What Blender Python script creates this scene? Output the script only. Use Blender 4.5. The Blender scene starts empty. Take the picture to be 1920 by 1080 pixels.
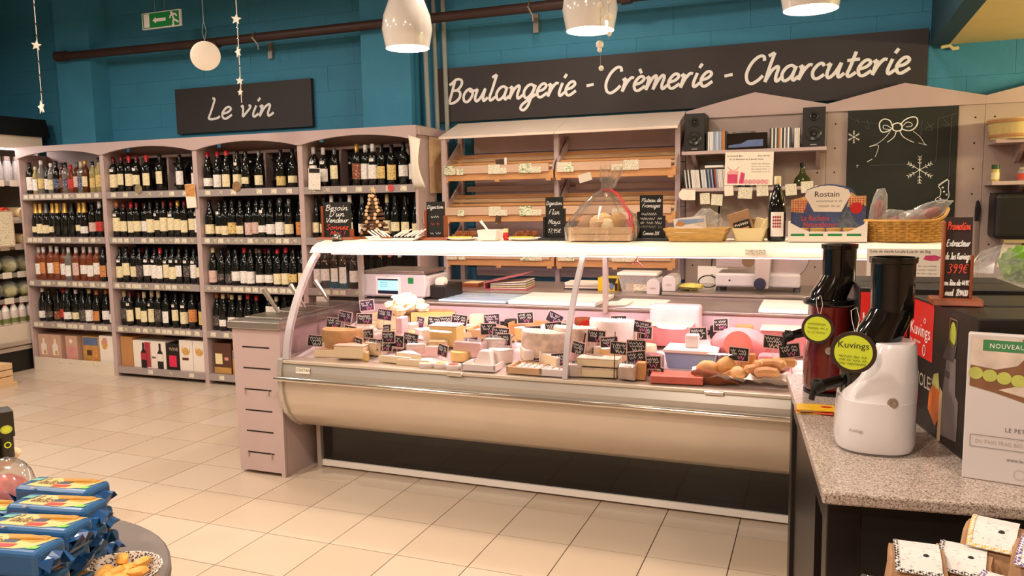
import bpy, math, random
from mathutils import Vector, Matrix
random.seed(7)
SC = bpy.context.scene
COL = SC.collection
PI = math.pi

# ------------------------------------------------------------------ camera
RIGHT = Vector((0.93197, 0.36218, -0.01596))
DOWN = Vector((0.02481, -0.10764, -0.99388))
FWD = Vector((-0.36168, 0.92587, -0.10930))
cd = bpy.data.cameras.new('camera')
cam = bpy.data.objects.new('camera', cd)
COL.objects.link(cam)
cd.sensor_width = 36.0
cd.lens = 27.682
cd.clip_start = 0.05
cam.matrix_world = Matrix((
    (RIGHT.x, -DOWN.x, -FWD.x, 0.0),
    (RIGHT.y, -DOWN.y, -FWD.y, 0.0),
    (RIGHT.z, -DOWN.z, -FWD.z, 1.45),
    (0, 0, 0, 1)))
SC.camera = cam

# ------------------------------------------------------------------ world, view, big lights
w = bpy.data.worlds.new('world')
SC.world = w
w.use_nodes = True
w.node_tree.nodes['Background'].inputs[0].default_value = (1.0, 0.86, 0.72, 1)
w.node_tree.nodes['Background'].inputs[1].default_value = 0.05
vs = SC.view_settings
vs.view_transform = 'Standard'
vs.look = 'None'
vs.gamma = 1.0
vs.use_curve_mapping = False
vs.exposure = 0.06
SC.cycles.use_denoising = True
SC.cycles.max_bounces = 8
SC.cycles.transparent_max_bounces = 16
SC.cycles.caustics_reflective = False
SC.cycles.caustics_refractive = False
SC.cycles.sample_clamp_indirect = 4.0

WARM = (1.0, 0.85, 0.71)
# ceiling luminaires: (x, y, watts, size)
CEILING_LIGHTS = [(-5.4, 2.7, 56, 0.24), (-3.3, 2.1, 50, 0.24), (-1.1, 1.3, 50, 0.24), (-3.6, 0.2, 46, 0.24),
                  (-0.9, -0.9, 70, 0.24), (1.0, 0.5, 32, 0.24), (-6.2, 0.6, 34, 0.24),
                  (-4.3, 3.7, 20, 0.24), (-1.6, 4.2, 20, 0.24), (0.2, 4.0, 13, 0.24)]
CEIL_Z = 3.1
PENDANT_W = 15
CASE_W = 9.5


# ------------------------------------------------------------------ helpers
def lin(c):
    c /= 255.0
    return c / 12.92 if c <= 0.04045 else ((c + 0.055) / 1.055) ** 2.4


def rgb(h):
    return (lin(int(h[0:2], 16)), lin(int(h[2:4], 16)), lin(int(h[4:6], 16)), 1.0)


MATS = {}


def mat(name, col, rough=0.5, metal=0.0, spec=0.5, var=0.06, vscale=8.0, bump=0.0, bscale=60.0, trans=0.0,
        emit=None, estr=0.0, coat=0.0, stretch=None, ior=1.45):
    """principled material whose base colour carries a little procedural noise"""
    if name in MATS:
        return MATS[name]
    m = bpy.data.materials.new(name)
    m.use_nodes = True
    nt = m.node_tree
    b = nt.nodes['Principled BSDF']
    b.inputs['Roughness'].default_value = rough
    b.inputs['Metallic'].default_value = metal
    b.inputs['Specular IOR Level'].default_value = spec
    b.inputs['Transmission Weight'].default_value = trans
    b.inputs['Coat Weight'].default_value = coat
    b.inputs['IOR'].default_value = ior
    c = rgb(col)
    tc = nt.nodes.new('ShaderNodeTexCoord')
    vec = tc.outputs['Object']
    if stretch:
        mp = nt.nodes.new('ShaderNodeMapping')
        mp.inputs['Scale'].default_value = stretch
        nt.links.new(vec, mp.inputs['Vector'])
        vec = mp.outputs['Vector']
    if var > 0:
        nz = nt.nodes.new('ShaderNodeTexNoise')
        nz.inputs['Scale'].default_value = vscale
        nz.inputs['Detail'].default_value = 3.0
        nt.links.new(vec, nz.inputs['Vector'])
        mx = nt.nodes.new('ShaderNodeMix')
        mx.data_type = 'RGBA'
        mx.inputs[6].default_value = tuple(v * (1 - var * 2) for v in c[:3]) + (1,)
        mx.inputs[7].default_value = tuple(min(1, v * (1 + var * 2)) for v in c[:3]) + (1,)
        nt.links.new(nz.outputs['Fac'], mx.inputs[0])
        nt.links.new(mx.outputs[2], b.inputs['Base Color'])
    else:
        b.inputs['Base Color'].default_value = c
    if bump > 0:
        n2 = nt.nodes.new('ShaderNodeTexNoise')
        n2.inputs['Scale'].default_value = bscale
        n2.inputs['Detail'].default_value = 4.0
        nt.links.new(vec, n2.inputs['Vector'])
        bp = nt.nodes.new('ShaderNodeBump')
        bp.inputs['Strength'].default_value = bump
        bp.inputs['Distance'].default_value = 0.01
        nt.links.new(n2.outputs['Fac'], bp.inputs['Height'])
        nt.links.new(bp.outputs['Normal'], b.inputs['Normal'])
    if emit:
        b.inputs['Emission Color'].default_value = rgb(emit)
        b.inputs['Emission Strength'].default_value = estr
    MATS[name] = m
    return m


def glassmat(name, tint='ffffff', refl=0.35, rough=0.02, film=0.0, film_col='ffffff'):
    """clear sheet: transparent with fresnel reflections (and an optional milky film)"""
    if name in MATS:
        return MATS[name]
    m = bpy.data.materials.new(name)
    m.use_nodes = True
    nt = m.node_tree
    nt.nodes.remove(nt.nodes['Principled BSDF'])
    out = nt.nodes['Material Output']
    tr = nt.nodes.new('ShaderNodeBsdfTransparent')
    tr.inputs[0].default_value = rgb(tint)
    gl = nt.nodes.new('ShaderNodeBsdfGlossy')
    gl.inputs['Roughness'].default_value = rough
    fr = nt.nodes.new('ShaderNodeFresnel')
    fr.inputs['IOR'].default_value = 1.45
    mu = nt.nodes.new('ShaderNodeMath')
    mu.operation = 'MULTIPLY'
    mu.inputs[1].default_value = refl / 0.35
    nt.links.new(fr.outputs[0], mu.inputs[0])
    ge = nt.nodes.new('ShaderNodeNewGeometry')
    sb = nt.nodes.new('ShaderNodeMath')
    sb.operation = 'SUBTRACT'
    sb.inputs[0].default_value = 1.0
    nt.links.new(ge.outputs['Backfacing'], sb.inputs[1])
    mb = nt.nodes.new('ShaderNodeMath')
    mb.operation = 'MULTIPLY'
    nt.links.new(mu.outputs[0], mb.inputs[0])
    nt.links.new(sb.outputs[0], mb.inputs[1])
    mix = nt.nodes.new('ShaderNodeMixShader')
    nt.links.new(mb.outputs[0], mix.inputs[0])
    nt.links.new(tr.outputs[0], mix.inputs[1])
    nt.links.new(gl.outputs[0], mix.inputs[2])
    last = mix
    if film > 0:
        df = nt.nodes.new('ShaderNodeBsdfDiffuse')
        df.inputs[0].default_value = rgb(film_col)
        nz = nt.nodes.new('ShaderNodeTexNoise')
        nz.inputs['Scale'].default_value = 22.0
        mm = nt.nodes.new('ShaderNodeMath')
        mm.operation = 'MULTIPLY'
        mm.inputs[1].default_value = film * 2
        nt.links.new(nz.outputs['Fac'], mm.inputs[0])
        m2 = nt.nodes.new('ShaderNodeMixShader')
        nt.links.new(mm.outputs[0], m2.inputs[0])
        nt.links.new(mix.outputs[0], m2.inputs[1])
        nt.links.new(df.outputs[0], m2.inputs[2])
        last = m2
    nt.links.new(last.outputs[0], out.inputs['Surface'])
    MATS[name] = m
    return m


def printmat(name, base, ink, scale=(90, 90, 260), thr=0.57, rough=0.6):
    """paper with rows of small unreadable print"""
    if name in MATS:
        return MATS[name]
    m = mat(name, base, rough, var=0.0)
    nt = m.node_tree
    b = nt.nodes['Principled BSDF']
    tc = nt.nodes['Texture Coordinate']
    mp = nt.nodes.new('ShaderNodeMapping')
    mp.inputs['Scale'].default_value = scale
    nt.links.new(tc.outputs['Object'], mp.inputs['Vector'])
    nz = nt.nodes.new('ShaderNodeTexNoise')
    nz.inputs['Scale'].default_value = 1.0
    nz.inputs['Detail'].default_value = 1.0
    nt.links.new(mp.outputs['Vector'], nz.inputs['Vector'])
    rp = nt.nodes.new('ShaderNodeValToRGB')
    rp.color_ramp.elements[0].position = thr
    rp.color_ramp.elements[0].color = rgb(base)
    rp.color_ramp.elements[1].position = thr + 0.05
    rp.color_ramp.elements[1].color = rgb(ink)
    nt.links.new(nz.outputs['Fac'], rp.inputs['Fac'])
    nt.links.new(rp.outputs[0], b.inputs['Base Color'])
    return m


class G:
    """collects geometry for one mesh"""

    def __init__(s):
        s.v = []
        s.f = []

    def add(s, vs, fs):
        n = len(s.v)
        s.v += [tuple(p) for p in vs]
        s.f += [tuple(i + n for i in q) for q in fs]
        return s

    def box(s, x0, x1, y0, y1, z0, z1):
        return s.add([(x0, y0, z0), (x1, y0, z0), (x1, y1, z0), (x0, y1, z0), (x0, y0, z1), (x1, y0, z1), (x1, y1, z1), (x0, y1, z1)],
                     [(3, 2, 1, 0), (4, 5, 6, 7), (0, 1, 5, 4), (1, 2, 6, 5), (2, 3, 7, 6), (3, 0, 4, 7)])

    def prism(s, pts, a, b, axis='x'):
        """polygon pts extruded between a and b. axis x: pts=(y,z); y: pts=(x,z); z: pts=(x,y)"""
        def P(p, t):
            return {'x': (t, p[0], p[1]), 'y': (p[0], t, p[1]), 'z': (p[0], p[1], t)}[axis]
        n = len(pts)
        vs = [P(p, a) for p in pts] + [P(p, b) for p in pts]
        fs = [(i, (i + 1) % n, n + (i + 1) % n, n + i) for i in range(n)]
        fs += [tuple(range(n))[::-1], tuple(range(n, 2 * n))]
        return s.add(vs, fs)

    def strip(s, pts, a, b, t):
        """open profile pts=(y,z) extruded along x from a to b with wall thickness t (inward normal)"""
        off = []
        n = len(pts)
        for i, p in enumerate(pts):
            q0 = pts[max(0, i - 1)]
            q1 = pts[min(n - 1, i + 1)]
            d = Vector((q1[0] - q0[0], q1[1] - q0[1])).normalized()
            off.append((p[0] + d.y * t, p[1] - d.x * t))
        return s.prism(list(pts) + off[::-1], a, b, 'x')

    def lathe(s, prof, n=16, cx=0, cy=0, a0=0.0, a1=2 * PI, sx=1, sy=1, cap=True):
        full = abs(a1 - a0 - 2 * PI) < 1e-6
        k = n if full else n + 1
        m = len(prof)
        vs = []
        for r, z in prof:
            for i in range(k):
                a = a0 + (a1 - a0) * i / n
                vs.append((cx + r * sx * math.cos(a), cy + r * sy * math.sin(a), z))
        fs = []
        for j in range(m - 1):
            for i in range(n):
                i2 = (i + 1) % k
                fs.append((j * k + i, j * k + i2, (j + 1) * k + i2, (j + 1) * k + i))
        if full and cap:
            if prof[0][0] > 1e-5:
                fs.append(tuple(range(k))[::-1])
            if prof[-1][0] > 1e-5:
                fs.append(tuple((m - 1) * k + i for i in range(k)))
        return s.add(vs, fs)

    def tube(s, pts, r, n=8, closed=False):
        pts = [Vector(p) for p in pts]
        m = len(pts)
        rs = r if isinstance(r, (list, tuple)) else [r] * m
        vs = []
        up = Vector((0, 0, 1))
        for i, p in enumerate(pts):
            d = (pts[min(m - 1, i + 1)] - pts[max(0, i - 1)])
            if closed:
                d = pts[(i + 1) % m] - pts[(i - 1) % m]
            d.normalize()
            u = up if abs(d.z) < 0.95 else Vector((1, 0, 0))
            a = d.cross(u).normalized()
            b = d.cross(a)
            for k in range(n):
                t = 2 * PI * k / n
                vs.append(p + (a * math.cos(t) + b * math.sin(t)) * rs[i])
        fs = []
        for i in range(m if closed else m - 1):
            j = (i + 1) % m
            for k in range(n):
                k2 = (k + 1) % n
                fs.append((i * n + k, i * n + k2, j * n + k2, j * n + k))
        if not closed:
            fs.append(tuple(range(n))[::-1])
            fs.append(tuple((m - 1) * n + k for k in range(n)))
        return s.add(vs, fs)

    def blob(s, c, rx, ry, rz, nu=12, nv=8, jit=0.0, seed=0):
        rd = random.Random(seed)
        vs = [(c[0], c[1], c[2] - rz)]
        for j in range(1, nv):
            t = PI * j / nv
            for i in range(nu):
                a = 2 * PI * i / nu
                q = 1 + rd.uniform(-jit, jit)
                vs.append((c[0] + rx * q * math.sin(t) * math.cos(a), c[1] + ry * q * math.sin(t) * math.sin(a), c[2] - rz * q * math.cos(t)))
        vs.append((c[0], c[1], c[2] + rz))
        fs = []
        for i in range(nu):
            fs.append((0, 1 + (i + 1) % nu, 1 + i))
            fs.append((len(vs) - 1, 1 + (nv - 2) * nu + i, 1 + (nv - 2) * nu + (i + 1) % nu))
        for j in range(nv - 2):
            for i in range(nu):
                a = 1 + j * nu + i
                b = 1 + j * nu + (i + 1) % nu
                fs.append((a, b, b + nu, a + nu))
        return s.add(vs, fs)

    def quad(s, a, b, c, d):
        return s.add([a, b, c, d], [(0, 1, 2, 3)])

    def rot(s, ax, ang, piv=(0, 0, 0)):
        R = Matrix.Rotation(ang, 4, ax)
        pv = Vector(piv)
        s.v = [tuple(R @ (Vector(p) - pv) + pv) for p in s.v]
        return s

    def move(s, x, y, z):
        s.v = [(p[0] + x, p[1] + y, p[2] + z) for p in s.v]
        return s

    def mesh(s, name, m, smooth=False):
        me = bpy.data.meshes.new(name)
        me.from_pydata(s.v, [], s.f)
        me.validate()
        me.update()
        if m:
            me.materials.append(MATS[m] if isinstance(m, str) else m)
        if smooth:
            me.shade_smooth()
        return me

    def o(s, name, m, parent=None, bevel=0.0, smooth=False, W=True, seg=2, auto=0.6, label=None, sub=0):
        me = s.mesh(name, m)
        ob = bpy.data.objects.new(name, me)
        COL.objects.link(ob)
        if parent is not None:
            ob.parent = parent
            if W and parent.parent is None and parent.type == 'EMPTY':
                ob.location = (-parent.location.x, -parent.location.y, -parent.location.z)
        if smooth:
            me.shade_smooth()
            if auto:
                me.set_sharp_from_angle(angle=auto)
        if bevel > 0:
            bv = ob.modifiers.new('bevel', 'BEVEL')
            bv.width = bevel
            bv.segments = seg
            bv.limit_method = 'ANGLE'
            bv.angle_limit = 0.7
        if sub:
            sm = ob.modifiers.new('sub', 'SUBSURF')
            sm.levels = sub
            sm.render_levels = sub
        if label:
            ob['label'] = label
        return ob


def inst(name, me, parent=None, loc=(0, 0, 0), rz=0.0, sc=None, rot=None):
    ob = bpy.data.objects.new(name, me)
    COL.objects.link(ob)
    ob.parent = parent
    ob.location = loc
    ob.rotation_euler = rot if rot else (0, 0, rz)
    if sc:
        ob.scale = sc
    return ob


def tag(ob, label, cat, group=None, kind=None):
    ob['label'] = label
    ob['category'] = cat
    if group:
        ob['group'] = group
    if kind:
        ob['kind'] = kind
    return ob


def T(name, label, cat, loc=(0, 0, 0), rz=0.0, group=None, kind=None, rot=None):
    e = bpy.data.objects.new(name, None)
    COL.objects.link(e)
    e.empty_display_size = 0.05
    e.location = loc
    e.rotation_euler = rot if rot else (0, 0, rz)
    return tag(e, label, cat, group, kind)


# ---- one-stroke script alphabet (x-height 10)
GL = {
 'a': (10, "8,8 6,10 3,9 1,5 2,1 4,0 7,3 8.5,9.5;8.5,9.5 7.5,3 8.5,0 11,2.5"),
 'b': (9, "1,5 4,12 5,18 3.5,19 2.5,15 1.5,3 3,0 6,1 8,5 7,9 5,9.5 2.5,6"),
 'c': (8, "7,8 5.5,10 3,9 1,5 2,1 4.5,0 8,2.5"),
 'd': (10, "8,8 6,10 3,9 1,5 2,1 4,0 7,3 9.5,19;9.5,19 8,4 8.5,0 11,2.5"),
 'e': (8, "1.5,4.5 5,5.5 7,8 5.5,10 3,9 1,5 2,1 4.5,0 8.5,3"),
 'f': (7, "7.5,17 6.5,19 5,17 3,5 1.5,-6 0,-7;0.5,9.5 6,10"),
 'g': (10, "8,8 6,10 3,9 1,5 2,1 4,0 7,3 9,9.5;9,9.5 7,0 5.5,-6 3,-9 0.5,-8 1,-5 5,-1.5 10.5,2.5"),
 'h': (10, "0.5,17.5 3.8,19.5;3.8,19.5 2.5,10 1.5,0;1.5,0 4,7 7,10 8,8.5 7.5,3 8.5,0 11,2.5"),
 'i': (5, "2.8,9.5 1.5,3 2.5,0 5.5,2.5;3.4,13 4.8,15.8"),
 'j': (5, "2.5,9.5 2,0 0,-7 -2,-7;3,13 3.5,14"),
 'k': (9, "3.5,19 2,8 1,0;7.5,9.5 2,5 5,3 8.5,0"),
 'l': (6, "1.5,17.5 4.8,19.5;4.8,19.5 3,8 2,3 3,0 6.5,2.5"),
 'm': (15, "0.5,8 2.5,9.5;2.5,9.5 1.5,0;1.5,0 4,7 6.3,9.8 7.2,8 6.3,0;6.3,0 9,7 11.3,9.8 12.5,8 11.8,3 12.8,0 15.5,2.5"),
 'n': (11, "0.5,8 2.5,9.5;2.5,9.5 1.5,0;1.5,0 4,7 7,9.8 8,8 7.3,3 8.3,0 11.5,2.5"),
 'o': (9, "5,10 2.5,8.5 1,5 2,1 4.5,0 7,2.5 8,6 7,9 5,10 6,8 9.5,8.5"),
 'p': (9, "1,8 3,9.5;3,9.5 1,-7;2,3 4.5,9 7,9.5 8,6 6.5,2 4,0.5 2,2"),
 'q': (10, "8,8 6,10 3,9 1,5 2,1 4,0 7,3 8.5,9.5;8.5,9.5 6.5,-8"),
 'r': (8, "0.5,8 2.5,9.5;2.5,9.5 1.5,0;1.5,0 3.5,6 6,9.5 8,9.3"),
 's': (7, "6,8.5 4.5,10 2.5,8.5 3.5,6 5.5,3.5 4.5,0.5 2,0 0.5,1.5"),
 't': (7, "4.5,16 3,6 2.2,2 3.5,0 7,2.5;0.5,10.5 7.5,11"),
 'u': (11, "0.5,8 2.5,9.5;2.5,9.5 1.5,3 3,0 6,3 8.5,9.5;8.5,9.5 7.8,3 8.8,0 11.5,2.5"),
 'v': (9, "0.5,9 2,9.5 3,0.5;3,0.5 7,7 7.5,9.5 6,10"),
 'w': (13, "0.5,9 2,9.5 2.5,0.5 6,8 6.5,0.5 10.5,7 10.5,9.5"),
 'x': (8, "1,9.5 7,0;7.5,9.5 0.5,0"),
 'y': (9, "1,9.5 2,3 4,1 7,4;8,9.5 6,-1 3,-7 0,-6"),
 'z': (8, "1,9 7,9.5 1,0.5 7.5,0.5"),
 'B': (11, "-1,14 2.5,16.5;2.5,16.5 3,16 1,0;0.5,14.5 4,18 8,17.5 9,14 6.5,10 3,9.5;5,9.8 8.5,8 9,4 6.5,0.8 3,-0.5 1,0"),
 'C': (12, "10.5,14.5 9.5,17.5 6.5,17.5 3,13.5 1.2,7 2.5,1.5 5.5,-0.5 9,1.5 11.5,4.5"),
 'D': (12, "3,17 1,0.5;0.5,15 5,18 10,14 10,6 6,0.5 1,0"),
 'E': (10, "9,17 3,16.5 1.5,0.5 8.5,0.5;2.3,9 7.5,9.5"),
 'F': (10, "10,17.5 2.5,16.5;3,16.5 1.5,0;2,9 7,9.5"),
 'J': (9, "7.5,17 7,4 4.5,0 1,2;4,17 10,17"),
 'K': (10, "2.5,17 1.5,0;9,17 2.2,8.5 9,0"),
 'L': (10, "1.5,18.5 3.6,18;3.6,18 2.4,9 0.8,0.8;0.8,0.8 4,0.2 8.2,1.2 9.4,2.6"),
 'M': (13, "1,0 3,17 6.5,5 11,17 12,0"),
 'N': (12, "1,0 3,17 9,0.5 11,17"),
 'P': (10, "2.5,17 1.5,0;1,15 5,18 9,15 7.5,10 2,8.5"),
 'R': (11, "2.5,17 1.5,0;1,15 5,18 9,15 7.5,10 2.5,9 9.5,0"),
 'S': (9, "8,15.5 6,18 2.5,16 3,12 7,7 6.5,1.5 3.5,0 0.5,2"),
 'T': (10, "1,16.5 10.5,17;6,17 4.5,0"),
 'V': (11, "1,17 4,0.5 10,17"),
 '0': (9, "4.5,16 2,14 1,8 2.5,1 4.5,0 7,2 8,8 7,14 4.5,16"), '1': (6, "1,13 4,16 3.5,0"), '2': (9, "1.5,13 4,16 7.5,14 6,8 1,0.5 8,0.5"),
 '3': (9, "1.5,14 4.5,16 7,13 4.5,9 7.5,5 5,0 1,1.5"), '4': (9, "5,16 1,5 8.5,5.5;6,10 5.5,0"), '5': (9, "8,16 3,15.5 2,9 6,9.5 7.5,4 4.5,0 1,1"),
 '6': (9, "7,15.5 3,11 1.5,4 4,0 7,3 5.5,7 2,5"), '7': (8, "1,15.5 8,16 3,0"), '8': (9, "5,8.5 2,12 4.5,16 7,12.5 2,4.5 4.5,0 7.5,4 5,8.5"),
 '9': (9, "7,12 4.5,9 2,11 3.5,15.5 7,14 6.5,6 4,0"), '-': (8, "1.5,6 6.5,6.8"), "'": (4, "2,17 1.5,13"), ',': (4, "2,1 1,-3"), '/': (7, "6,17 1,-1"), '!': (4, "2.5,17 2,5;1.8,1 1.8,0"),
 '\u20ac': (10, "9,14 6,16 3,12 2.5,5 5,0.5 8.5,2;0.5,10 7,10;0.5,6.5 6.5,6.5"),
}
GL['\u00e8'] = (8, GL['e'][1] + ";2.6,15.5 4.6,12.2")
GL['\u00e9'] = (8, GL['e'][1] + ";3.5,12.2 5.6,15.5")


def smooth_line(p, k=6):
    if len(p) < 3:
        return p
    out = []
    n = len(p)
    for i in range(n - 1):
        p0 = p[max(0, i - 1)]
        p1 = p[i]
        p2 = p[i + 1]
        p3 = p[min(n - 1, i + 2)]
        for j in range(k):
            t = j / k
            out.append(tuple(0.5 * (2 * p1[d] + (p2[d] - p0[d]) * t + (2 * p0[d] - 5 * p1[d] + 4 * p2[d] - p3[d]) * t * t + (3 * p1[d] - p0[d] - 3 * p2[d] + p3[d]) * t ** 3) for d in (0, 1)))
    out.append(p[-1])
    return out


def script_lines(text, slant=0.18, k=5):
    x = 0
    res = []
    for ch in text:
        if ch == ' ':
            x += 6
            continue
        if ch not in GL:
            x += 8
            continue
        adv, st = GL[ch]
        for s in st.split(';'):
            p = [tuple(float(c) for c in q.split(',')) for q in s.split()]
            res.append([(x + a + b * slant, b) for a, b in smooth_line(p, k)])
        x += adv
    return res, x


YOFF = [0]


def ribbon(g, line, wd, y, nib=0.35):
    """flat pen stroke in the xz plane at depth y"""
    n = len(line)
    vs = []
    YOFF[0] = (YOFF[0] + 1) % 4
    for i, p in enumerate(line):
        a = line[max(0, i - 1)]
        b = line[min(n - 1, i + 1)]
        dx, dz = b[0] - a[0], b[1] - a[1]
        l = math.hypot(dx, dz) or 1
        dx, dz = dx / l, dz / l
        ww = wd * (1 - nib + nib * abs(dx * 0.42 - dz * -0.9)) * 0.5
        yy = y - 0.0006 * (i / n) - YOFF[0] * 0.0004
        vs += [(p[0] - dz * ww, yy, p[1] + dx * ww), (p[0] + dz * ww, yy, p[1] - dx * ww)]
    fs = [(2 * i + 1, 2 * i + 3, 2 * i + 2, 2 * i) for i in range(n - 1)]
    g.add(vs, fs)


def script(text, x, z, h, wd, y, width=None, slant=0.18, g=None, nib=0.15, center=False):
    """handwriting with x-height h, starting at x,z"""
    g = g or G()
    ls, tot = script_lines(text, slant)
    s = h / 10.0
    sx = s if width is None else width / tot
    if center:
        x -= tot * sx / 2
    for l in ls:
        ribbon(g, [(x + a * sx, z + b * s) for a, b in l], wd, y, nib)
    return g


def scribble(g, x0, x1, z, h, wd, y, seed):
    """an unreadable handwritten line"""
    rd = random.Random(seed)
    p = []
    x = x0
    up = 1
    while x < x1:
        p.append((x, z + up * h * rd.uniform(0.25, 0.6)))
        up = -up
        x += h * rd.uniform(0.25, 0.55)
        if rd.random() < 0.12 and len(p) > 3:
            ribbon(g, smooth_line(p, 2), wd, y, 0.0)
            p = []
            x += h * 0.5
    if len(p) > 2:
        ribbon(g, smooth_line(p, 2), wd, y, 0.0)
    return g


def text_mesh(body, size, extrude=0.0, space=1.0, shear=0.0, align='LEFT'):
    c = bpy.data.curves.new('t', 'FONT')
    c.body = body
    c.size = size
    c.extrude = extrude
    c.space_character = space
    c.shear = shear
    c.align_x = align
    c.resolution_u = 2
    ob = bpy.data.objects.new('t', c)
    COL.objects.link(ob)
    dg = bpy.context.evaluated_depsgraph_get()
    me = bpy.data.meshes.new_from_object(ob.evaluated_get(dg))
    bpy.data.objects.remove(ob)
    bpy.data.curves.remove(c)
    return me


def text(body, size, m, parent, loc, rot=(PI / 2, 0, 0), name='lettering', W=False, sx=1.0, **k):
    me = text_mesh(body, size, **k)
    me.materials.clear()
    me.materials.append(MATS[m])
    l = Vector(loc)
    if W and parent is not None and parent.parent is None and parent.type == 'EMPTY':
        l = l - parent.location
    ob = inst(name, me, parent, l, rot=rot)
    ob.scale = (sx, 1, 1)
    return ob


def poly(g, pts, y):
    """flat print in the xz plane facing -y"""
    g.add([(a, y, b) for a, b in pts], [tuple(range(len(pts)))])
    return g


def disc(g, cx, cz, r, y, n=20, rz=None):
    return poly(g, [(cx + r * math.cos(2 * PI * i / n), cz + (rz or r) * math.sin(2 * PI * i / n)) for i in range(n)], y)


ORD = ['first', 'second', 'third', 'fourth', 'fifth', 'sixth', 'seventh', 'eighth', 'ninth', 'tenth', 'eleventh', 'twelfth', 'thirteenth',
       'fourteenth', 'fifteenth', 'sixteenth', 'seventeenth', 'eighteenth', 'nineteenth', 'twentieth']
ORD += ['twenty-' + o for o in ORD[:9]] + ['thirtieth'] + ['thirty-' + o for o in ORD[:9]] + ['fortieth']

# ------------------------------------------------------------------ materials
mat('teal', '37809f', 0.7, var=0.10, vscale=3.0, bump=0.25, bscale=35)
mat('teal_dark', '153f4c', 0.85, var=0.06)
mat('mauve', 'b9a29e', 0.45, var=0.02)
mat('mauve_in', 'a8918c', 0.55, var=0.03)
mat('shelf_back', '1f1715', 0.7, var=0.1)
mat('rail', '9f918e', 0.3, var=0.02, coat=0.3)
mat('paper', 'ece0cf', 0.7, var=0.02)
mat('white', 'efe8e0', 0.4, var=0.01)
mat('case_white', 'f4ecdd', 0.35, var=0.01)
mat('cream', 'e6d3a0', 0.6, var=0.04)
mat('black', '14110f', 0.45, var=0.05)
mat('black_gloss', '0c0a0a', 0.08, var=0.0, coat=0.5)
mat('black_matte', '0d0b0b', 0.7, var=0.05)
mat('sign', '302a2a', 0.6, var=0.04)
mat('sign_white', 'eae6e2', 0.6, var=0.0)
mat('chalk', 'f2eee6', 0.9, var=0.1, vscale=80)
mat('chalk_red', 'e0503c', 0.9, var=0.1, vscale=80)
mat('chalk_pink', 'e77fb2', 0.9, var=0.05, vscale=80)
mat('chalk_grey', '9a958c', 0.9, var=0.1, vscale=80)
mat('chalk_faint', '55544e', 0.9, var=0.1, vscale=80)
mat('slate', '1d1b17', 0.75, var=0.15, vscale=6)
mat('slate_green', '1e211b', 0.7, var=0.22, vscale=4)
mat('wood', 'c58f5c', 0.55, var=0.16, vscale=5, stretch=(1.5, 12, 12))
mat('wood_pale', 'd9b58a', 0.55, var=0.12, vscale=5, stretch=(2, 14, 14))
mat('wood_red', '8a4523', 0.45, var=0.15, vscale=6, stretch=(10, 10, 2))
mat('bark', '5b3d28', 0.85, var=0.3, vscale=30, bump=0.5)
mat('steel', 'b8b0a8', 0.28, metal=0.9, var=0.03, vscale=3, stretch=(1, 20, 20))
mat('steel_dull', 'a39a92', 0.42, metal=0.7, var=0.04)
mat('chrome', 'dcd8d2', 0.08, metal=1.0, var=0.0)
mat('alu', 'c4bcb2', 0.3, metal=0.55, var=0.02)
mat('belly', 'cdbfae', 0.3, metal=0.3, var=0.02, coat=0.2)
mat('grout', '5f4838', 0.9, var=0.1)
mat('red', 'c8201c', 0.45, var=0.03)
mat('green', '12803c', 0.5, var=0.03)
mat('plastic_white', 'd2cccc', 0.22, var=0.0, coat=0.4)
mat('plastic_grey', '6a6663', 0.4, var=0.02)
mat('garnet', '55100e', 0.12, var=0.0, coat=0.8)
mat('lime', 'c9d838', 0.4, var=0.02)
mat('pipe_brown', '3a2520', 0.5, var=0.15, vscale=12)
mat('pipe_grey', '8f928c', 0.45, var=0.05)
mat('lamp_white', 'e6dfd6', 0.12, var=0.0, coat=0.5)
mat('lamp_in', 'fff4e0', 0.6, var=0.0, emit='ffeed2', estr=9.0)
mat('tube_light', 'ffffff', 0.5, var=0.0, emit='ffd6dc', estr=9.0)
mat('ceil_light', 'ffffff', 0.5, var=0.0, emit='ffe4c4', estr=6.0)
mat('screen', '9fe6f0', 0.3, var=0.03, emit='8fe4f2', estr=0.7)
mat('soffit', 'd6c27c', 0.7, var=0.04)
mat('plaster', 'b79a7c', 0.8, var=0.05)
mat('ceiling', 'a89684', 0.9, var=0.05)
mat('cardboard', 'b5804e', 0.75, var=0.06)
mat('kraft', 'a8805c', 0.65, var=0.08, vscale=20, bump=0.15, bscale=50)
mat('mushroom', 'd9cbb8', 0.4, var=0.03)
glassmat('glass', 'f6f3f3', 0.42)
glassmat('cello', 'f4f0ec', 1.7, 0.08, film=0.05)
glassmat('plastic_clear', 'f4f0ec', 0.8, 0.1, film=0.16)
glassmat('milky', 'efe9e0', 0.5, 0.25, film=0.28)

# ------------------------------------------------------------------ room shell
WALL_Y = 5.5
fl = T('floor', 'beige square ceramic tile floor with thin brown joints', 'floor', kind='structure')
g = G()
g.box(-7.7, 2.8, -3.2, WALL_Y + 0.2, -0.08, -0.006)
g.o('screed', 'grout', fl)


def tilemat(name, col):
    return mat(name, col, 0.26, var=0.025, vscale=2.2, bump=0.02, bscale=20)


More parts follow.
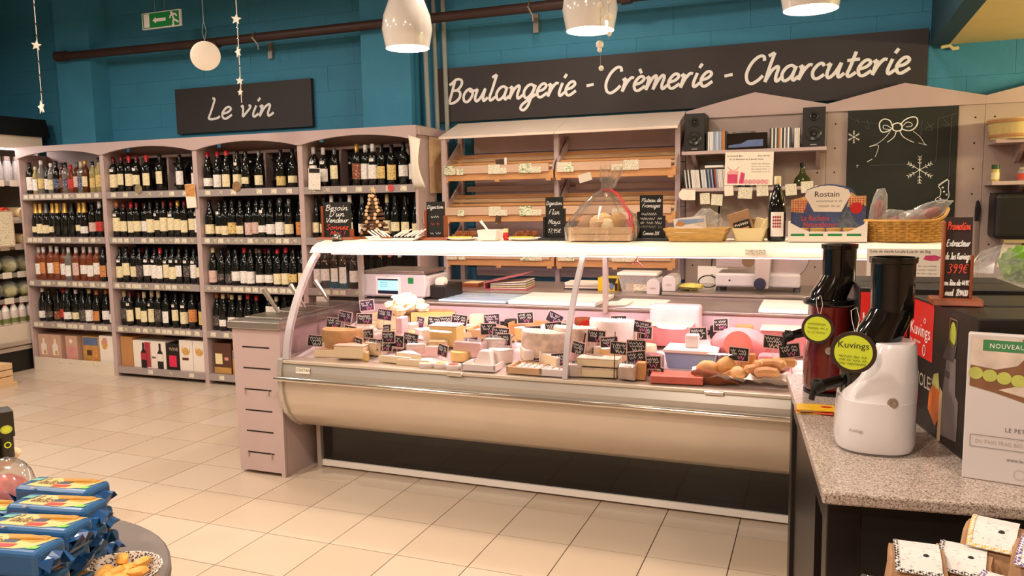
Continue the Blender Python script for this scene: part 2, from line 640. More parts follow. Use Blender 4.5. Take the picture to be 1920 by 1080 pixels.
TM = [tilemat('tile_a', 'c4b09b'), tilemat('tile_b', 'c1ac96'), tilemat('tile_c', 'c7b4a0')]
PT = 0.326
tg = G()
h_ = PT / 2 - 0.0022
tg.box(-h_, h_, -h_, h_, -0.006, 0.0)
TME = []
for m in TM:
    me = tg.mesh('tile', m)
    TME.append(me)
cand = []
rest = G()
for i in range(-23, 10):
    for j in range(-19, 8):
        cx = -0.30 + (i + 0.5) * PT
        cy = 3.058 + (j + 0.5) * PT
        if cx < -7.6 or cx > 2.7 or cy > WALL_Y + .1 or cy < -3.1:
            continue
        d = Vector((cx, cy, -1.45))
        z = d.dot(FWD)
        vis = False
        if z > 0.3:
            u = d.dot(RIGHT) / z * 1476.4
            v = d.dot(DOWN) / z * 1476.4
            vis = -1010 < u < 640 and v < 660
        if vis and cy < 5.2 and not (cx > -2.45 and cy > 3.75) and not (cx < -6.75):
            cand.append((z, cx, cy))
        else:
            rest.box(cx - h_, cx + h_, cy - h_, cy + h_, -0.006, 0.0)
cand.sort()
for k, (z, cx, cy) in enumerate(cand):
    if k < 300:
        inst('tile', TME[random.randrange(3)], fl, (cx, cy, 0))
    else:
        rest.box(cx - h_, cx + h_, cy - h_, cy + h_, -0.006, 0.0)
rt = rest.o('tile_field', TM[0], fl)
rt['kind'] = 'stuff'

# back wall of painted concrete blocks
wb = T('wall_back', 'teal painted concrete block wall behind the shelves', 'wall', (0, WALL_Y, 0), kind='structure')
g = G()
g.box(-7.7, 2.8, WALL_Y, WALL_Y + 0.2, 0, 4.1)
g.o('wall_core', 'teal', wb)
BLW, BLH = 0.5, 0.2
bg = G()
bg.box(-BLW / 2 + .0008, BLW / 2 - .0008, -0.012, 0.01, 0.0006, BLH - 0.0006)
bme = bg.mesh('block', 'teal')
for r in range(9):
    for c in range(21):
        x = -7.45 + c * BLW + (0.25 if r % 2 else 0)
        if x > 2.5:
            continue
        z = 1.95 + r * BLH
        b = inst('block', bme, wb, (x, 0, z))
        b.location.y = random.uniform(-0.0012, 0.0008)
g = G()
tag(G().box(-7.7, -7.6, -3.2, WALL_Y, 0, 4.1).o('wall_left', 'teal'), 'teal painted left wall behind the dairy fridge', 'wall', kind='structure')
tag(G().box(2.7, 2.8, -3.2, WALL_Y, 0, 4.1).o('wall_right', 'plaster'), 'plain right side wall of the shop', 'wall', kind='structure')
tag(G().box(-7.6, 2.7, -3.2, -3.1, 0, 4.1).o('wall_front', 'plaster'), 'plain shop wall behind the viewer', 'wall', kind='structure')
tag(G().box(-7.7, 2.8, -3.2, WALL_Y + .2, 4.1, 4.2).o('ceiling', 'ceiling'), 'plain high shop ceiling', 'ceiling', kind='structure')
# wall pilasters
tag(G().box(-6.44, -6.03, 5.30, WALL_Y - 0.013, 0, 4.1).o('trim_1', 'teal'), 'teal pilaster behind the leftmost wine bay', 'pilaster', kind='structure')
tag(G().box(-3.28, -2.86, 5.32, WALL_Y - 0.013, 0, 4.1).o('trim_2', 'teal'), 'teal pilaster behind the fourth wine bay', 'pilaster', kind='structure')
# lowered soffit at the right
so = T('ceiling_soffit', 'yellow lit lowered soffit in the upper right corner', 'soffit', (0.70, 5.4, 2.33), kind='structure')
G().box(0.70, 2.7, 3.0, 5.486, 2.345, 2.40).o('soffit_board', 'soffit', so)
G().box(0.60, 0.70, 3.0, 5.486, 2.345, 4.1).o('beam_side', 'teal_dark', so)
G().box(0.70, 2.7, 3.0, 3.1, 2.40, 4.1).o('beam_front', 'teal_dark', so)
G().tube([(0.655, 5.47, 2.33), (0.70, 5.47, 2.335), (0.72, 5.47, 2.315), (0.75, 5.47, 2.32)], 0.011, 8).o('foam_scrap', 'cream', so, smooth=True)

# ceiling luminaires (outside the frame)
for k, (x, y, pw, sz) in enumerate(CEILING_LIGHTS):
    where = ['over the wine aisle', 'over the middle aisle', 'over the counter aisle', 'over the snack table', 'behind the viewer', 'over the juicer counter', 'by the left wall', 'above the second wine bay aisle', 'above the back work counter', 'above the right end of the display case'][k]
    t = T('ceiling_lamp', 'round warm hanging lamp ' + where, 'lamp', (x, y, CEIL_Z), group='round hanging lamps')
    G().lathe([(sz / 2, 0.004), (sz / 2 + .02, 0), (sz / 2 + .03, .15), (0, .15)], 28, cap=False).o('housing', 'white', t, W=False, smooth=True)
    G().tube([(0, 0, .15), (0, 0, 4.1 - CEIL_Z)], .004, 6).o('cord', 'white', t, W=False)
    G().lathe([(0, .012), (sz / 2, .012), (sz / 2, .02), (0, .02)], 28).o('diffuser', 'ceil_light', t, W=False)
    ld = bpy.data.lights.new('lamp_light', 'AREA')
    ld.shape = 'DISK'
    ld.size = sz
    ld.energy = pw
    ld.color = WARM
    lo = bpy.data.objects.new('lamp_light', ld)
    COL.objects.link(lo)
    lo.parent = t
    lo.location = (0, 0, 0.0)

# ------------------------------------------------------------------ pipes, signs, exit sign
t = T('water_pipe', 'long rusty brown pipe running along the teal wall', 'pipe', (-6.3, 5.4, 2.72))
PY = 5.25
G().tube([(-6.33, PY, 2.795), (-6.0, PY, 2.788), (-4.6, PY, 2.770), (-3.0, PY, 2.770), (-1.0, PY, 2.768), (0.6, PY, 2.77)], 0.036, 12).o('tube', 'pipe_brown', t, smooth=True)
G().tube([(-6.37, PY, 2.796), (-6.25, PY, 2.794)], 0.045, 12).o('end_collar', 'pipe_brown', t, smooth=True)
for x in (-4.63, -1.25):
    G().tube([(x, PY, 2.76), (x + 0.07, PY, 2.765)], 0.042, 12).o('joint', 'pipe_brown', t, smooth=True)
for x, z in ((-4.20, 2.765), (-1.89, 2.765)):
    b = G().tube([(x, PY, z + 0.05), (x + 0.01, PY - .05, z), (x + .02, PY, z - 0.05), (x + .03, PY, z - .09)], 0.008, 6).o('hook', 'steel_dull', t, smooth=True)
    G().box(x - 0.05, x - 0.01, 5.46, 5.486, z - 0.12, z + 0.01).o('bracket', 'steel_dull', t)
for k, x in enumerate((-2.80, -2.735, -2.655)):
    tag(G().tube([(x + .03, 5.44, 1.9), (x, 5.44, 4.05)] if k else [(x + .06, 5.36, 1.9), (x, 5.40, 4.05)], 0.017, 10).o('conduit_pipe', 'pipe_grey', smooth=True),
        ['leftmost of three thin grey vertical conduits beside the pilaster', 'middle of three thin grey vertical conduits beside the pilaster', 'grey vertical conduit nearest the long black sign'][k], 'pipe', 'grey conduits')
SY = 5.46


def shop_sign(label, x0, x1, z0, z1, txt, tx, tz, h, wd, width):
    t = T('shop_sign', label, 'sign', ((x0 + x1) / 2, SY, z0))
    G().box(x0, x1, SY - 0.012, SY + 0.02, z0, z1).o('board', 'sign', t)
    tot = script_lines(txt)[1]
    sx = width / tot
    cx = tx
    for wd_ in txt.split(' '):
        ww = script_lines(wd_)[1] * sx
        script(wd_, cx, tz, h, wd, SY - 0.0135, ww).o('lettering', 'sign_white', t)
        cx += ww + 6 * sx


shop_sign('small charcoal sign above the wine bays reading Le vin', -5.24, -3.835, 2.08, 2.46, 'Le vin', -4.90, 2.185, 0.095, 0.021, 0.68)
shop_sign('long charcoal sign reading Boulangerie Cr\u00e8merie Charcuterie', -2.71, 0.585, 2.05, 2.445, 'Boulangerie - Cr\u00e8merie - Charcuterie', -2.62, 2.19, 0.093, 0.021, 3.10)

t = T('exit_sign', 'green emergency exit sign with white running figure and arrow', 'sign', (-4.9, 5.0, 2.86))
EX0, EX1, EZ0, EZ1 = -5.10, -4.71, 2.865, 2.99
G().box(EX0, EX1, 5.0, 5.02, EZ0, EZ1).o('panel', 'sign_white', t)
gg = G()
poly(gg, [(EX0 + .008, EZ0 + .006), (EX1 - .008, EZ0 + .006), (EX1 - .008, EZ1 - .006), (EX0 + .008, EZ1 - .006)], 4.9993)
gg.o('green_field', 'green', t)
gg = G()
poly(gg, [(EX0 + .02, EZ0 + .012), (EX0 + .078, EZ0 + .012), (EX0 + .078, EZ1 - .01), (EX0 + .02, EZ1 - .01)], 4.9988)
a = EX0 + 0.11
zc = (EZ0 + EZ1) / 2
poly(gg, [(a, zc), (a + .035, zc - .025), (a + .035, zc - .012), (a + .135, zc - .012), (a + .135, zc + .012), (a + .035, zc + .012), (a + .035, zc + .025)], 4.9988)
fx = EX1 - .065
disc(gg, fx - .018, zc + .042, .012, 4.9988, 10)
for ln in ([(fx - .012, zc + .028), (fx + .005, zc - .01)], [(fx - .035, zc + .0), (fx - .03, zc + .02), (fx - .01, zc + .028), (fx + .02, zc + .03), (fx + .035, zc + .012)],
           [(fx + .003, zc - .01), (fx + .03, zc - .022), (fx + .05, zc - .035)], [(fx + .003, zc - .008), (fx - .008, zc - .03), (fx + .0, zc - .052), (fx - .02, zc - .056)]):
    ribbon(gg, ln, 0.014, 4.9986, 0)
gg.o('pictogram', 'sign_white', t)
for x in (EX0 + .13, EX0 + .23):
    G().tube([(x, 5.01, EZ1), (x, 5.01, 4.1)], 0.002, 5).o('wire', 'steel_dull', t)

# ------------------------------------------------------------------ pendants
LX = [-2.11, -1.085, -0.06]
PENDY, PENDZ = 3.9, 2.285
pl = [(0.118, 0.0), (0.130, 0.06), (0.137, 0.10), (0.128, 0.17), (0.098, 0.25), (0.062, 0.33), (0.045, 0.40), (0.034, 0.45), (0.0, 0.455)]
for k, x in enumerate(LX):
    t = T('pendant_lamp', 'glossy white drop-shaped pendant lamp, ' + ['left one, above the fourth wine bay corner', 'middle one, beside the bead garland', 'right one, cut by the top edge'][k], 'lamp',
          (x, PENDY, PENDZ), group='white pendant lamps over the counter')
    G().lathe(pl, 28, cap=False).o('shade', 'lamp_white', t, smooth=True, W=False)
    G().lathe([(r - 0.006, z + 0.001) for r, z in pl[:-2]], 28, cap=False).o('shade_lining', 'lamp_in', t, smooth=True, W=False)
    G().blob((0, 0, 0.07), 0.05, 0.05, 0.06).o('bulb', 'lamp_in', t, smooth=True, W=False)
    G().tube([(0, 0, 0.45), (0, 0, 4.1 - PENDZ)], 0.004, 6).o('cord', 'white', t, W=False)
    ld = bpy.data.lights.new('pendant_light', 'SPOT')
    ld.energy = PENDANT_W
    ld.color = (1, 0.86, 0.68)
    ld.spot_size = 2.3
    ld.spot_blend = 0.6
    ld.shadow_soft_size = 0.1
    lo = bpy.data.objects.new('pendant_light', ld)
    COL.objects.link(lo)
    lo.parent = t
    lo.location = (0, 0, -0.01)

# yellowish batten lamp over the right-hand corner, out of frame
t = T('batten_lamp', 'yellowish batten lamp on the right wall', 'lamp', (2.66, 4.4, 2.05))
G().box(2.64, 2.70, 3.8, 5.0, 2.0, 2.08).o('housing', 'white', t)
G().box(2.61, 2.64, 3.82, 4.98, 2.02, 2.06).o('tube', mat('batten', 'ffffff', .5, var=0, emit='ffe9a0', estr=6), t)
ld = bpy.data.lights.new('batten_light', 'AREA')
ld.shape = 'RECTANGLE'
ld.size = 0.1
ld.size_y = 1.2
ld.energy = 50
ld.color = (1, .86, .48)
lo = bpy.data.objects.new('batten_light', ld)
COL.objects.link(lo)
lo.parent = t
lo.location = (-.07, 0, -.01)
lo.rotation_euler = (0, PI / 2, 0)

# ------------------------------------------------------------------ wine shelving
BX = [-6.65, -5.645, -4.65, -3.645, -2.655]
SF, SB = 5.0, 5.29            # front and back of the bays
SZ = [1.58, 1.20, 0.815, 0.44, 0.085]
ROWN = ['top shelf', 'second shelf', 'third shelf', 'fourth shelf']
BAYN = ['first wine bay', 'second wine bay', 'third wine bay', 'fourth wine bay']
pgm = [printmat('tagprint_a', 'e9e0c8', '7a6f5c', (160, 160, 420), 0.56), printmat('tagprint_b', 'd5cbb4', '453c35', (160, 160, 420), 0.50)]
PTG = []
for m in pgm:
    PTG.append(G().box(-0.026, 0.026, -0.002, 0.0, 0.004, 0.04).mesh('price_label', m))
blab = ['mauve wine shelf bay with arched top, leftmost, beside the dairy fridge', 'mauve wine shelf bay with arched top, second from the fridge',
        'mauve wine shelf bay with arched top, third, behind the slotted cabinet', 'mauve wine shelf bay with arched top, next to the bread racks']
BAYS = []
for b in range(4):
    x0, x1 = BX[b], BX[b + 1]
    t = T('wine_shelf_bay', blab[b], 'shelf unit', ((x0 + x1) / 2, SF, 0), group='wine shelf bays')
    BAYS.append(t)
    G().box(x0, x0 + .022, SF, SB, 0, 1.93).o('side_panel', 'mauve', t)
    G().box(x1 - .022, x1, SF, SB, 0, 1.93).o('side_panel', 'mauve', t)
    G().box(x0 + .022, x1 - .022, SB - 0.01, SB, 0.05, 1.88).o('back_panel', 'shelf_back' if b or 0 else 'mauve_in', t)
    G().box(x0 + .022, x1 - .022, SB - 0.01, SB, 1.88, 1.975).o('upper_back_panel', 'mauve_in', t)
    # arched header
    pts = [(x0, 1.995), (x0, 1.895)]
    for i in range(13):
        u = i / 12
        pts.append((x0 + .025 + (x1 - x0 - .05) * u, 1.895 + 0.052 * math.sin(PI * u) ** 0.8))
    pts += [(x1, 1.895), (x1, 1.995)]
    G().prism(pts[::-1], SF - 0.012, SF + 0.012, 'y').o('arched_header', 'mauve', t)
    G().box(x0, x1, SF + 0.012, SB, 1.975, 1.995).o('top_board', 'mauve_in', t)
    for r, z in enumerate(SZ):
        sh = G().box(x0 + .022, x1 - .022, SF + .004, SB - .01, z - 0.022, z).o('shelf_board', 'mauve_in', t)
        if b == 0 and r == 4:
            G().box(x0 + .022, x1 - .022, SF - .006, SF + .004, 0, z + 0.03).o('plinth', 'mushroom', t)
            for k in range(4):
                inst('price_label', PTG[0], sh, (x0 + .35 + k * .14, SF - .0065, z - .01))
            continue
        G().add([], []).box(x0 + .022, x1 - .022, SF - 0.006, SF + .004, z - 0.052, z + 0.003).o('price_rail', 'rail', sh)
        rd = random.Random(b * 10 + r)
        n = [7, 13, 14, 13, 4][r] if b else [13, 13, 14, 13, 0][r]
        for k in range(n):
            if rd.random() < (0.12 if r else 0.2):
                continue
            inst('price_label', PTG[rd.random() < 0.3], sh, (x0 + .05 + (x1 - x0 - .10) * (k + 0.5) / n + rd.uniform(-.012, .012), SF - 0.0065, z - 0.046))
    if b:                                        # lattice cellar behind the top shelf
        for xx in (0.22, 0.52, 0.80):
            G().box(x0 + xx, x0 + xx + .02, SF + .19, SB - .012, 1.582, 1.865).o('lattice_upright', 'mauve_in', t)
        G().box(x0 + .022, x1 - .022, SF + .19, SB - .012, 1.865, 1.885).o('lattice_rail', 'mauve_in', t)
        for xx in (0.36, 0.64):
            for sgn in (-1, 1):
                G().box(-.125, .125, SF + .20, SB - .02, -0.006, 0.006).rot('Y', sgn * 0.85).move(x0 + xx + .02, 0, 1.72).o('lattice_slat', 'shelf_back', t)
# open end frame of the last bay
t = BAYS[3]
G().box(-2.655, -2.63, 5.44, 5.47, 0, 1.985).o('end_post', 'mauve', t)
G().box(-2.655, -2.635, SF + .01, 5.47, 1.93, 1.985).o('end_rail', 'mauve', t)
G().box(-2.65, -2.638, SF + .05, 5.44, 1.30, 1.345).o('end_rail', 'mauve', t)
G().box(-2.648, -2.64, 5.17, 5.44, 1.52, 1.93).o('end_board', 'wood_pale', t)
sh = G()
NA, NB_ = 10, 4
for i in range(NA + 1):
    u = i / NA
    for q in range(NB_ + 1):
        v = q / NB_
        sh.v.append((-2.71 + .085 * v + .045 * u + .012 * math.sin(u * 5 + v * 2), 4.975 - .03 * math.sin(PI * u) - .02 * v * u, 1.925 - .37 * u - .03 * v * (1 - u)))
for i in range(NA):
    for q in range(NB_):
        a = i * (NB_ + 1) + q
        sh.f.append((a, a + NB_ + 1, a + NB_ + 2, a + 1))
po = sh.o('hanging_paper', 'paper', smooth=True, auto=0)
so_ = po.modifiers.new('thick', 'SOLIDIFY')
so_.thickness = 0.002
tag(po, 'long curled cream paper hanging on the end post of the fourth wine bay', 'paper')

# ---- bottle kinds: (body profile, capsule profile, label r/z/height)
BP = {
    'bordeaux': ([(0.0, 0.0), (.034, 0), (.0375, .006), (.0375, .195), (.034, .215), (.022, .232), (.0155, .245), (.0145, .29), (0, .29)], [(.0150, .244), (.0155, .246), (.0152, .30), (0, .302)], .0379, (.05, .15)),
    'burgundy': ([(0.0, 0.0), (.037, 0), (.041, .006), (.041, .15), (.038, .175), (.028, .21), (.018, .245), (.0148, .27), (.0145, .29), (0, .29)], [(.0166, .245), (.0158, .258), (.0155, .30), (0, .302)], .0414, (.03, .105)),
    'champagne': ([(0.0, 0.0), (.038, 0), (.043, .006), (.043, .15), (.040, .175), (.030, .215), (.020, .25), (.0165, .28), (.0165, .30), (0, .30)], [(.0285, .222), (.0205, .252), (.0175, .28), (.0185, .30), (.0175, .312), (0, .314)], .0434, (.045, .11)),
    'spirit': ([(0.0, 0.0), (.030, 0), (.034, .006), (.034, .185), (.030, .21), (.018, .235), (.0135, .25), (.0135, .29), (0, .29)], [(.0150, .262), (.0155, .264), (.0155, .297), (0, .299)], .0344, (.05, .15)),
    'flute': ([(0.0, 0.0), (.032, 0), (.036, .006), (.036, .14), (.032, .18), (.024, .225), (.017, .265), (.0145, .30), (.0145, .325), (0, .325)], [(.0172, .268), (.0152, .30), (.0152, .333), (0, .334)], .0364, (.04, .12)),
}
GLASS = {'dark': mat('glass_dark', '0e0f0b', 0.07, var=0.0, coat=0.3), 'green': mat('glass_green', '1b2a16', 0.07, var=0.0, coat=0.3), 'brown': mat('glass_brown', '2a1409', 0.07, var=0.0, coat=0.3),
         'rose': mat('glass_rose', 'b05a34', 0.06, var=0.05, coat=0.4, trans=0.6), 'clear': mat('glass_clear', 'c9c9bd', 0.05, var=0.0, trans=0.75, coat=0.3),
         'yellow': mat('glass_yellow', 'c0b070', 0.06, var=0.03, trans=0.4), 'amber': mat('glass_amber', '6a3412', 0.06, var=0.05, trans=0.35), 'red': mat('glass_red', '9a1a1a', 0.08, var=0.0)}
CAPS = {'black': mat('cap_black', '131114', 0.35, var=0.0), 'darkred': mat('cap_darkred', '5a1518', 0.35, var=0.0), 'red': mat('cap_red', 'b3202a', 0.35, var=0.0), 'gold': mat('cap_gold', 'c79b4c', 0.3, metal=0.5, var=0.0),
        'white': mat('cap_white', 'd9d5d0', 0.35, var=0.0), 'cream': mat('cap_cream', 'cbb98f', 0.4, var=0.0), 'grey': mat('cap_grey', '6b6a6c', 0.3, metal=0.4, var=0.0), 'purple': mat('cap_purple', '3c2333', 0.35, var=0.0), 'orange': mat('cap_orange', 'b3683a', 0.4, var=0.0)}
LABS = {'cream': printmat('lab_cream', 'e7d9b0', '9a8a68', (110, 110, 210), 0.60), 'white': printmat('lab_white', 'ece6df', '8d8580', (110, 110, 210), 0.60), 'yellow': printmat('lab_yellow', 'd9bd78', '8a6a38', (90, 90, 160), 0.58),
        'orange': printmat('lab_orange', 'cf8a4e', '8a3a18', (90, 90, 160), 0.58), 'pink': printmat('lab_pink', 'd8b8ac', '8a6058', (110, 110, 210), 0.58), 'red': printmat('lab_red', 'c23a34', '7a1414', (90, 90, 160), 0.6),
        'blue': printmat('lab_blue', '3a4460', 'c9c9d4', (90, 90, 160), 0.6), 'brown': printmat('lab_brown', '7a3f2a', 'd9b98a', (90, 90, 160), 0.6), 'dark': printmat('lab_dark', '3a3230', 'a59a90', (110, 110, 210), 0.58)}
_bm = {}


def bmesh_get(kind, what, key, hh=None):
    k = (kind, what, key, hh)
    if k not in _bm:
        body, cap, lr, lz = BP[kind]
        if what == 'glass':
            me = G().lathe(body, 14).mesh('bottle', GLASS[key], True)
        elif what == 'cap':
            me = G().lathe(cap, 12, cap=False).mesh('capsule', CAPS[key], True)
        else:
            z0, z1 = hh or lz
            a = 1.25
            me = G().lathe([(lr, z0), (lr, z1)], 10, a0=-PI / 2 - a, a1=-PI / 2 + a).mesh('bottle_label', LABS[key], True)
        _bm[k] = me
    return _bm[k]


def bottle(x, y, z, kind, glass, cap, lab, label, group, rz=0.0, sc=1.0, hh=None, name='wine_bottle', medal=False):
    root = inst(name, bmesh_get(kind, 'glass', glass), None, (x, y, z), rz, (sc, sc, sc))
    tag(root, label, 'bottle', group)
    if cap:
        inst('capsule', bmesh_get(kind, 'cap', cap), root)
    if lab:
        inst('bottle_label', bmesh_get(kind, 'lab', lab, hh), root)
    if medal:
        mk = 'medal_' + kind
        if mk not in _bm:
            zz = 0.185 if kind == 'bordeaux' else 0.20
            rr = {'bordeaux': .0378, 'burgundy': .034, 'champagne': .036}.get(kind, .03)
            _bm[mk] = G().lathe([(rr, zz - .012), (rr - .001, zz + .012)], 5, a0=-PI / 2 - .45, a1=-PI / 2 + .45).mesh('neck_label', LABS['white'], True)
        inst('neck_label', _bm[mk], root)
    return root


# rows: (x, capsule, label, extras); c=cream w=white y=yellow o=orange p=pink r=red u=blue n=brown d=dark -=none ; caps k=black d=darkred r=red g=gold w=white c=cream e=grey p=purple o=orange
CK = dict(k='black', d='darkred', r='red', g='gold', w='white', c='cream', e='grey', p='purple', o='orange')
LK = dict(c='cream', w='white', y='yellow', o='orange', p='pink', r='red', u='blue', n='brown', d='dark')
ROWS = {
 (0, 0): ([-6.60, -6.53, -6.47, -6.395, -6.33, -6.265, -6.205, -6.15, -6.09, -6.035, -5.98, -5.925, -5.84, -5.755], 'kcwkwkkkrecgky', 'wwywcunurpucyy', 'spirit', 'kywdcdacracayy'),
 (0, 1): ([-6.57, -6.50, -6.43, -6.36, -6.28, -6.20, -6.12, -6.04, -5.96, -5.87, -5.79, -5.71], 'ggegggkggkwk', 'cccc---cwprd', 'champagne', 'dddddddddddr'),
 (0, 2): ([-6.58, -6.50, -6.42, -6.34, -6.27, -6.19, -6.11, -6.03, -5.95, -5.87, -5.79, -5.71], 'wwwwewwwwwkw', 'wowowwpwwwow', 'bordeaux', 'rrrrrcrrrrdr'),
 (0, 3): ([-6.56, -6.47, -6.39, -6.31, -6.24, -6.16, -6.08, -5.99, -5.89, -5.80, -5.71], 'wkkrewkcooc', 'wdnrwcdwoww', 'burgundy', 'ddddddddddd'),
 (1, 0): ([-5.585, -5.50, -5.41, -5.33, -5.22, -5.09, -4.88, -4.72], 'ddrdrkkk', 'ccccccww', 'bordeaux', ''),
 (1, 1): ([-5.585, -5.52, -5.44, -5.365, -5.29, -5.215, -5.14, -5.065, -4.99, -4.92, -4.85, -4.78, -4.705], 'odrdkkkddgdkk', 'ccccwcccccccw', 'bordeaux', ''),
 (1, 2): ([-5.585, -5.51, -5.44, -5.36, -5.285, -5.21, -5.14, -5.07, -5.0, -4.93, -4.86, -4.79, -4.71], 'kkkkkkrkkkkkk', 'cccdwwwccwdwc', 'bordeaux', ''),
 (1, 3): ([-5.58, -5.50, -5.42, -5.345, -5.27, -5.19, -5.11, -5.02, -4.92, -4.82, -4.715], 'cddccckkkkk', 'dccccdwccoy', 'bordeaux', ''),
 (2, 0): ([-4.59, -4.49, -4.39, -4.295, -4.20, -4.09, -3.88, -3.775], 'rrrkkekk', 'wwccccyc', 'burgundy', ''),
 (2, 1): ([-4.585, -4.50, -4.43, -4.36, -4.285, -4.21, -4.135, -4.06, -3.985, -3.90, -3.815, -3.72], 'kkkkkkkkkeek', 'cccycppwwwco', 'burgundy', ''),
 (2, 2): ([-4.585, -4.505, -4.43, -4.35, -4.275, -4.20, -4.11, -4.03, -3.95, -3.87, -3.79, -3.71], 'ckkkrkpprrkk', 'pddwwwwwccyc', 'burgundy', ''),
 (2, 3): ([-4.585, -4.50, -4.42, -4.34, -4.26, -4.18, -4.06, -3.98, -3.90, -3.80, -3.71], 'occcrrcckck', 'dwwwwcwwcww', 'burgundy', ''),
 (3, 0): ([-3.58, -3.49, -3.395, -3.20, -3.125, -3.055, -2.985, -2.90, -2.80, -2.72], 'wwegwwkkkk', 'wwcnwwyyww', 'bordeaux', ''),
 (3, 1): ([-3.58, -3.50, -3.43, -3.35, -3.27, -3.17, -3.07, -2.96, -2.885, -2.81, -2.72], 'kkwkwewckkk', 'cccwcwwcccc', 'flute', ''),
 (3, 2): ([-3.575, -3.50, -3.42, -3.34, -3.26, -3.18, -3.10, -3.02, -2.94, -2.86, -2.72], 'wkwkkkkoowk', 'wwwwwcccwcc', 'flute', ''),
}
GK = dict(k='dark', y='yellow', w='clear', d='dark', c='clear', a='amber', r='rose')
GW = {'dark': 'dark glass', 'yellow': 'yellow', 'clear': 'clear glass', 'amber': 'amber', 'rose': 'pink ros\u00e9'}
BY = 5.075
for (b, r), (xs, caps, labs, kind, gl) in ROWS.items():
    rd = random.Random(b * 7 + r)
    z = SZ[r]
    for k, x in enumerate(xs):
        cp = CK.get(caps[k % len(caps)], 'black')
        lb = LK.get(labs[k % len(labs)])
        gk = GK.get(gl[k], 'dark') if gl and k < len(gl) else ('dark' if kind != 'champagne' else 'green')
        kd = kind
        if kind == 'flute' and k < 5 and r == 2:
            kd = 'bordeaux'
        if (b, r) == (0, 0) and k in (7, 8, 9, 10):
            kd = 'bordeaux'
        d0, d1 = BP[kd][3]
        hh = (d0 + rd.choice([0, -.01, .01]), d1 + rd.choice([0, .012, -.012]))
        if (b, r) == (0, 1) and k >= 9:
            kd = 'bordeaux'
            hh = (.05, .13)
        txt = '%s bottle, %s cap, %s, %s from left, %s, %s' % (GW[gk], cp, (lb + ' label') if lb else 'no label', ORD[k], ROWN[r], BAYN[b])
        sc = rd.uniform(0.97, 1.02)
        if kd == 'flute':
            sc = 0.90 if r == 2 else 0.95
        if (b, r) == (0, 0):
            sc = rd.choice([0.82, 0.9, 0.95])
            if k in (2, 13):
                sc = 1.0
        if kd == 'champagne':
            sc = 0.96
        bottle(x, BY + rd.uniform(-.012, .014), z + 0.0005, kd, gk, cp, lb, txt, 'bottles on the ' + ROWN[r] + ' of the ' + BAYN[b], rd.uniform(-.3, .3), sc, hh,
               medal=(kd in ('burgundy', 'bordeaux') and b >= 1 and rd.random() < 0.22))
    # a second rank standing behind
    if r >= 1 and not (b == 3 and r == 2):
        mids = [(xs[i] + xs[i + 1]) / 2 for i in range(len(xs) - 1)]
        for k, x in enumerate(mids[:10]):
            if rd.random() < 0.12:
                continue
            cp = CK.get(rd.choice(caps), 'black')
            gk = 'rose' if (b, r) == (0, 2) else 'dark'
            kd = 'bordeaux' if kind == 'flute' else kind
            bottle(x, 5.185 + rd.uniform(-.01, .02), z + .0005, kd, gk, cp if rd.random() < .35 else 'black', None,
                   '%s bottle, %s in the back rank, %s, %s' % (GW[gk], ORD[k], ROWN[r], BAYN[b]), 'back rank bottles on the ' + ROWN[r] + ' of the ' + BAYN[b], rd.uniform(-.4, .4), 0.96)
# lying bottles in the lattice
for k, (x, z) in enumerate([(-5.02, 1.70), (-4.27, 1.80), (-4.03, 1.66), (-4.00, 1.80), (-3.34, 1.76), (-3.28, 1.64), (-3.20, 1.80)]):
    bt = bottle(x, 5.255, z, 'bordeaux', 'dark', ['black', 'white', 'grey', 'white', 'white', 'grey', 'white'][k], None,
                'dark bottle lying in the lattice rack, %s, %s from left' % (BAYN[1 if x < -4.65 else 2 if x < -3.65 else 3], ORD[k]), 'bottles lying in the lattice racks', sc=0.3)
    bt.rotation_euler = (PI / 2, 0.0, 0)
    bt.scale = (0.55, 0.55, 0.2)

# ---- shelf notes
def note(name, label, x0, x1, z0, z1, y, m, tilt=0.0, cat='paper', w=0.0015, extra=None, group=None):
    t = T(name, label, cat, ((x0 + x1) / 2, y, (z0 + z1) / 2), rot=(0, tilt, 0), group=group)
    hx, hz = (x1 - x0) / 2, (z1 - z0) / 2
    G().box(-hx, hx, -w, 0, -hz, hz).o('sheet', m, t, W=False)
    if extra:
        extra(t, hx, hz, -w - .0008)
    return t


def ex_orange(t, hx, hz, y):
    gg = G()
    poly(gg, [(-hx * .95, 0), (hx * .95, -.01), (hx * .95, hz * .97), (-hx * .95, hz * .97)], y)
    gg.o('print', 'lab_orange_p', t, W=False)


mat('lab_orange_p', 'c88a4a', 0.6, var=0.35, vscale=35)
note('shelf_card', 'cream card with orange fruit picture clipped between second and third wine bay', -4.745, -4.645, 1.44, 1.63, 4.985, 'paper', -0.06, 'card', extra=ex_orange)


def ex_head(t, hx, hz, y):
    gg = G()
    poly(gg, [(-hx * .9, hz * .55), (hx * .9, hz * .55), (hx * .9, hz * .95), (-hx * .9, hz * .95)], y)
    gg.o('print', 'slate', t, W=False)


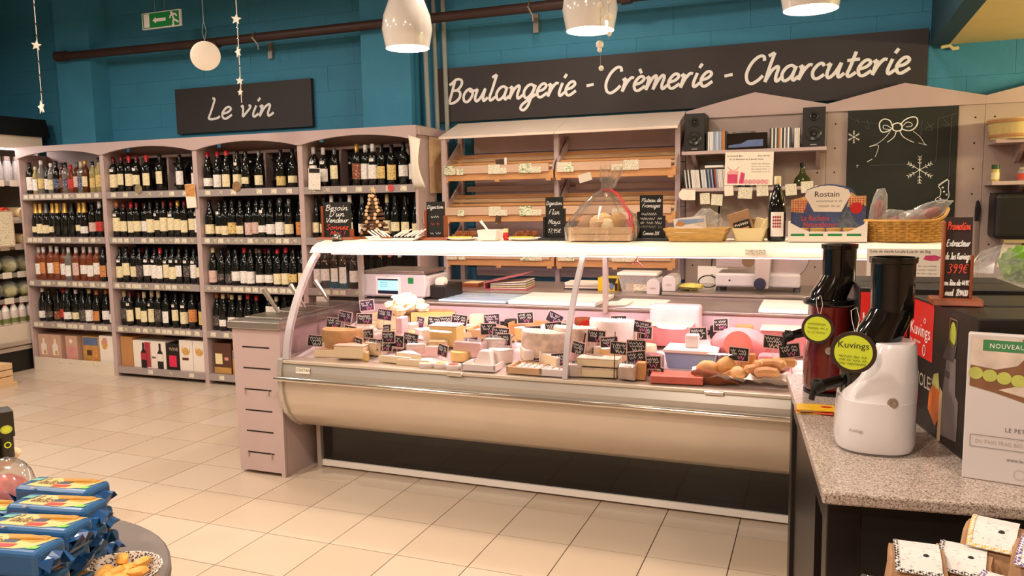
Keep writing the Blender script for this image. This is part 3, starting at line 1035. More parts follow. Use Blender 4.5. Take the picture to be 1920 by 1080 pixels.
note('shelf_card', 'white note with dark heading clipped on the fourth bay top shelf', -3.565, -3.46, 1.56, 1.72, 4.985, printmat('note_print', 'e8dfd2', 'b6a898', (60, 60, 200), .6), 0.04, 'card', extra=ex_head)
for k, (x, m, nm) in enumerate([(-5.245, 'medal_a', 'second'), (-4.24, 'medal_b', 'third')]):
    mat('medal_a', '8a7a58', 0.6, var=0.4, vscale=60)
    mat('medal_b', '8a6a48', 0.6, var=0.45, vscale=50)
    ob = G().lathe([(0, -.002), (.04, -.002), (.04, 0.0), (0, 0)], 20).rot('X', PI / 2).o('shelf_medallion', m)
    ob.location = (x, 4.988, 1.60)
    tag(ob, 'small round printed disc on the top shelf edge of the %s wine bay' % nm, 'disc', 'round shelf discs')
ob = G().lathe([(0, -.002), (.025, -.002), (.025, 0.0), (0, 0)], 18).rot('X', PI / 2).o('shelf_medallion', mat('disc_red', 'c8484a', 0.5, var=0.2, vscale=60))
ob.location = (-2.87, 4.988, 1.56)
tag(ob, 'small red round sticker on the top shelf edge of the fourth wine bay', 'disc', 'round shelf discs')

# ---- cartons on the base shelves
mat('bx_salmon', 'c9a088', 0.6, var=0.03)
mat('bx_white', 'e9dccf', 0.55, var=0.02)
mat('bx_pink', 'cf8f85', 0.55, var=0.15, vscale=14)
mat('bx_blue', '5a6a8a', 0.55, var=0.3, vscale=14)
mat('bx_ochre', 'b98a4a', 0.55, var=0.25, vscale=14)
mat('bx_black', '1c1614', 0.45, var=0.05)
mat('bx_magenta', 'a8323e', 0.45, var=0.05)
mat('bx_brown', '5a3527', 0.5, var=0.05)
mat('bx_beige', 'bfa68c', 0.6, var=0.03)
mat('bx_purple', '3a1d22', 0.6, var=0.03)
mat('bx_gold', 'cf9f55', 0.5, var=0.25, vscale=25)


def carton(label, x0, x1, h, m, deco=None, y0=5.03, z=SZ[4], dep=0.2, group='boxed wine on the base shelves'):
    t = T('wine_carton', label, 'box', ((x0 + x1) / 2, y0, z), group=group)
    hx = (x1 - x0) / 2
    G().box(-hx, hx, 0, dep, 0.0005, h).o('box', m, t, W=False, bevel=0.003)
    if deco:
        for q_, (nm, mm, pts) in enumerate(deco(hx, h)):
            gg = G()
            poly(gg, pts, -0.0012 - .0006 * q_)
            gg.o(nm, mm, t, W=False)
    return t


def el(cx, cz, rx, rz, n=18):
    return [(cx + rx * math.cos(2 * PI * i / n), cz + rz * math.sin(2 * PI * i / n)) for i in range(n)]


def rc(x0, x1, z0, z1):
    return [(x0, z0), (x1, z0), (x1, z1), (x0, z1)]


def btl(cx, z0, w, h):
    return [(cx - w, z0), (cx + w, z0), (cx + w, z0 + h * .6), (cx + w * .35, z0 + h * .75), (cx + w * .35, z0 + h), (cx - w * .35, z0 + h), (cx - w * .35, z0 + h * .75), (cx - w, z0 + h * .6)]


d_oval = lambda hx, h: [('print', 'bx_white', btl(0, .05, .035, .15)), ('print', 'bx_gold', el(0.01, .075, .016, .02))]
d_band = lambda hx, h: [('print', 'bx_pink', rc(-hx * .9, hx * .9, .03, h * .6)), ('print', 'bx_white', el(0, h * .8, .02, .02))]
d_land = lambda hx, h: [('print', 'bx_blue', rc(-hx * .9, hx * .9, h * .68, h * .97)), ('print', 'bx_brown', rc(-hx * .5, hx * .1, h * .3, h * .5)), ('print', 'lab_orange_p', rc(hx * .3, hx * .9, .02, h * .6))]
d_gold = lambda hx, h: [('print', 'bx_gold', el(-.0, h * .68, hx * .62, hx * .62)), ('print', 'bx_white', el(0.004, h * .72, hx * .5, hx * .5)), ('print', 'bx_gold', el(0.0, h * .66, hx * .42, hx * .42)), ('print', 'bx_brown', rc(-hx * .55, hx * .4, h * .36, h * .44))]
d_bot1 = lambda hx, h: [('print', 'bx_magenta', rc(hx * .35, hx * .98, .01, h * .95)), ('print', 'bx_black', btl(0.02, .0, .032, h * .93)), ('print', 'bx_magenta', rc(-.01, .05, h * .3, h * .55))]
d_bot2 = lambda hx, h: [('print', 'bx_black', btl(0.02, .0, .032, h * .93)), ('print', 'bx_white', rc(-.01, .05, h * .28, h * .55)), ('print', 'plastic_grey', rc(-hx * .9, -hx * .35, h * .38, h * .44))]
d_sq = lambda hx, h: [('print', 'bx_magenta_b', rc(-hx * .55, hx * .6, h * .12, h * .55))]
mat('bx_magenta_b', 'd8284c', 0.45, var=0.03)
d_grape = lambda hx, h: [('print', 'cream', rc(-hx * .8, hx * .0, h * .32, h * .66)), ('print', 'bx_ochre', rc(-hx * .95, hx * .95, .005, h * .22)), ('print', 'bx_pink', rc(hx * .25, hx * .7, h * .45, h * .55))]
carton('salmon wine carton with pale bottle print, leftmost on base of first bay', -6.61, -6.47, .235, 'bx_salmon', d_oval)
carton('salmon wine carton with pale bottle print, second on base of first bay', -6.465, -6.33, .235, 'bx_salmon', d_oval)
carton('pink mottled wine carton on base of first bay', -6.27, -6.13, .235, 'bx_salmon', d_band)
carton('ochre wine carton with blue landscape print on base of first bay', -6.06, -5.865, .24, 'bx_ochre', d_land)
carton('tall white wine carton on base of first bay', -5.86, -5.68, .255, 'bx_white', lambda hx, h: [('print', 'bx_gold', el(-hx * .3, h * .72, .035, .05)), ('print', 'bx_pink', el(-hx * .25, h * .82, .03, .03))])
carton('plain brown cardboard carton on base of second bay', -5.61, -5.475, .26, 'cardboard')
carton('white and crimson wine carton with bottle print on base of second bay', -5.47, -5.275, .235, 'bx_white', d_bot1)
carton('white wine carton with dark bottle print on base of second bay', -5.27, -5.11, .235, 'bx_white', d_bot2)
c_ = carton('black wine carton reading WINE with pink square on base of second bay', -5.105, -4.965, .225, 'bx_black', d_sq)
text('WINE', 0.04, 'bx_beige', c_, (-.035, -.0016, .165), name='print')
carton('white wine carton with gold circle and brown band, second bay', -4.96, -4.82, .26, 'bx_white', d_gold)
carton('white wine carton with gold circle, rightmost on base of second bay', -4.815, -4.68, .26, 'bx_white', lambda hx, h: d_gold(hx, h)[:3])
carton('beige carton standing behind the crimson bottle carton', -5.50, -5.33, .33, 'bx_beige', y0=5.235, dep=.04)
carton('dark purple carton standing behind the black wine carton', -5.32, -5.0, .325, 'bx_purple', y0=5.235, dep=.04)
carton('brown wine carton with cream panel and grape print on base of third bay', -4.60, -4.42, .255, 'bx_brown', d_grape)
carton('small ochre carton beside the grape carton in third bay', -4.41, -4.30, .20, 'bx_ochre', d_land)

# ------------------------------------------------------------------ dairy fridge at the left
FXF = -6.70
t = T('dairy_fridge', 'open dairy fridge with black canopy at the left edge', 'fridge', (-7.1, 5.0, 0))
G().box(-7.55, FXF, 3.6, 5.28, 0.07, 0.42).o('base', 'mushroom', t, bevel=.004)
G().box(-7.5, FXF + .02, 3.6, 5.28, 0.0, 0.21).o('kick_plate', 'black', t)
G().box(FXF, FXF + .045, 3.6, 5.20, 0.24, 0.275).o('bumper', 'alu', t)
G().box(FXF, FXF + .03, 3.6, 5.20, 0.19, 0.225).o('bumper', 'alu', t)
G().box(-7.55, -7.50, 3.6, 5.28, 0.42, 2.1).o('back_wall', 'steel_dull', t)
G().box(-7.5, FXF - .02, 5.26, 5.28, 0.42, 2.1).o('end_wall', 'steel_dull', t)
G().box(-7.5, FXF, 3.6, 5.30, 1.99, 2.105).o('head_panel', 'mushroom', t)
G().prism([(-7.55, 2.105), (FXF + .02, 2.105), (FXF - .02, 2.27), (-7.55, 2.29)], 3.6, 5.37, 'y').o('canopy', 'black', t)
FSZ = [1.69, 1.36, 1.12, 0.87, 0.64]
for z in FSZ:
    s_ = G().box(-7.45, -6.78, 3.6, 5.25, z - .018, z).o('shelf', 'plastic_grey', t)
    G().box(-6.78, -6.765, 3.6, 5.25, z - .03, z + .012).o('price_rail', 'alu', s_)
    for y in (4.86, 5.0):
        G().box(-6.764, -6.762, y, y + .085, z - .035, z + .02).o('price_label', 'paper', s_)
G().box(FXF - .02, FXF, 3.6, 5.2, 0.42, 0.55).o('front_grille', 'glass', t)
ld = bpy.data.lights.new('fridge_light', 'AREA')
ld.shape = 'RECTANGLE'
ld.size = 0.05
ld.size_y = 1.4
ld.energy = 7
ld.color = (1, .95, .9)
lo = bpy.data.objects.new('fridge_light', ld)
COL.objects.link(lo)
lo.parent = t
lo.location = (-6.74 + 7.1, 4.5 - 5.0, 1.975)
lo.rotation_euler = (0, -0.5, 0)
G().box(-6.76, -6.72, 3.8, 5.2, 1.978, 1.99).o('light_tube', 'tube_light', t)
# contents
for k, y in enumerate((4.86, 4.95, 5.04, 5.13)):
    t = T('glass_jar', 'tall lidded clear jar on the top fridge shelf, %s from the front' % ORD[k], 'jar', (-6.84, y, 1.69), group='jars on the top fridge shelf')
    G().lathe([(0, 0), (.038, 0), (.04, .01), (.04, .13), (.03, .19), (.028, .20), (0, .20)], 14).o('jar_body', 'milky', t, smooth=True, W=False)
    G().lathe([(.031, .20), (.031, .235), (0, .236)], 14).o('lid', 'steel', t, smooth=True, W=False)
mat('wrap_red', 'c8432c', 0.3, var=0.15)
mat('dough', 'dcbf8e', 0.5, var=0.12, vscale=18)
mat('salad', 'b9b86a', 0.5, var=0.35, vscale=28)
mat('purple', '5f3456', 0.5, var=0.3, vscale=30)
for k, (y, z, m, nm) in enumerate([(4.92, 1.36, 'wrap_red', 'red and cream'), (4.93, 1.12, 'dough', 'cream'), (5.10, 1.12, 'dough', 'pale beige'), (5.10, 1.36, 'dough', 'beige')]):
    t = T('dough_roll', '%s wrapped dough roll lying on the %s fridge shelf%s' % (nm, 'second' if z > 1.2 else 'third', ', nearer the wine bays' if k > 1 else ''), 'roll', (-6.88, y, z))
    G().lathe([(0, -.14), (.052, -.14), (.055, -.12), (.055, .12), (.052, .14), (0, .14)], 16).rot('Y', PI / 2).move(0, 0, .055).o('wrapper', m, t, smooth=True, W=False)
    G().lathe([(0, 0), (.03, 0), (.03, .004), (0, .004)], 14).rot('Y', PI / 2).move(.139, 0, .055).o('end_label', 'paper', t, W=False)
for k, (y, z, m) in enumerate([(4.84, .87, 'milky'), (5.0, .87, 'salad'), (5.14, .87, 'salad'), (4.83, .64, 'purple'), (4.98, .64, 'salad'), (5.13, .64, 'salad')]):
    t = T('salad_bag', 'plump clear bag of %s on the %s fridge shelf, %s from the front' % ('purple cabbage' if m == 'purple' else 'pale salad', 'fourth' if z > .7 else 'fifth', ORD[k % 3]), 'bag', (-6.88, y, z), group='salad bags in the dairy fridge')
    G().blob((0, 0, .07), .10, .07, .068, 12, 8, .08, k).o('contents', m if m != 'milky' else 'salad', t, smooth=True, W=False)
    G().blob((0, 0, .085), .112, .078, .084, 12, 8, .06, k + 9).o('film', 'plastic_clear', t, smooth=True, W=False)
for k, y in enumerate((4.80, 4.88, 4.96, 5.04, 5.12, 5.20)):
    t = T('milk_bottle', 'white milk bottle with red cap in the fridge base, %s from the front' % ORD[k], 'bottle', (-6.80, y, .42), group='milk bottles in the fridge base')
    G().lathe([(0, 0), (.036, 0), (.038, .01), (.038, .10), (.03, .14), (.016, .17), (.015, .18), (0, .18)], 14).o('bottle_body', 'white', t, smooth=True, W=False)
    G().lathe([(.018, .175), (.018, .20), (0, .20)], 12).o('cap', 'red', t, smooth=True, W=False)
    G().lathe([(.0386, .01), (.0386, .055)], 14, cap=False).o('bottle_label', mat('lab_green', '8a9a5a', 0.6, var=0.4, vscale=40), t, smooth=True, W=False)
t = T('framed_notice', 'framed cream notice hanging in front of the dairy fridge shelves', 'sign', (-6.69, 4.83, 1.2))
G().box(-6.695, -6.68, 4.70, 4.945, 1.12, 1.44).o('frame', 'bx_beige', t)
G().box(-6.6795, -6.679, 4.71, 4.935, 1.132, 1.428).o('sheet', printmat('notice_print', 'efe3c8', 'b8a684', (60, 60, 140), .6), t)
t = T('wooden_crate', 'pale wooden crate on the floor before the fridge', 'crate', (-6.35, 4.40, 0))
for k in range(3):
    G().box(-6.50, -6.20, 4.15, 4.47, .03 + .055 * k, .078 + .055 * k).o('slat', 'wood_pale', t, bevel=.002)
G().box(-6.52, -6.18, 4.13, 4.49, 0.0, 0.03).o('bottom', 'wood_pale', t)

# ------------------------------------------------------------------ bread racks
RK = [-2.52, -1.675, -0.85]
RF, RBK = 5.12, 5.42
mat('rack_back', 'ad9a9c', 0.55, var=0.05)
for b in range(2):
    x0, x1 = RK[b], RK[b + 1] - 0.012
    t = T('bread_rack', ['empty wooden bread rack beside the wine bays', 'empty wooden bread rack beside the speaker shelf'][b], 'bread rack', ((x0 + x1) / 2, RF, 0), group='bread racks')
    G().prism([(RF - 0.01, 1.895), (RF - .01, 1.912), (RBK + .03, 2.035), (RBK + .03, 2.018)], x0 - (.02 if b == 0 else 0), x1 + .01, 'x').o('sloped_roof', 'mauve_roof' if 'mauve_roof' in MATS else mat('mauve_roof', 'dccabb', 0.4, var=0.05, vscale=4, stretch=(1, 10, 10)), t, bevel=.002)
    for z0, z1 in ((1.70, 1.80), (1.805, 2.0), (1.40, 1.55), (1.555, 1.695), (0.9, 1.10), (1.105, 1.395)):
        G().box(x0 + (.12 if b == 0 else 0), x1 + .012, RBK, RBK + .015, z0, z1).o('back_panel', 'rack_back', t)
    for k, zf in enumerate((1.60, 1.31, 1.00)):
        tr = G().box(x0, x1, RF, RF + .022, zf, zf + 0.062).o('tray_front', 'wood', t, bevel=.003)
        G().box(x0 + .015, x1 - .03, RF - .012, RF, zf + .048, zf + .104).o('front_lip', mat('lip', 'c9a88e', .35, var=.06, stretch=(1, 8, 8)), tr, bevel=.002)
        for xx in (x0 + .02, (x0 + x1) / 2, x1 - .04):
            G().box(xx - .012, xx + .022, RF - .002, RF + .03, zf - .012, zf + .03).o('foot', 'wood', tr)
        for q in range(4):
            y = RF + .035 + q * .05
            z = zf + .075 + q * .03
            G().box(x0 + .01, x1 - .01, y, y + .036, z, z + .010).rot('X', 0.45, (0, y, z)).o('slat', 'wood' if q % 2 else 'wood_pale', tr)
        for xx in (x0, x1 - .014):
            G().prism([(RF, zf + .02), (RF + .022, zf + .10), (RBK, zf + .30), (RBK, zf + .24), (RF + .03, zf + .0)], xx, xx + .014, 'x').o('side_bracket', 'mauve_in', tr)
        if k >= 1:
            G().box(x0 + .06, x1 - .06, RBK - .012, RBK, zf + .215, zf + .255).o('back_rail', 'mauve', tr)
        # price cards
        rd = random.Random(k + b * 3)
        spots = [[(-2.50, .085), (-2.40, .05), (-2.16, .09), (-2.07, .05), (-1.93, .09), (-1.84, .07)], [(-1.655, .10), (-1.60, .06), (-1.28, .08), (-1.20, .10)]][b]
        for q, (xx, wd) in enumerate(spots):
            if k and rd.random() < .25:
                continue
            G().box(xx, xx + wd, RF - .0145 - .0008 * (q % 2), RF - .0125, zf + .042, zf + .095 + (.012 if wd > .08 else -.012)).o('price_card', ['tagprint_a', 'card_green', 'tagprint_a'][q % 3] if 'card_green' in MATS else printmat('card_green', 'e4dfc4', '5c8a5a', (60, 60, 200), .55), tr)
    if b == 0:
        G().box(x0 - .005, x0 + .03, RF - .005, RF + .03, 0, 1.90).o('post', 'mauve', t, bevel=.002)
        G().box(x0 - .005, x0 + .03, RBK - .02, RBK + .015, 0, 2.0).o('post', 'mauve', t)
    G().box(x1 - .02, x1 + .012, RF + .08, RF + .11, 0, 1.93).o('post', 'rack_back', t)
    G().box(x0, x1, RF + .1, RBK + .015, 0, 0.1).o('plinth', 'mauve_in', t)
t = T('bread_card', 'small dark picture card leaning in the left bread rack top tray', 'card', (-2.08, RF, 1.7))
G().box(-2.115, -2.03, RF + .0225, RF + .026, 1.662, 1.745).rot('Y', -.08, (-2.07, 0, 1.7)).o('card', mat('dark_pic', '4a3222', 0.5, var=0.5, vscale=40), t)
G().box(-2.05, -2.032, RF + .0195, RF + .022, 1.662, 1.752).o('card_edge', 'paper', t)

# ------------------------------------------------------------------ gabled back panels
PY_ = 5.40
GX = [-0.845, 0.03, 0.895, 1.77]
glab = ['mauve gabled back panel behind the speaker shelf', 'mauve gabled back panel carrying the chalkboard', 'beige gabled back panel with the wooden tub shelf']
mat('hole', '120d0c', 0.9, var=0.0)
for k in range(3):
    x0, x1 = GX[k], GX[k + 1]
    t = T('gabled_panel', glab[k], 'panel', ((x0 + x1) / 2, PY_, 0), group='gabled back panels')
    G().box(x0 + .001, x1 - .001, PY_ + .012, PY_ + .03, 0.0, 1.99).o('panel_board', 'mauve_panel' if 'mauve_panel' in MATS else mat('mauve_panel', 'b09c93', 0.5, var=0.03), t)
    G().prism([(x0, 1.975), (x1, 1.975), (x1, 2.025), ((x0 + x1) / 2, 2.125), (x0, 2.025)], PY_, PY_ + .03, 'y').o('gable_board', 'mauve', t, bevel=.001)
    hg = G()
    for xx in (x0 + .045, x1 - .045):
        for i in range(24):
            z = 0.95 + i * 0.0425
            if i % 2 == 0 or k == 2:
                hg.lathe([(0, -.001), (.006, -.001), (.006, 0), (0, 0)], 8).v
    hg = G()
    for xx in (x0 + .05, x1 - .05):
        for i in range(7):
            disc(hg, xx, 1.0 + i * .15, .0055, PY_ + .0115, 8)
    hb = hg.o('peg_holes', 'hole', t)

# ---- shelf with speakers
def wall_shelf(label, x0, x1, z, y0, y1, brackets):
    t = T('wall_shelf', label, 'shelf', ((x0 + x1) / 2, y1, z))
    G().box(x0, x1, y0, y1, z - .022, z).o('board', 'mauve', t, bevel=.002)
    for x in brackets:
        G().prism([(y1, z - .022), (y1, z - .13), (y1 - .03, z - .12), (y0 + .05, z - .03), (y0 + .05, z - .022)], x, x + .025, 'x').o('bracket', 'mauve', t)
    return t


PF = PY_ + .012
wall_shelf('mauve wall shelf carrying two speakers and the radio', -0.835, 0.03, 1.75, 5.17, PF, (-0.78, -0.03))
wall_shelf('mauve wall shelf packed with discs and hung with paper notes', -0.835, 0.05, 1.515, 5.17, PF, (-0.80, 0.02))


def speaker(x0, label):
    t = T('speaker', label, 'speaker', (x0 + .065, 5.20, 1.75), group='bookshelf speakers')
    G().box(-.065, .065, 0, .19, .0005, .24).o('cabinet', 'black', t, W=False, bevel=.004)
    for r, z, nm in ((.045, .08, 'woofer'), (.028, .185, 'tweeter')):
        q = G().lathe([(0, .004), (r * .25, .006), (r * .35, -.004), (r * .85, .006), (r, .0), (r, -.008)], 20).rot('X', PI / 2).move(0, -.004, z).o(nm, 'plastic_dark' if 'plastic_dark' in MATS else mat('plastic_dark', '26231f', 0.35, var=0.03), t, W=False, smooth=True)
    gg = G()
    poly(gg, rc(-.018, .018, .012, .018), -.001)
    gg.o('badge', 'steel_dull', t, W=False)


speaker(-0.825, 'black bookshelf speaker at the left end of the shelf')
speaker(-0.11, 'black bookshelf speaker at the right end of the shelf')
mat('radio_blue', '5c6f9c', 0.3, var=0.3, vscale=20)
t = T('radio', 'dark portable radio with bluish reflective window', 'radio', (-0.44, 5.22, 1.75))
G().box(-.13, .125, 0, .12, .0005, .105).o('body', 'black_gloss', t, W=False, bevel=.005)
gg = G()
poly(gg, [(-.11, .015), (.10, .02), (.10, .062), (0.01, .06), (-.03, .04), (-.11, .03)], -.0012)
gg.o('window', 'radio_blue', t, W=False)
G().lathe([(0, 0), (.075, 0), (.07, .012), (0, .016)], 20, sy=.6).move(-.02, .06, .105).o('lid', 'plastic_grey', t, W=False, smooth=True)
CDC = ['e6dfd6', 'c8cdd6', 'd8d0c0', '20242c', '98a6c0', 'e8e4e0', '55606a', '35404f', 'b34a3c', 'd8cdb8']
for k, c in enumerate(CDC + ['c07a3a', '1a1a1c']):
    mat('cd%d' % k, c, 0.35, var=0.04)


def cds(x0, n, z, h, cols, where, group, y=5.20, lean=None, dx=.0105):
    for k in range(n):
        me = G().box(0, .0092, 0, .125, .0005, h)
        if lean:
            me.rot('Y', lean(k), (0, 0, 0))
        ob = me.o('compact_disc', 'cd%d' % cols[k % len(cols)], bevel=.0008, seg=1)
        ob.location = (x0 + k * dx, y + random.uniform(0, .006), z)
        nm = {0: 'white', 1: 'pale grey', 2: 'cream', 3: 'black', 4: 'pale blue', 5: 'white', 6: 'grey', 7: 'dark blue', 8: 'red', 9: 'beige', 10: 'orange', 11: 'black'}[cols[k % len(cols)]]
        tag(ob, '%s disc case, %s from the left %s' % (nm, ORD[k], where), 'disc case', group)


cds(-0.685, 12, 1.75, .12, [3, 0, 0, 5, 4, 4, 1, 4, 4, 10, 10, 11], 'between left speaker and radio', 'discs left of the radio')
cds(-0.30, 12, 1.75, .125, [3, 2, 7, 2, 6, 10, 9, 3, 0, 6, 5, 7], 'just right of the radio', 'discs right of the radio')
cds(-0.155, 3, 1.75, .12, [0, 5, 2], 'beside the right speaker', 'discs by the right speaker', lean=lambda k: 0.0)
cds(-0.822, 40, 1.515, .118, [3, 0, 3, 0, 3, 5, 0, 2, 0, 5, 3, 0, 1, 5, 7, 4, 7, 4, 3, 8, 4, 0, 5, 0, 0, 2, 5, 1, 0, 5, 0, 1, 6, 7, 4, 1, 7, 6, 3, 4], 'on the lower disc shelf', 'discs on the lower shelf', lean=lambda k: -.12 if k < 30 else -.05)
t = T('disc_stack', 'small stack of black and white boxes lying on the lower discs', 'box', (-0.64, 5.22, 1.645))
G().box(-.055, .06, 0, .11, 0, .014).o('white_box', 'white', t, W=False)
G().box(-.04, .075, .005, .115, .0145, .04).o('black_box', 'black', t, W=False, bevel=.003)


def ex_poster(t, hx, hz, y):
    text('Le Fournil Bio', .0165, 'slate', t, (-hx * .93, y, hz * .72), sx=1)
    text('sera ferm\u00e9', .0165, 'slate', t, (hx * .35, y, hz * .72))
    text('du 25 d\u00e9cembre au 2 janvier inclus', .0145, 'slate', t, (-hx * .82, y, hz * .52))
    gg = G()
    for k, z in enumerate((.28, .12, -.04, -.2)):
        scribble(gg, hx * .1, hx * .85, hz * z, .007, .0016, y, k)
    gg.o('small_print', 'chalk_grey', t, W=False)
    mat('gift_pink', 'c8406a', 0.6, var=0.15, vscale=30)
    mat('gift_light', 'dfa0a0', 0.6, var=0.15, vscale=30)
    gg = G()
    poly(gg, rc(-hx * .88, -hx * .45, -hz * .9, -hz * .35), y)
    poly(gg, [(-hx * .4, -hz * .9), (-hx * .2, -hz * .92), (-hx * .15, -hz * .3), (-hx * .32, -hz * .2)], y)
    gg.o('gift_box', 'gift_pink', t, W=False)
    gg = G()
    poly(gg, [(-hx * .95, -hz * .35), (-hx * .42, -hz * .35), (-hx * .42, -hz * .15), (-hx * .8, -hz * .12)], y - .0004)
    for k in range(6):
        poly(gg, el(-hx * .1 + k * hx * .17, -hz * .8, .014, .016, 8), y - .0004)
    ribbon(gg, smooth_line([(-hx * .65, -hz * .15), (-hx * .9, hz * .12), (-hx * .66, -hz * .15), (-hx * .4, hz * .1)]), .005, y - .0005)
    gg.o('gift_ribbon', 'gift_light', t, W=False)


note('closing_notice', 'cream closing notice with pink gift drawing on the disc shelf', -0.563, -0.273, 1.528, 1.732, 5.16, 'paper', 0.02, 'poster', extra=ex_poster)
t = T('oil_bottle', 'small dark green bottle on the right end of the disc shelf', 'bottle', (-0.105, 5.26, 1.515))
G().lathe([(0, 0), (.05, 0), (.055, .01), (.045, .05), (.022, .075), (.014, .10), (.014, .125), (0, .125)], 16).o('bottle_body', mat('oil_green', '3f4420', 0.08, var=0.1, trans=0.3), t, W=False, smooth=True)
G().lathe([(.016, .12), (.016, .145), (0, .146)], 12).o('cap', 'black', t, W=False, smooth=True)
NTS = [(-0.815, -.075, .075, 'r'), (-0.715, -.095, .06, 's'), (-0.645, -.10, .07, 's'), (-0.565, -.045, .055, 's'), (-0.48, -.06, .085, 's'), (-0.37, -.05, .07, 's'), (-0.29, -.10, .065, 's'), (-0.20, -.05, .065, 's'), (-0.11, -.035, .07, 's'), (-0.03, -.06, .065, 's')]
for k, (x, dz, wd, kk) in enumerate(NTS):
    nz_ = 1.515
    z1 = nz_ + dz + .062
    lb = 'small paper note hanging from the disc shelf, %s from the left' % ORD[k]
    if kk == 'r':
        t = T('paper_note', 'torn round cream ' + lb, 'note', (x, 5.16, nz_), group='notes under the disc shelf')
        G().box(-.005, .07, 0, .002, -.075, -.01).o('sheet', 'paper', t, W=False)
        G().lathe([(0, 0), (.035, 0), (.035, .002), (0, .002)], 14).rot('X', PI / 2).move(.0, -.001, -.04).o('round_card', 'paper', t, W=False)
    else:
        t = T('paper_note', lb, 'note', (x, 5.165, z1 - .03), rot=(0, random.uniform(-.08, .08), 0), group='notes under the disc shelf')
        G().box(0, wd, -.0012, 0, -.04, .03).o('sheet', 'tagprint_a' if k % 3 else 'paper', t, W=False)
# papers pinned on the panel under the shelf
for k, (x0, x1, z0, z1, m) in enumerate([(-0.745, -0.62, 1.26, 1.40, 'salad_p'), (-0.63, -0.51, 1.25, 1.41, 'paper_d'), (-0.48, -0.39, 1.30, 1.40, 'paper_d')]):
    mat('salad_p', 'a8a084', 0.6, var=0.2, vscale=30)
    mat('paper_d', 'b3a396', 0.6, var=0.06)
    note('pinned_sheet', ['greenish leaflet pinned on the panel under the disc shelf', 'plain grey sheet pinned beside the greenish leaflet', 'small sheet with round emblem pinned under the disc shelf'][k], x0, x1, z0, z1, PF - .001, m, 0.03)

# ---- chalkboard
CX0, CX1, CZ0, CZ1 = 0.15, 0.755, 1.27, 1.975
CY = PF - .014
t = T('chalkboard', 'tall chalkboard with white bow, snowflakes and stocking drawing', 'chalkboard', ((CX0 + CX1) / 2, CY, CZ0))
G().box(CX0, CX1, CY, PF - .0005, CZ0, CZ1).o('slate', 'slate_green', t)


def cb(u, v):            # crop pixel (3.6x, origin 1560,170) -> board position
    return (CX0 + (u - 104) / 755.0 * (CX1 - CX0), CZ1 - (v - 110 + (u - 104) * 0.045) / 800.0 * 0.70)


gg = G()
for ln, wd in (([(415, 215), (400, 180), (360, 168), (330, 190), (330, 230), (350, 258), (390, 250), (418, 230)], .007), ([(470, 210), (500, 175), (545, 155), (580, 160), (588, 195), (570, 230), (530, 248), (480, 235)], .007),
               ([(420, 205), (450, 195), (480, 205), (480, 240), (450, 250), (422, 240), (420, 205)], .008), ([(445, 250), (435, 285), (410, 310), (385, 328)], .005), ([(470, 248), (490, 285), (530, 310), (570, 328)], .005),
               ([(405, 250), (370, 295), (320, 335), (262, 360), (325, 350), (305, 430)], .003), ([(490, 215), (515, 190), (545, 195), (550, 215), (510, 222)], .004), ([(410, 230), (375, 210), (355, 215), (360, 235), (400, 240)], .004),
               ([(560, 250), (610, 290), (640, 335), (655, 345), (600, 330)], .003), ([(250, 465), (285, 445)], .004), ([(175, 492), (188, 490)], .004), ([(176, 502), (186, 502)], .004)):
    ribbon(gg, smooth_line([cb(*p) for p in ln]), wd, CY - .0012, 0.2)


def flake(cx, cy, r, wd):
    for k in range(6):
        a = k * PI / 3 + 0.5
        e = (cx + r * math.cos(a), cy + r * math.sin(a))
        ribbon(gg, [cb(cx, cy), cb(*e)], wd, CY - .0012, 0)
        for q in (.45, .7, .9):
            for s in (-1, 1):
                b0 = (cx + r * q * math.cos(a), cy + r * q * math.sin(a))
                b1 = (b0[0] + r * .2 * math.cos(a + s * .8), b0[1] + r * .2 * math.sin(a + s * .8))
                ribbon(gg, [cb(*b0), cb(*b1)], wd * .8, CY - .0012, 0)


flake(615, 515, 92, .0035)
flake(150, 292, 42, .003)
ribbon(gg, smooth_line([cb(*p) for p in [(745, 625), (808, 580), (812, 640), (818, 690), (790, 730), (745, 732), (730, 712), (758, 690), (762, 650), (745, 625)]]), .004, CY - .0012, 0)
ribbon(gg, [cb(745, 615), cb(806, 572)], .004, CY - .0012, 0)
for p in ((775, 632), (785, 660), (803, 680), (762, 708)):
    q = cb(*p)
    disc(gg, q[0], q[1], .006, CY - .0012, 6)
gg.o('chalk_drawing', 'chalk', t)
gg = G()
for ln in ([(110, 150), (170, 180), (240, 190), (310, 200)], [(620, 180), (612, 280)], [(725, 165), (722, 430), (700, 460)], [(815, 150), (812, 560)], [(730, 165), (850, 130)], [(650, 190), (690, 240), (640, 235), (700, 200)],
           [(175, 165), (180, 200)], [(240, 170), (255, 235), (225, 215)], [(760, 170), (800, 210), (760, 205)], [(270, 490), (520, 480)]):
    ribbon(gg, smooth_line([cb(*p) for p in ln]), .003, CY - .001, 0.2)
gg.o('faint_chalk', 'chalk_faint', t)

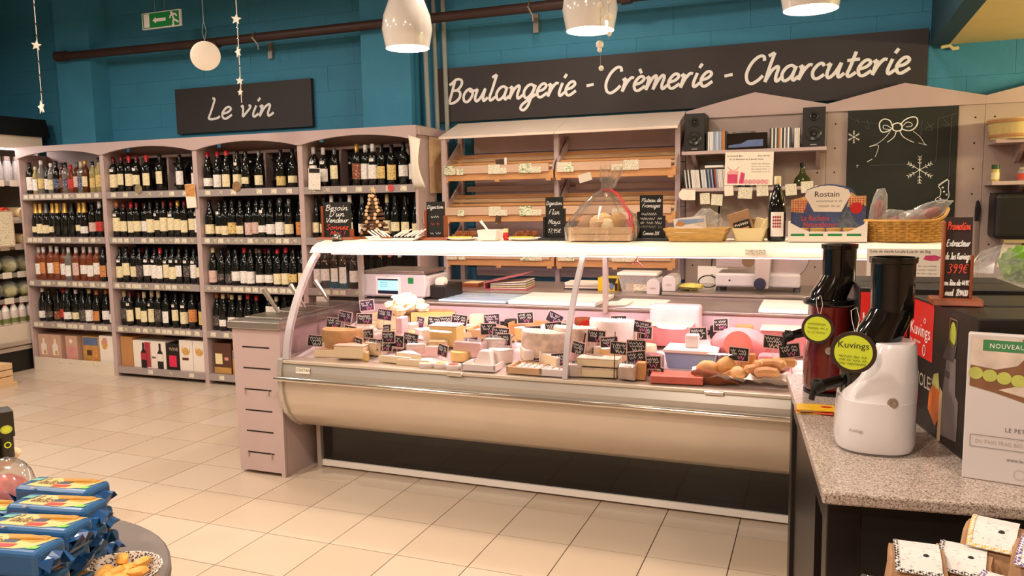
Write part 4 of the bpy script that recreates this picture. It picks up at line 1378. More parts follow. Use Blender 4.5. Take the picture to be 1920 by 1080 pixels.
# ---- right-hand shelf things
wall_shelf('upper beige wall shelf under the wooden tub', 0.915, 1.75, 1.755, 5.18, PF, (1.05, 1.6))
wall_shelf('lower beige wall shelf with spice jars', 0.905, 1.75, 1.52, 5.18, PF, (1.05, 1.6))
t = T('wooden_tub', 'round pale wooden tub on the upper right shelf', 'tub', (1.03, 5.285, 1.755))
G().lathe([(0, .0005), (.125, .0005), (.145, .115), (.138, .115), (.12, .01), (0, .01)], 28).o('wall', mat('wood_tub', 'dcc583', .5, var=.08, vscale=6, stretch=(9, 9, 1)), t, W=False, smooth=True)
for z in (.02, .10):
    r0 = .125 + .02 * z / .115
    G().lathe([(r0 + .003, z - .008), (r0 + .005, z), (r0 + .005, z + .008)], 28, cap=False).o('hoop', 'wood', t, W=False, smooth=True)
t = T('spice_jar', 'spice jar with green lid on the lower right shelf', 'jar', (0.935, 5.26, 1.52))
G().lathe([(0, 0), (.02, 0), (.021, .005), (.021, .065), (.018, .072), (0, .072)], 14).o('jar_body', mat('spice', 'b8a558', 0.2, var=0.2), t, W=False, smooth=True)
G().lathe([(.0212, .012), (.0212, .05)], 14, cap=False).o('jar_label', 'cream', t, W=False, smooth=True)
G().lathe([(.021, .07), (.021, .095), (0, .096)], 14).o('lid', mat('lid_green', '2c4a24', 0.4), t, W=False, smooth=True)
t = T('jam_jar', 'small jar with orange label on the lower right shelf', 'jar', (1.075, 5.24, 1.52))
G().lathe([(0, 0), (.035, 0), (.036, .005), (.036, .045), (.03, .06), (.024, .066), (0, .066)], 16).o('jar_body', 'milky', t, W=False, smooth=True)
G().lathe([(.0365, .006), (.0365, .042)], 16, cap=False).o('jar_label', mat('lab_coral', 'd8503a', 0.5), t, W=False, smooth=True)
G().lathe([(.025, .064), (.025, .075), (0, .076)], 14).o('lid', 'cream', t, W=False, smooth=True)
tag(G().box(1.12, 1.27, 5.20, 5.38, 1.5205, 1.70).o('cardboard_box', 'cardboard', bevel=.003), 'plain cardboard box beside the jam jar', 'box')
t = T('paper_dispenser', 'black wall-mounted paper dispenser under the spice shelf', 'dispenser', (1.08, 5.3, 1.17))
G().box(0.93, 1.40, 5.20, PF - .001, 1.19, 1.455).o('housing', 'black', t, bevel=.03, seg=4)
G().box(1.10, 1.15, 5.196, 5.2005, 1.425, 1.44).o('badge', 'steel', t)
G().prism([(5.22, 1.19), (5.21, 1.17), (5.30, 1.165), (5.30, 1.19)], 0.985, 1.38, 'x').o('tear_bar', 'steel', t)
G().box(0.99, 1.08, 5.235, 5.238, 1.02, 1.185).rot('Y', 0.2, (1.03, 0, 1.18)).o('paper_tail', 'paper', t)
t = T('knife', 'black-handled knife hanging on the right panel', 'knife', (0.875, 5.385, 1.3))
G().prism([(.862, 1.29), (.888, 1.29), (.884, 1.30), (.89, 1.36), (.884, 1.405), (.875, 1.415), (.866, 1.405), (.862, 1.36)], 5.38, 5.40, 'y').o('handle', 'black', t, bevel=.003)
G().prism([(.867, 1.29), (.883, 1.29), (.880, 1.06), (.873, 1.04)], 5.387, 5.392, 'y').o('blade', 'steel', t)

# ------------------------------------------------------------------ back work counter
t = T('work_counter', 'long grey work counter behind the display case', 'counter', (-1.0, 4.7, 0))
G().box(-2.45, 1.6, 4.45, 5.10, 0.87, 0.90).o('worktop', mat('worktop', '8d7f79', 0.3, var=0.03, coat=.2), t, bevel=.003)
for x0, x1 in ((-2.4, -1.4), (-1.395, -0.4), (-0.395, 0.6), (0.605, 1.55)):
    c_ = G().box(x0, x1, 4.52, 5.09, 0.08, 0.868).o('cabinet_body', 'mauve_in', t)
    G().box(x0 + .02, x1 - .02, 4.505, 4.52, 0.1, 0.85).o('cabinet_door', 'mauve', c_, bevel=.002)
G().box(-2.4, 1.55, 4.56, 5.08, 0, .08).o('kick', 'black', t)
tag(G().box(-0.83, 1.0, 4.47, 5.0, 0.9005, 0.922).o('steel_tray', 'steel', bevel=.006), 'raised stainless steel tray under the meat slicer', 'tray')
t = T('ring_binder', 'pink ring binder full of papers lying on the work counter', 'binder', (-1.83, 4.66, .9), rz=0.08)
G().prism([(-.14, .0005), (.14, .0005), (.14, .006), (-.134, .006), (-.134, .04), (.12, .095), (.12, .10), (-.14, .046)], -.12, .12, 'y').o('cover', mat('binder_pink', 'b5616a', 0.4), t, W=False)
for k in range(4):
    G().prism([(-.10, .008 + .009 * k), (.13, .008 + .014 * k), (.13, .014 + .014 * k), (-.10, .012 + .009 * k)], -.11, .11, 'y').o('paper_block', ['paper', 'cream', 'white', 'paper'][k], t, W=False)
t = T('brown_box', 'small flat brown box with papers on the work counter', 'box', (-2.11, 4.64, .9))
G().box(-.065, .065, 0, .12, .0005, .025).o('box', 'wood_red', t, W=False, bevel=.002)
G().box(-.04, .06, .01, .11, .0255, .03).o('papers', 'cream', t, W=False)
t = T('paper_stack', 'untidy pile of papers behind the glass divider', 'papers', (-1.36, 4.66, .9))
for k in range(5):
    G().box(-.11, .11, 0, .16, .0005 + .009 * k, .008 + .009 * k).rot('Z', random.uniform(-.12, .12), (0, .08, 0)).o('sheet_bundle', ['black', 'paper', 'paper_d', 'white', 'paper'][k], t, W=False)
t = T('film_box', 'yellow cling film box on the work counter', 'box', (-1.18, 4.62, .9))
G().box(-.065, .06, 0, .14, .0005, .082).o('box', mat('yellow', 'd8b820', 0.4, var=0.05), t, W=False, bevel=.002)
gg = G()
poly(gg, [(-.005, .08), (.055, .08), (.025, .01)], -.0008)
poly(gg, rc(.04, .058, .005, .05), -.0008)
gg.o('print', 'slate', t, W=False)
gg = G()
poly(gg, el(.02, .03, .014, .022), -.0014)
gg.o('print', 'radio_blue', t, W=False)
t = T('food_container', 'clear plastic food container with lid on the work counter', 'container', (-1.0, 4.60, .9))
G().prism([(-.09, .0005), (.09, .0005), (.115, .10), (-.115, .10)], 0, .16, 'y').o('tub', 'milky', t, W=False)
G().box(-.12, .12, -.006, .166, .10, .118).o('lid', 'white', t, W=False, bevel=.004)
G().box(-.02, .085, -.004, -.003, .01, .05).o('sticker', 'tagprint_a', t, W=False)
G().box(-.07, .07, .02, .14, .004, .05).o('contents', 'dough', t, W=False)
for k, x in enumerate((-0.885, -0.795)):
    t = T('roll_dispenser', 'white boxy dispenser on the work counter, %s' % ['beside the food container', 'beside the yellow cloth'][k], 'dispenser', (x, 4.50, .9 if k == 0 else .922), group='white dispensers')
    G().prism([(-.036, .0005), (.036, .0005), (.039, .04), (.036, .075), (.02, .09), (-.02, .09), (-.036, .075), (-.039, .04)], 0, .2, 'y').o('shell', 'plastic_white', t, W=False, bevel=.004)
    gg = G()
    poly(gg, el(0, .038, .018, .006), -.0008)
    gg.o('slot', 'paper_d', t, W=False)
t = T('yellow_cloth', 'crumpled pale yellow cloth on the work counter', 'cloth', (-0.68, 4.60, .922))
G().blob((0, 0, .022), .065, .05, .021, 14, 8, .25, 3).o('cloth', mat('cloth_yellow', 'd2c66a', 0.8, var=0.1), t, W=False, smooth=True)
tag(G().box(-0.70, -0.52, 4.985, 5.0, 0.9225, 1.03).o('splash_board', 'white'), 'white board standing behind the meat slicer', 'board')
t = T('wall_socket', 'beige wall socket box with plug and black cable', 'socket', (-0.60, 5.4, 1.1))
G().box(-0.70, -0.61, 5.36, PF - .0005, 1.07, 1.13).o('box', 'cream', t, bevel=.004)
G().box(-0.675, -0.635, 5.32, 5.36, 1.055, 1.09).o('plug', 'black', t, bevel=.004)
cp = [(-0.655, 5.33, 1.06), (-0.645, 5.2, 0.99), (-0.60, 4.9, 0.975), (-0.56, 4.72, 0.985)]
for k in range(30):
    a = k * .45
    cp.append((-0.60 + .055 * math.cos(a), 4.70 + .02 * math.sin(a), 0.965 + .033 * math.sin(a)))
G().tube(cp, .004, 6).o('cable', 'black', t, smooth=True)
# meat slicer
t = T('meat_slicer', 'white and steel electric meat slicer on the steel tray', 'slicer', (-0.30, 4.62, .922))
G().box(-.25, .21, 0, .30, .022, .10).o('base', 'plastic_white', t, W=False, bevel=.012)
for x in (-.23, .19):
    for y in (.02, .28):
        G().lathe([(0, 0), (.02, 0), (.014, .022), (0, .022)], 10, x, y).o('foot', 'black', t, W=False)
G().prism([(-.03, .02), (.045, .02), (.055, .12), (.065, .30), (-.035, .30), (-.03, .12)], -.05, -.02, 'y').o('upright', 'alu', t, W=False, bevel=.006)
G().lathe([(0, 0), (.03, 0), (.033, .006), (.033, .022), (.028, .03), (0, .03)], 18).rot('X', PI / 2).move(.0, -.05, .05).o('thickness_knob', mat('knob_blue', '1c1c38', .4), t, W=False, smooth=True)
G().box(-.25, -.07, .02, .24, .13, .21).o('carriage', 'steel', t, W=False, bevel=.004)
for k in range(5):
    G().box(-.245, -.08, .016, .02, .14 + .013 * k, .146 + .013 * k).o('carriage_groove', 'steel_dull', t, W=False)
G().lathe([(0, 0), (.12, 0), (.125, .004), (.12, .02), (0, .025)], 30).rot('X', PI / 2).move(.13, .08, .19).o('blade_guard', 'steel', t, W=False, smooth=True)
G().lathe([(0, 0), (.035, .0), (.035, .05), (0, .05)], 16).rot('X', PI / 2).move(-.07, .06, .17).o('hub', 'chrome', t, W=False, smooth=True)
gg = G()
disc(gg, -.17, .06, .006, -.0008, 10)
gg.o('switch', 'black', t, W=False)

# ------------------------------------------------------------------ refrigerated display case
CL, CR = -2.56, 0.53
t = T('display_case', 'long refrigerated cheese and deli display case with curved glass', 'display case', (-0.93, 3.7, 0))
CASE = t
g = G()
g.box(CL + .02, CR, 3.575, 3.60, 0.045, 0.30)
g.o('kick_panel', mat('kick_black', '120d0c', 0.16, var=0.03, coat=.3), t)
G().box(CL + .01, CR, 3.562, 3.60, 0.012, 0.045).o('kick_trim', 'white', t)
G().box(CL, CL + .025, 3.55, 4.30, 0.0, 0.60).o('end_upright', 'alu', t)
G().box(CL + .025, CR, 3.60, 4.30, 0.012, 0.60).o('carcass', 'mauve_in', t)
bel = [(3.60, .262), (3.50, .264), (3.44, .278), (3.38, .315), (3.33, .37), (3.30, .44), (3.29, .50), (3.29, .552)]
G().prism(bel + [(3.60, .552)], CL, CR, 'x').o('belly_panel', 'belly', t, smooth=True, auto=0.5)
G().prism([(3.60, .552), (3.283, .552), (3.285, .60), (3.298, .64), (3.60, .64)], CL, CR, 'x').o('upper_band', 'alu', t)
G().prism([(3.60, .64), (3.288, .64), (3.288, .656), (3.60, .656)], CL - .004, CR, 'x').o('glass_sill', 'belly', t, bevel=.003)
pe = [(3.60, .262), (3.49, .264), (3.43, .275), (3.37, .312), (3.315, .37), (3.285, .44), (3.272, .50), (3.272, .60), (3.285, .665), (3.60, .665)]
G().prism(pe, CL - .03, CL, 'x').o('end_cap', 'alu', t, bevel=.006)
hr = G().tube([(CL - .035, 3.262, .562), (CR, 3.262, .562)], .0125, 12).o('hand_rail', mat('gold_rail', 'd6cfc4', 0.12, metal=0.9, var=0), t, smooth=True)
for x in (-2.40, -1.25, -0.62, 0.1):
    G().tube([(x, 3.262, .555), (x + .02, 3.285, .545)], .008, 8).o('rail_bracket', 'alu', hr, smooth=True)
for x in (-1.62, -0.43):
    G().box(x, x + .08, 3.280, 3.2885, .638, .652).o('glass_clip', 'chrome', t, bevel=.002)
st = G().box(-2.475, -2.39, 3.2815, 3.2835, .595, .625).rot('X', -.12, (0, 3.283, .61)).o('maker_plate', 'paper', t)
text('COSTAN', .021, 'slate', t, (-2.472, 3.2795, .606), rot=(PI / 2 - .12, 0, 0), W=True, name='lettering')
# glass
gp = [(3.300, .658), (3.314, .74), (3.348, .84), (3.405, .95), (3.48, 1.06), (3.56, 1.15), (3.608, 1.192)]
gs = smooth_line(gp, 4)
for a, b in ((CL + .012, -1.052), (-1.036, CR)):
    G().strip(gs, a, b, 0.005).o('front_glass', 'glass', t, smooth=True, auto=0.5)
G().prism(gs + [(4.02, 1.20), (4.02, .86), (4.0, .658)], CL + .002, CL + .008, 'x').o('end_glass', 'glass', t)
ef = [(y - .004, z) for y, z in gs]
mat('frame_plastic', 'c9bfc2', 0.25, metal=0.3, var=0.0)
G().strip(ef, CL - .006, CL + .03, 0.022).o('end_frame', 'frame_plastic', t, smooth=True, auto=0.5)
G().strip(ef, -1.054, -1.030, 0.02).o('glass_pillar', 'frame_plastic', t, smooth=True, auto=0.5)
G().tube([(-0.83, 3.345, .66), (-0.83, 3.37, .87)], .002, 5).o('glass_joint', 'slate', t)
# canopy
cp_ = [(4.06, 1.248), (3.86, 1.250), (3.74, 1.247), (3.67, 1.238), (3.625, 1.218), (3.602, 1.19), (3.612, 1.186), (3.66, 1.20), (4.06, 1.215)]
G().prism(cp_[::-1], CL - .03, CR, 'x').o('canopy', 'case_white', t, smooth=True, auto=0.5)
for x in (CL + .03, -1.04, 0.48):
    G().box(x - .012, x + .012, 4.0, 4.03, .86, 1.21).o('canopy_post', 'alu', t)
G().box(CL + .05, CR - .05, 3.69, 3.73, 1.176, 1.199).o('light_tube', 'tube_light', t)
for a, b in ((-2.45, -1.1), (-1.0, 0.45)):
    ld = bpy.data.lights.new('case_light', 'AREA')
    ld.shape = 'RECTANGLE'
    ld.size = b - a
    ld.size_y = 0.05
    ld.energy = CASE_W
    ld.color = (1, .80, .82)
    lo = bpy.data.objects.new('case_light', ld)
    COL.objects.link(lo)
    lo.parent = t
    lo.location = ((a + b) / 2 + .93, 3.71 - 3.7, 1.172)
    lo.rotation_euler = (0.12, 0, 0)


def dz(y):
    return 0.655 + 0.17 * (y - 3.38)


mat('deck', 'd9cdcc', 0.35, var=0.03)
G().prism([(3.31, .63), (3.31, .643), (4.03, dz(4.03)), (4.03, .63)], CL + .01, CR, 'x').o('deck', 'deck', t)
G().box(CL + .01, CR, 4.03, 4.42, 0.60, .868).o('rear_body', mat('rear_pink', 'c4b0b4', .35, var=.02), t)
G().box(CL + .01, CR, 4.02, 4.45, .868, .882).o('rear_worktop', 'steel_dull', t, bevel=.003)
G().box(CL + .03, CR, 4.012, 4.03, .772, .786).o('vent_grille', 'black', t)
for k in range(40):
    x = CL + .06 + k * .081
    if x < CR - .05:
        G().box(x, x + .05, 4.008, 4.012, .776, .782).o('vent_slot', 'alu', t)

TAGS = [(-2.464,3.449,0.734),(-2.519,3.7,0.788),(-2.444,3.7,0.827),(-2.335,3.574,0.771),(-2.318,3.7,0.82),(-2.367,3.806,0.88),(-2.229,3.574,0.756),(-2.294,3.449,0.745),(-2.207,3.449,0.733),(-2.103,3.449,0.733),(-2.05,3.449,0.73),(-2.191,3.7,0.849),(-2.108,3.574,0.787),(-2.026,3.449,0.775),(-1.974,3.449,0.756),(-1.965,3.57,0.748),(-2.048,3.83,0.794),(-1.955,3.83,0.798),(-1.884,3.83,0.804),(-1.806,3.83,0.816),(-1.741,3.49,0.714),(-1.633,3.49,0.716),(-1.622,3.57,0.742),(-1.579,3.7,0.796),(-1.615,3.83,0.826),(-1.511,3.7,0.777),(-1.442,3.57,0.769),(-1.413,3.49,0.719),(-1.424,3.83,0.842),(-1.336,3.7,0.793),(-1.3,3.57,0.758),(-1.262,3.49,0.72),(-1.262,3.83,0.846),(-1.225,3.7,0.817),(-1.106,3.42,0.719),(-1.06,3.57,0.8),(-1.036,3.49,0.763),(-0.94,3.42,0.721),(-0.97,3.57,0.808),(-1.008,3.7,0.827),(-0.908,3.57,0.78),(-0.925,3.83,0.843),(-0.839,3.49,0.773),(-0.779,3.7,0.842),(-0.764,3.7,0.814),(-0.762,3.49,0.785),(-0.746,3.42,0.747),(-0.748,3.94,0.891),(-0.658,3.42,0.686),(-0.677,3.42,0.73),(-1.054,3.7,0.825),(-0.515,3.7,0.821),(-0.427,3.83,0.847),(-0.312,3.49,0.775),(-0.174,3.57,0.822),(-0.105,3.49,0.802)]

# ---- cheeses and deli goods on the deck
mat('ch_yellow', 'dfbd78', 0.5, var=0.05, bump=.05)
mat('ch_pale', 'ecdbb4', 0.5, var=0.05, bump=.05)
mat('ch_orange', 'cf9a5e', 0.5, var=0.1)
mat('rind_brown', 'b58c5c', 0.75, var=0.25, vscale=25, bump=.2)
mat('rind_grey', 'cdb9a6', 0.8, var=0.3, vscale=30, bump=.2)
mat('rind_white', 'e9dfd6', 0.7, var=0.06, bump=.15)
mat('rind_pink', 'd9b09c', 0.7, var=0.15, vscale=20)
mat('pink_paper', 'e6c2c2', 0.5, var=0.1, vscale=12)
mat('ham', 'd98f92', 0.4, var=0.18, vscale=14)
mat('salmon', 'd9705e', 0.4, var=0.15, vscale=18)
mat('poultry', 'd9a868', 0.45, var=0.18, vscale=16)
mat('feather', '7a3d18', 0.8, var=0.35, vscale=30, bump=.5)
mat('sausage', 'cf9a62', 0.4, var=0.18, vscale=16)
mat('tray_white', 'eee6e2', 0.35, var=0.02)
mat('poly_blue', '8fa8cf', 0.6, var=0.03)
mat('cling', 'e8d8d8', 0.15, var=0.1, vscale=14)


def sector(g, r, h, a0, a1, n=10):
    pts = [(0, 0)] + [(r * math.cos(a0 + (a1 - a0) * i / n), r * math.sin(a0 + (a1 - a0) * i / n)) for i in range(n + 1)]
    return g.prism(pts, 0.0, h, 'z')


def cheese(kind, label, x, y, rz, dims, m1, m2=None, z=None, name=None, cat='cheese', group=None):
    z = dz(y - .0) + .004 if z is None else z
    t = T(name or 'cheese', label, cat, (x, y, z), rz, group)
    sc_f = 1.0 if name in ('cheese_crate', 'rear_cheese') else 1.12
    t.scale = (sc_f, sc_f, sc_f)
    if kind == 'block':
        a, b, c = dims
        G().box(-a / 2, a / 2, -b / 2, b / 2, 0, c).o('paste', m1, t, W=False, bevel=min(a, b, c) * .12)
        if m2:
            G().box(-a / 2 - .001, a / 2 + .001, -b / 2 - .001, b / 2 + .001, c - .004, c + .0015).o('rind', m2, t, W=False, bevel=.003)
    elif kind == 'wheel':
        r, h = dims
        G().lathe([(0, 0), (r * .94, 0), (r, h * .2), (r, h * .8), (r * .94, h), (0, h)], 22).o('wheel', m1, t, W=False, smooth=True)
        if m2:
            G().lathe([(0, h), (r * .7, h + .0008), (0, h + .001)], 18).o('paper_label', m2, t, W=False)
    elif kind == 'half':
        r, h = dims
        sector(G(), r, h, 0, PI, 14).o('paste', m1, t, W=False)
        G().lathe([(r + .0005, -.0005), (r + .005, .008), (r + .005, h - .008), (r + .0005, h + .0005), (r * .2, h + .0012)], 14, a0=0.0, a1=PI).o('rind', m2 or m1, t, W=False, smooth=True)
    elif kind == 'wedge':
        r, h, ang = dims
        sector(G(), r, h, -ang / 2, ang / 2, 6).o('paste', m1, t, W=False, bevel=.004)
        G().lathe([(r + .0005, 0), (r + .004, .005), (r + .004, h - .005), (r, h + .0008), (r * .05, h + .001)], 6, a0=-ang / 2, a1=ang / 2).o('rind', m2 or m1, t, W=False, smooth=True)
    elif kind == 'wrap':
        a, b, c = dims
        G().box(-a / 2, a / 2, -b / 2, b / 2, 0, c).o('paste', m1, t, W=False, bevel=.006)
        G().box(-a / 2 - .004, a / 2 + .004, -b / 2 - .004, b / 2 + .004, -.001, c + .004).o('wrapping', m2 or 'cello', t, W=False, bevel=.012)
    elif kind == 'rounds':
        r, h, n, w = dims
        for k in range(n):
            G().lathe([(0, 0), (r, 0), (r * 1.03, h * .5), (r, h), (0, h)], 16, -w / 2 + w * (k + .5) / n, random.uniform(-.01, .01)).o('round', m1 if k % 2 == 0 else (m2 or m1), t, W=False, smooth=True)
    elif kind == 'tray':
        a, b, c = dims
        G().box(-a / 2, a / 2, -b / 2, b / 2, 0, .006).o('tray_base', m1, t, W=False)
        for q in ((-a / 2, -a / 2 + .008, -b / 2, b / 2), (a / 2 - .008, a / 2, -b / 2, b / 2), (-a / 2, a / 2, -b / 2, -b / 2 + .008), (-a / 2, a / 2, b / 2 - .008, b / 2)):
            G().box(q[0], q[1], q[2], q[3], .006, c).o('tray_side', m1, t, W=False)
    return t


C = cheese
C('wedge', 'flat pinkish-crusted cheese wedge at the left end of the case', -2.44, 3.385, .6, (.16, .038, .9), 'ch_pale', 'rind_pink')
C('half', 'tall yellow half wheel behind the left end wedge', -2.34, 3.53, PI, (.10, .10), 'ch_yellow', 'rind_brown')
C('block', 'pale block cheese with holes left of the grey signs', -2.22, 3.42, .1, (.15, .09, .06), 'ch_pale', 'rind_pink')
C('wedge', 'low golden wedge in front of the holed block', -2.10, 3.37, 2.4, (.13, .04, .8), 'ch_yellow', 'rind_pink')
C('half', 'large rough crumbly pale half wheel at the left back', -2.19, 3.86, 0, (.20, .07), 'ch_pale', 'ch_yellow')
t = CHUNK = T('cheese_pile', 'heap of broken pale hard cheese on the rough half wheel', 'cheese', (-2.16, 3.90, dz(3.9) + .076))
for k in range(16):
    a = k * 2.4
    r = .012 * k ** .85
    G().blob((r * math.cos(a), r * .6 * math.sin(a), .035 + .004 * (16 - k)), .04, .035, .03, 8, 6, .25, k).o('chunk', 'ch_pale', t, W=False)
for k in range(7):
    tag(G().blob((-2.11 + .035 * (k % 4) + .01 * (k // 4), 3.745 + .035 * (k // 4), dz(3.76) + .022 + .001 * k), .02, .018, .018, 10, 7, .08, k).o('cheese_ball', 'ch_yellow', smooth=True), 'small round yellow cheese ball in front of the crumbly half wheel, %s' % ORD[k], 'cheese', 'yellow cheese balls')
C('wrap', 'foil-topped wrapped cheese left of the crumbly half wheel', -2.36, 3.74, .2, (.10, .08, .045), 'rind_white', 'plastic_clear')
C('wrap', 'film-wrapped pale cheese piece behind the dark signs', -2.24, 3.64, -.3, (.10, .08, .05), 'rind_white', 'cello')
C('wrap', 'pink paper wrapped cheese left of the white spout sign', -2.06, 3.58, .1, (.10, .08, .065), 'pink_paper', 'cello')
C('block', 'upright pale pink cheese slab with label', -2.075, 3.68, .05, (.035, .07, .12), 'pink_paper')
C('wedge', 'long thin brie wedge pointing right near the front', -2.05, 3.38, .15, (.17, .03, .5), 'ch_pale', 'rind_white')
C('wedge', 'second long brie wedge overlapping the first at the front', -1.93, 3.35, .25, (.16, .028, .45), 'ch_pale', 'rind_white')
C('wedge', 'white-rinded wedge leaning at the front left of the goat rounds', -1.80, 3.375, 2.7, (.14, .045, .6), 'ch_pale', 'rind_white')
C('wrap', 'white film-wrapped package near the front brie', -1.90, 3.52, .3, (.09, .07, .05), 'rind_white', 'cello')
C('block', 'tall yellow cheese block left of the wooden crate', -1.80, 3.66, .05, (.14, .10, .10), 'ch_yellow', 'rind_white')
C('half', 'yellow half wheel against the rear vent left of centre', -1.99, 3.88, .4, (.11, .09), 'ch_yellow', 'rind_brown')
for k in range(4):
    C('wheel', 'small goat cheese round with herb topping at the front, %s from the left' % ORD[k], -1.76 + .072 * k, 3.352 + .01 * (k % 2), 0, (.034, .022), 'rind_white', ['ch_pale', 'salad', 'lab_coral', 'ch_orange'][k], group='goat rounds at the front')
C('wrap', 'pink paper package in front of the wooden crate', -1.60, 3.53, -.1, (.14, .09, .07), 'pink_paper', 'cello')
C('wrap', 'glossy white wrapped package right of the pink package', -1.48, 3.60, .2, (.12, .08, .07), 'rind_white', 'cello')


def crate(label, x, y, a, b, h, m='wood', rz=0.0, fill=None):
    t = C('tray', label, x, y, rz, (a, b, h), m, cat='crate', name='cheese_crate')
    return t


crate('shallow wooden crate at the back left of centre', -1.62, 3.80, .20, .16, .055, 'wood_pale')
crate('orange wooden box at the back of the centre', -1.40, 3.90, .26, .14, .06, 'wood')
C('block', 'flat orange cheese block inside the left wooden crate', -1.63, 3.80, 0, (.15, .11, .03), 'ch_orange', z=dz(3.80) + .011)
C('block', 'flat pale cheese block inside the orange wooden box', -1.40, 3.90, 0, (.2, .1, .03), 'ch_pale', z=dz(3.90) + .011)
for k, (x, ry) in enumerate(((-1.475, .02), (-1.245, -.03), (-1.105, .02))):
    crate('white tray at the front, %s' % ['with a white pyramid cheese', 'with small white cheese buttons', 'beside the glass pillar'][k], x, 3.393, .17 if k < 2 else .12, .15, .03, 'tray_white' if k != 1 else 'wood_pale', ry)
t = T('cheese', 'white truncated pyramid cheese in the left front tray', 'cheese', (-1.47, 3.41, dz(3.41) + .0105))
G().add([(-.05, -.05, 0), (.05, -.05, 0), (.05, .05, 0), (-.05, .05, 0), (-.025, -.025, .075), (.025, -.025, .075), (.025, .025, .075), (-.025, .025, .075)],
        [(3, 2, 1, 0), (4, 5, 6, 7), (0, 1, 5, 4), (1, 2, 6, 5), (2, 3, 7, 6), (3, 0, 4, 7)]).o('paste', 'rind_white', t, W=False, bevel=.006)
for k in range(14):
    r = k // 5
    tag(G().lathe([(0, 0), (.014, 0), (.0155, .008), (.013, .016), (0, .017)], 12).move(-1.29 + .032 * (k % 5), 3.37 + .035 * r, dz(3.41) + .011).o('cheese_button', 'rind_white', smooth=True), 'small white cheese button in the middle front tray, %s' % ORD[k], 'cheese', 'cheese buttons in the front tray')
for k in range(9):
    tag(G().lathe([(0, 0), (.014, 0), (.0155, .008), (.013, .016), (0, .017)], 12).move(-1.14 + .034 * (k % 3), 3.37 + .036 * (k // 3), dz(3.41) + .011).o('cheese_button', 'rind_white', smooth=True), 'small white cheese button in the tray beside the pillar, %s' % ORD[k], 'cheese', 'cheese buttons by the pillar')
C('block', 'white cheese cube behind the middle front tray', -1.20, 3.52, .3, (.07, .06, .055), 'rind_white')
C('half', 'tall beige half wheel left of the glass pillar', -1.22, 3.62, PI * .95, (.12, .11), 'ch_pale', 'rind_grey')
C('wheel', 'white-rinded wheel with dark label behind the beige half wheel', -1.24, 3.82, 0, (.085, .07), 'rind_white', 'slate')
C('half', 'second tall beige half wheel right of the pillar signs', -1.09, 3.66, PI, (.10, .12), 'ch_pale', 'rind_grey')
C('half', 'cut yellow wheel with thick white rind right of the pillar', -0.93, 3.74, PI, (.10, .135), 'ch_yellow', 'rind_white')
C('block', 'long pale slab at the bottom of the stacked slabs', -0.92, 3.395, .08, (.17, .08, .035), 'ch_pale', 'rind_grey')
C('block', 'long pale slab on top of the stacked slabs', -0.91, 3.40, .02, (.17, .075, .032), 'ch_pale', 'rind_grey', z=dz(3.43) + .045)
C('wedge', 'white wedge behind the stacked slabs', -0.98, 3.55, .4, (.15, .06, .6), 'ch_pale', 'rind_white')
C('wrap', 'film-wrapped grey cheese right of the stacked slabs', -0.765, 3.39, -.2, (.07, .09, .06), 'rind_grey', 'cello')
C('wrap', 'film-wrapped pinkish cheese block by the glass joint', -0.70, 3.50, -.3, (.08, .09, .06), 'pink_paper', 'cello')
C('wedge', 'pink wedge with white paper behind the wrapped block', -0.83, 3.58, 2.9, (.14, .055, .6), 'rind_pink', 'rind_white')
C('wrap', 'small white wrapped cheese left of the stacked slabs', -1.015, 3.38, .2, (.06, .07, .05), 'rind_white', 'cello')
C('block', 'yellow small block beside the purple price sign at the joint', -0.715, 3.385, 0, (.035, .04, .07), 'ch_orange')
C('wheel', 'dark brown small sausage end behind the pillar signs', -0.85, 3.80, 0, (.05, .08), 'feather')
C('block', 'large pink meat block wrapped behind the blue box', -0.68, 3.86, 0, (.22, .18, .09), 'ham', 'rind_pink', name='meat_block', cat='meat')
C('block', 'pale boxed meat at the back right of the joint', -0.66, 3.945, 0, (.22, .10, .15), 'pink_paper', name='meat_block', cat='meat')
t = T('foam_box', 'white and blue foam box in the deli section', 'box', (-0.53, 3.62, dz(3.53)))
G().prism([(-.10, 0.002), (.10, 0.002), (.115, .075), (-.115, .075)], -.075, .085, 'y').o('box', 'poly_blue', t, W=False, bevel=.004)
G().box(-.12, .12, -.085, .095, .075, .09).o('lid', 'tray_white', t, W=False, bevel=.004)
G().box(-.03, .03, -.02, .03, .09, .15).o('sign_holder', 'white', t, W=False, bevel=.006)
t = C('block', 'flat salmon coloured meat slab at the front of the deli section', -0.56, 3.39, .1, (.2, .11, .03), 'salmon', name='meat_slab', cat='meat')
t = T('ham', 'large pink ham under clear film in the deli section', 'ham', (-0.33, 3.73, dz(3.68)))
G().blob((0, 0, .075), .13, .10, .073, 16, 10, .04, 5).o('ham_body', 'ham', t, W=False, smooth=True)
G().lathe([(0, 0), (.06, 0), (.062, .004), (0, .006)], 16).rot('X', PI / 2 - .4).move(0.0, -.093, .085).o('cut_face', 'salmon', t, W=False)
for k, (x, y, s, r0) in enumerate([(-.44, 3.47, 1.0, .2), (-.36, 3.50, 1.15, 1.0), (-.31, 3.44, .9, 2.0)]):
    tag(G().blob((0, 0, .038 * s), .05 * s, .038 * s, .036 * s, 12, 8, .05, k).rot('Z', r0).move(x, y, dz(y)).o('poultry_piece', 'poultry', smooth=True), 'golden poultry piece in the white tray, %s from the left' % ORD[k], 'meat', 'golden poultry pieces')
t = T('poultry_feet', 'bundle of thin yellow poultry feet beside the golden pieces', 'meat', (-.345, 3.43, dz(3.43)))
for k in range(5):
    G().tube([(-.04 + .012 * k, 0, .02), (.0 + .012 * k, -.005, .045), (.03 + .012 * k, .005, .06)], [.006, .006, .004], 6).o('foot', 'poultry', t, W=False, smooth=True)
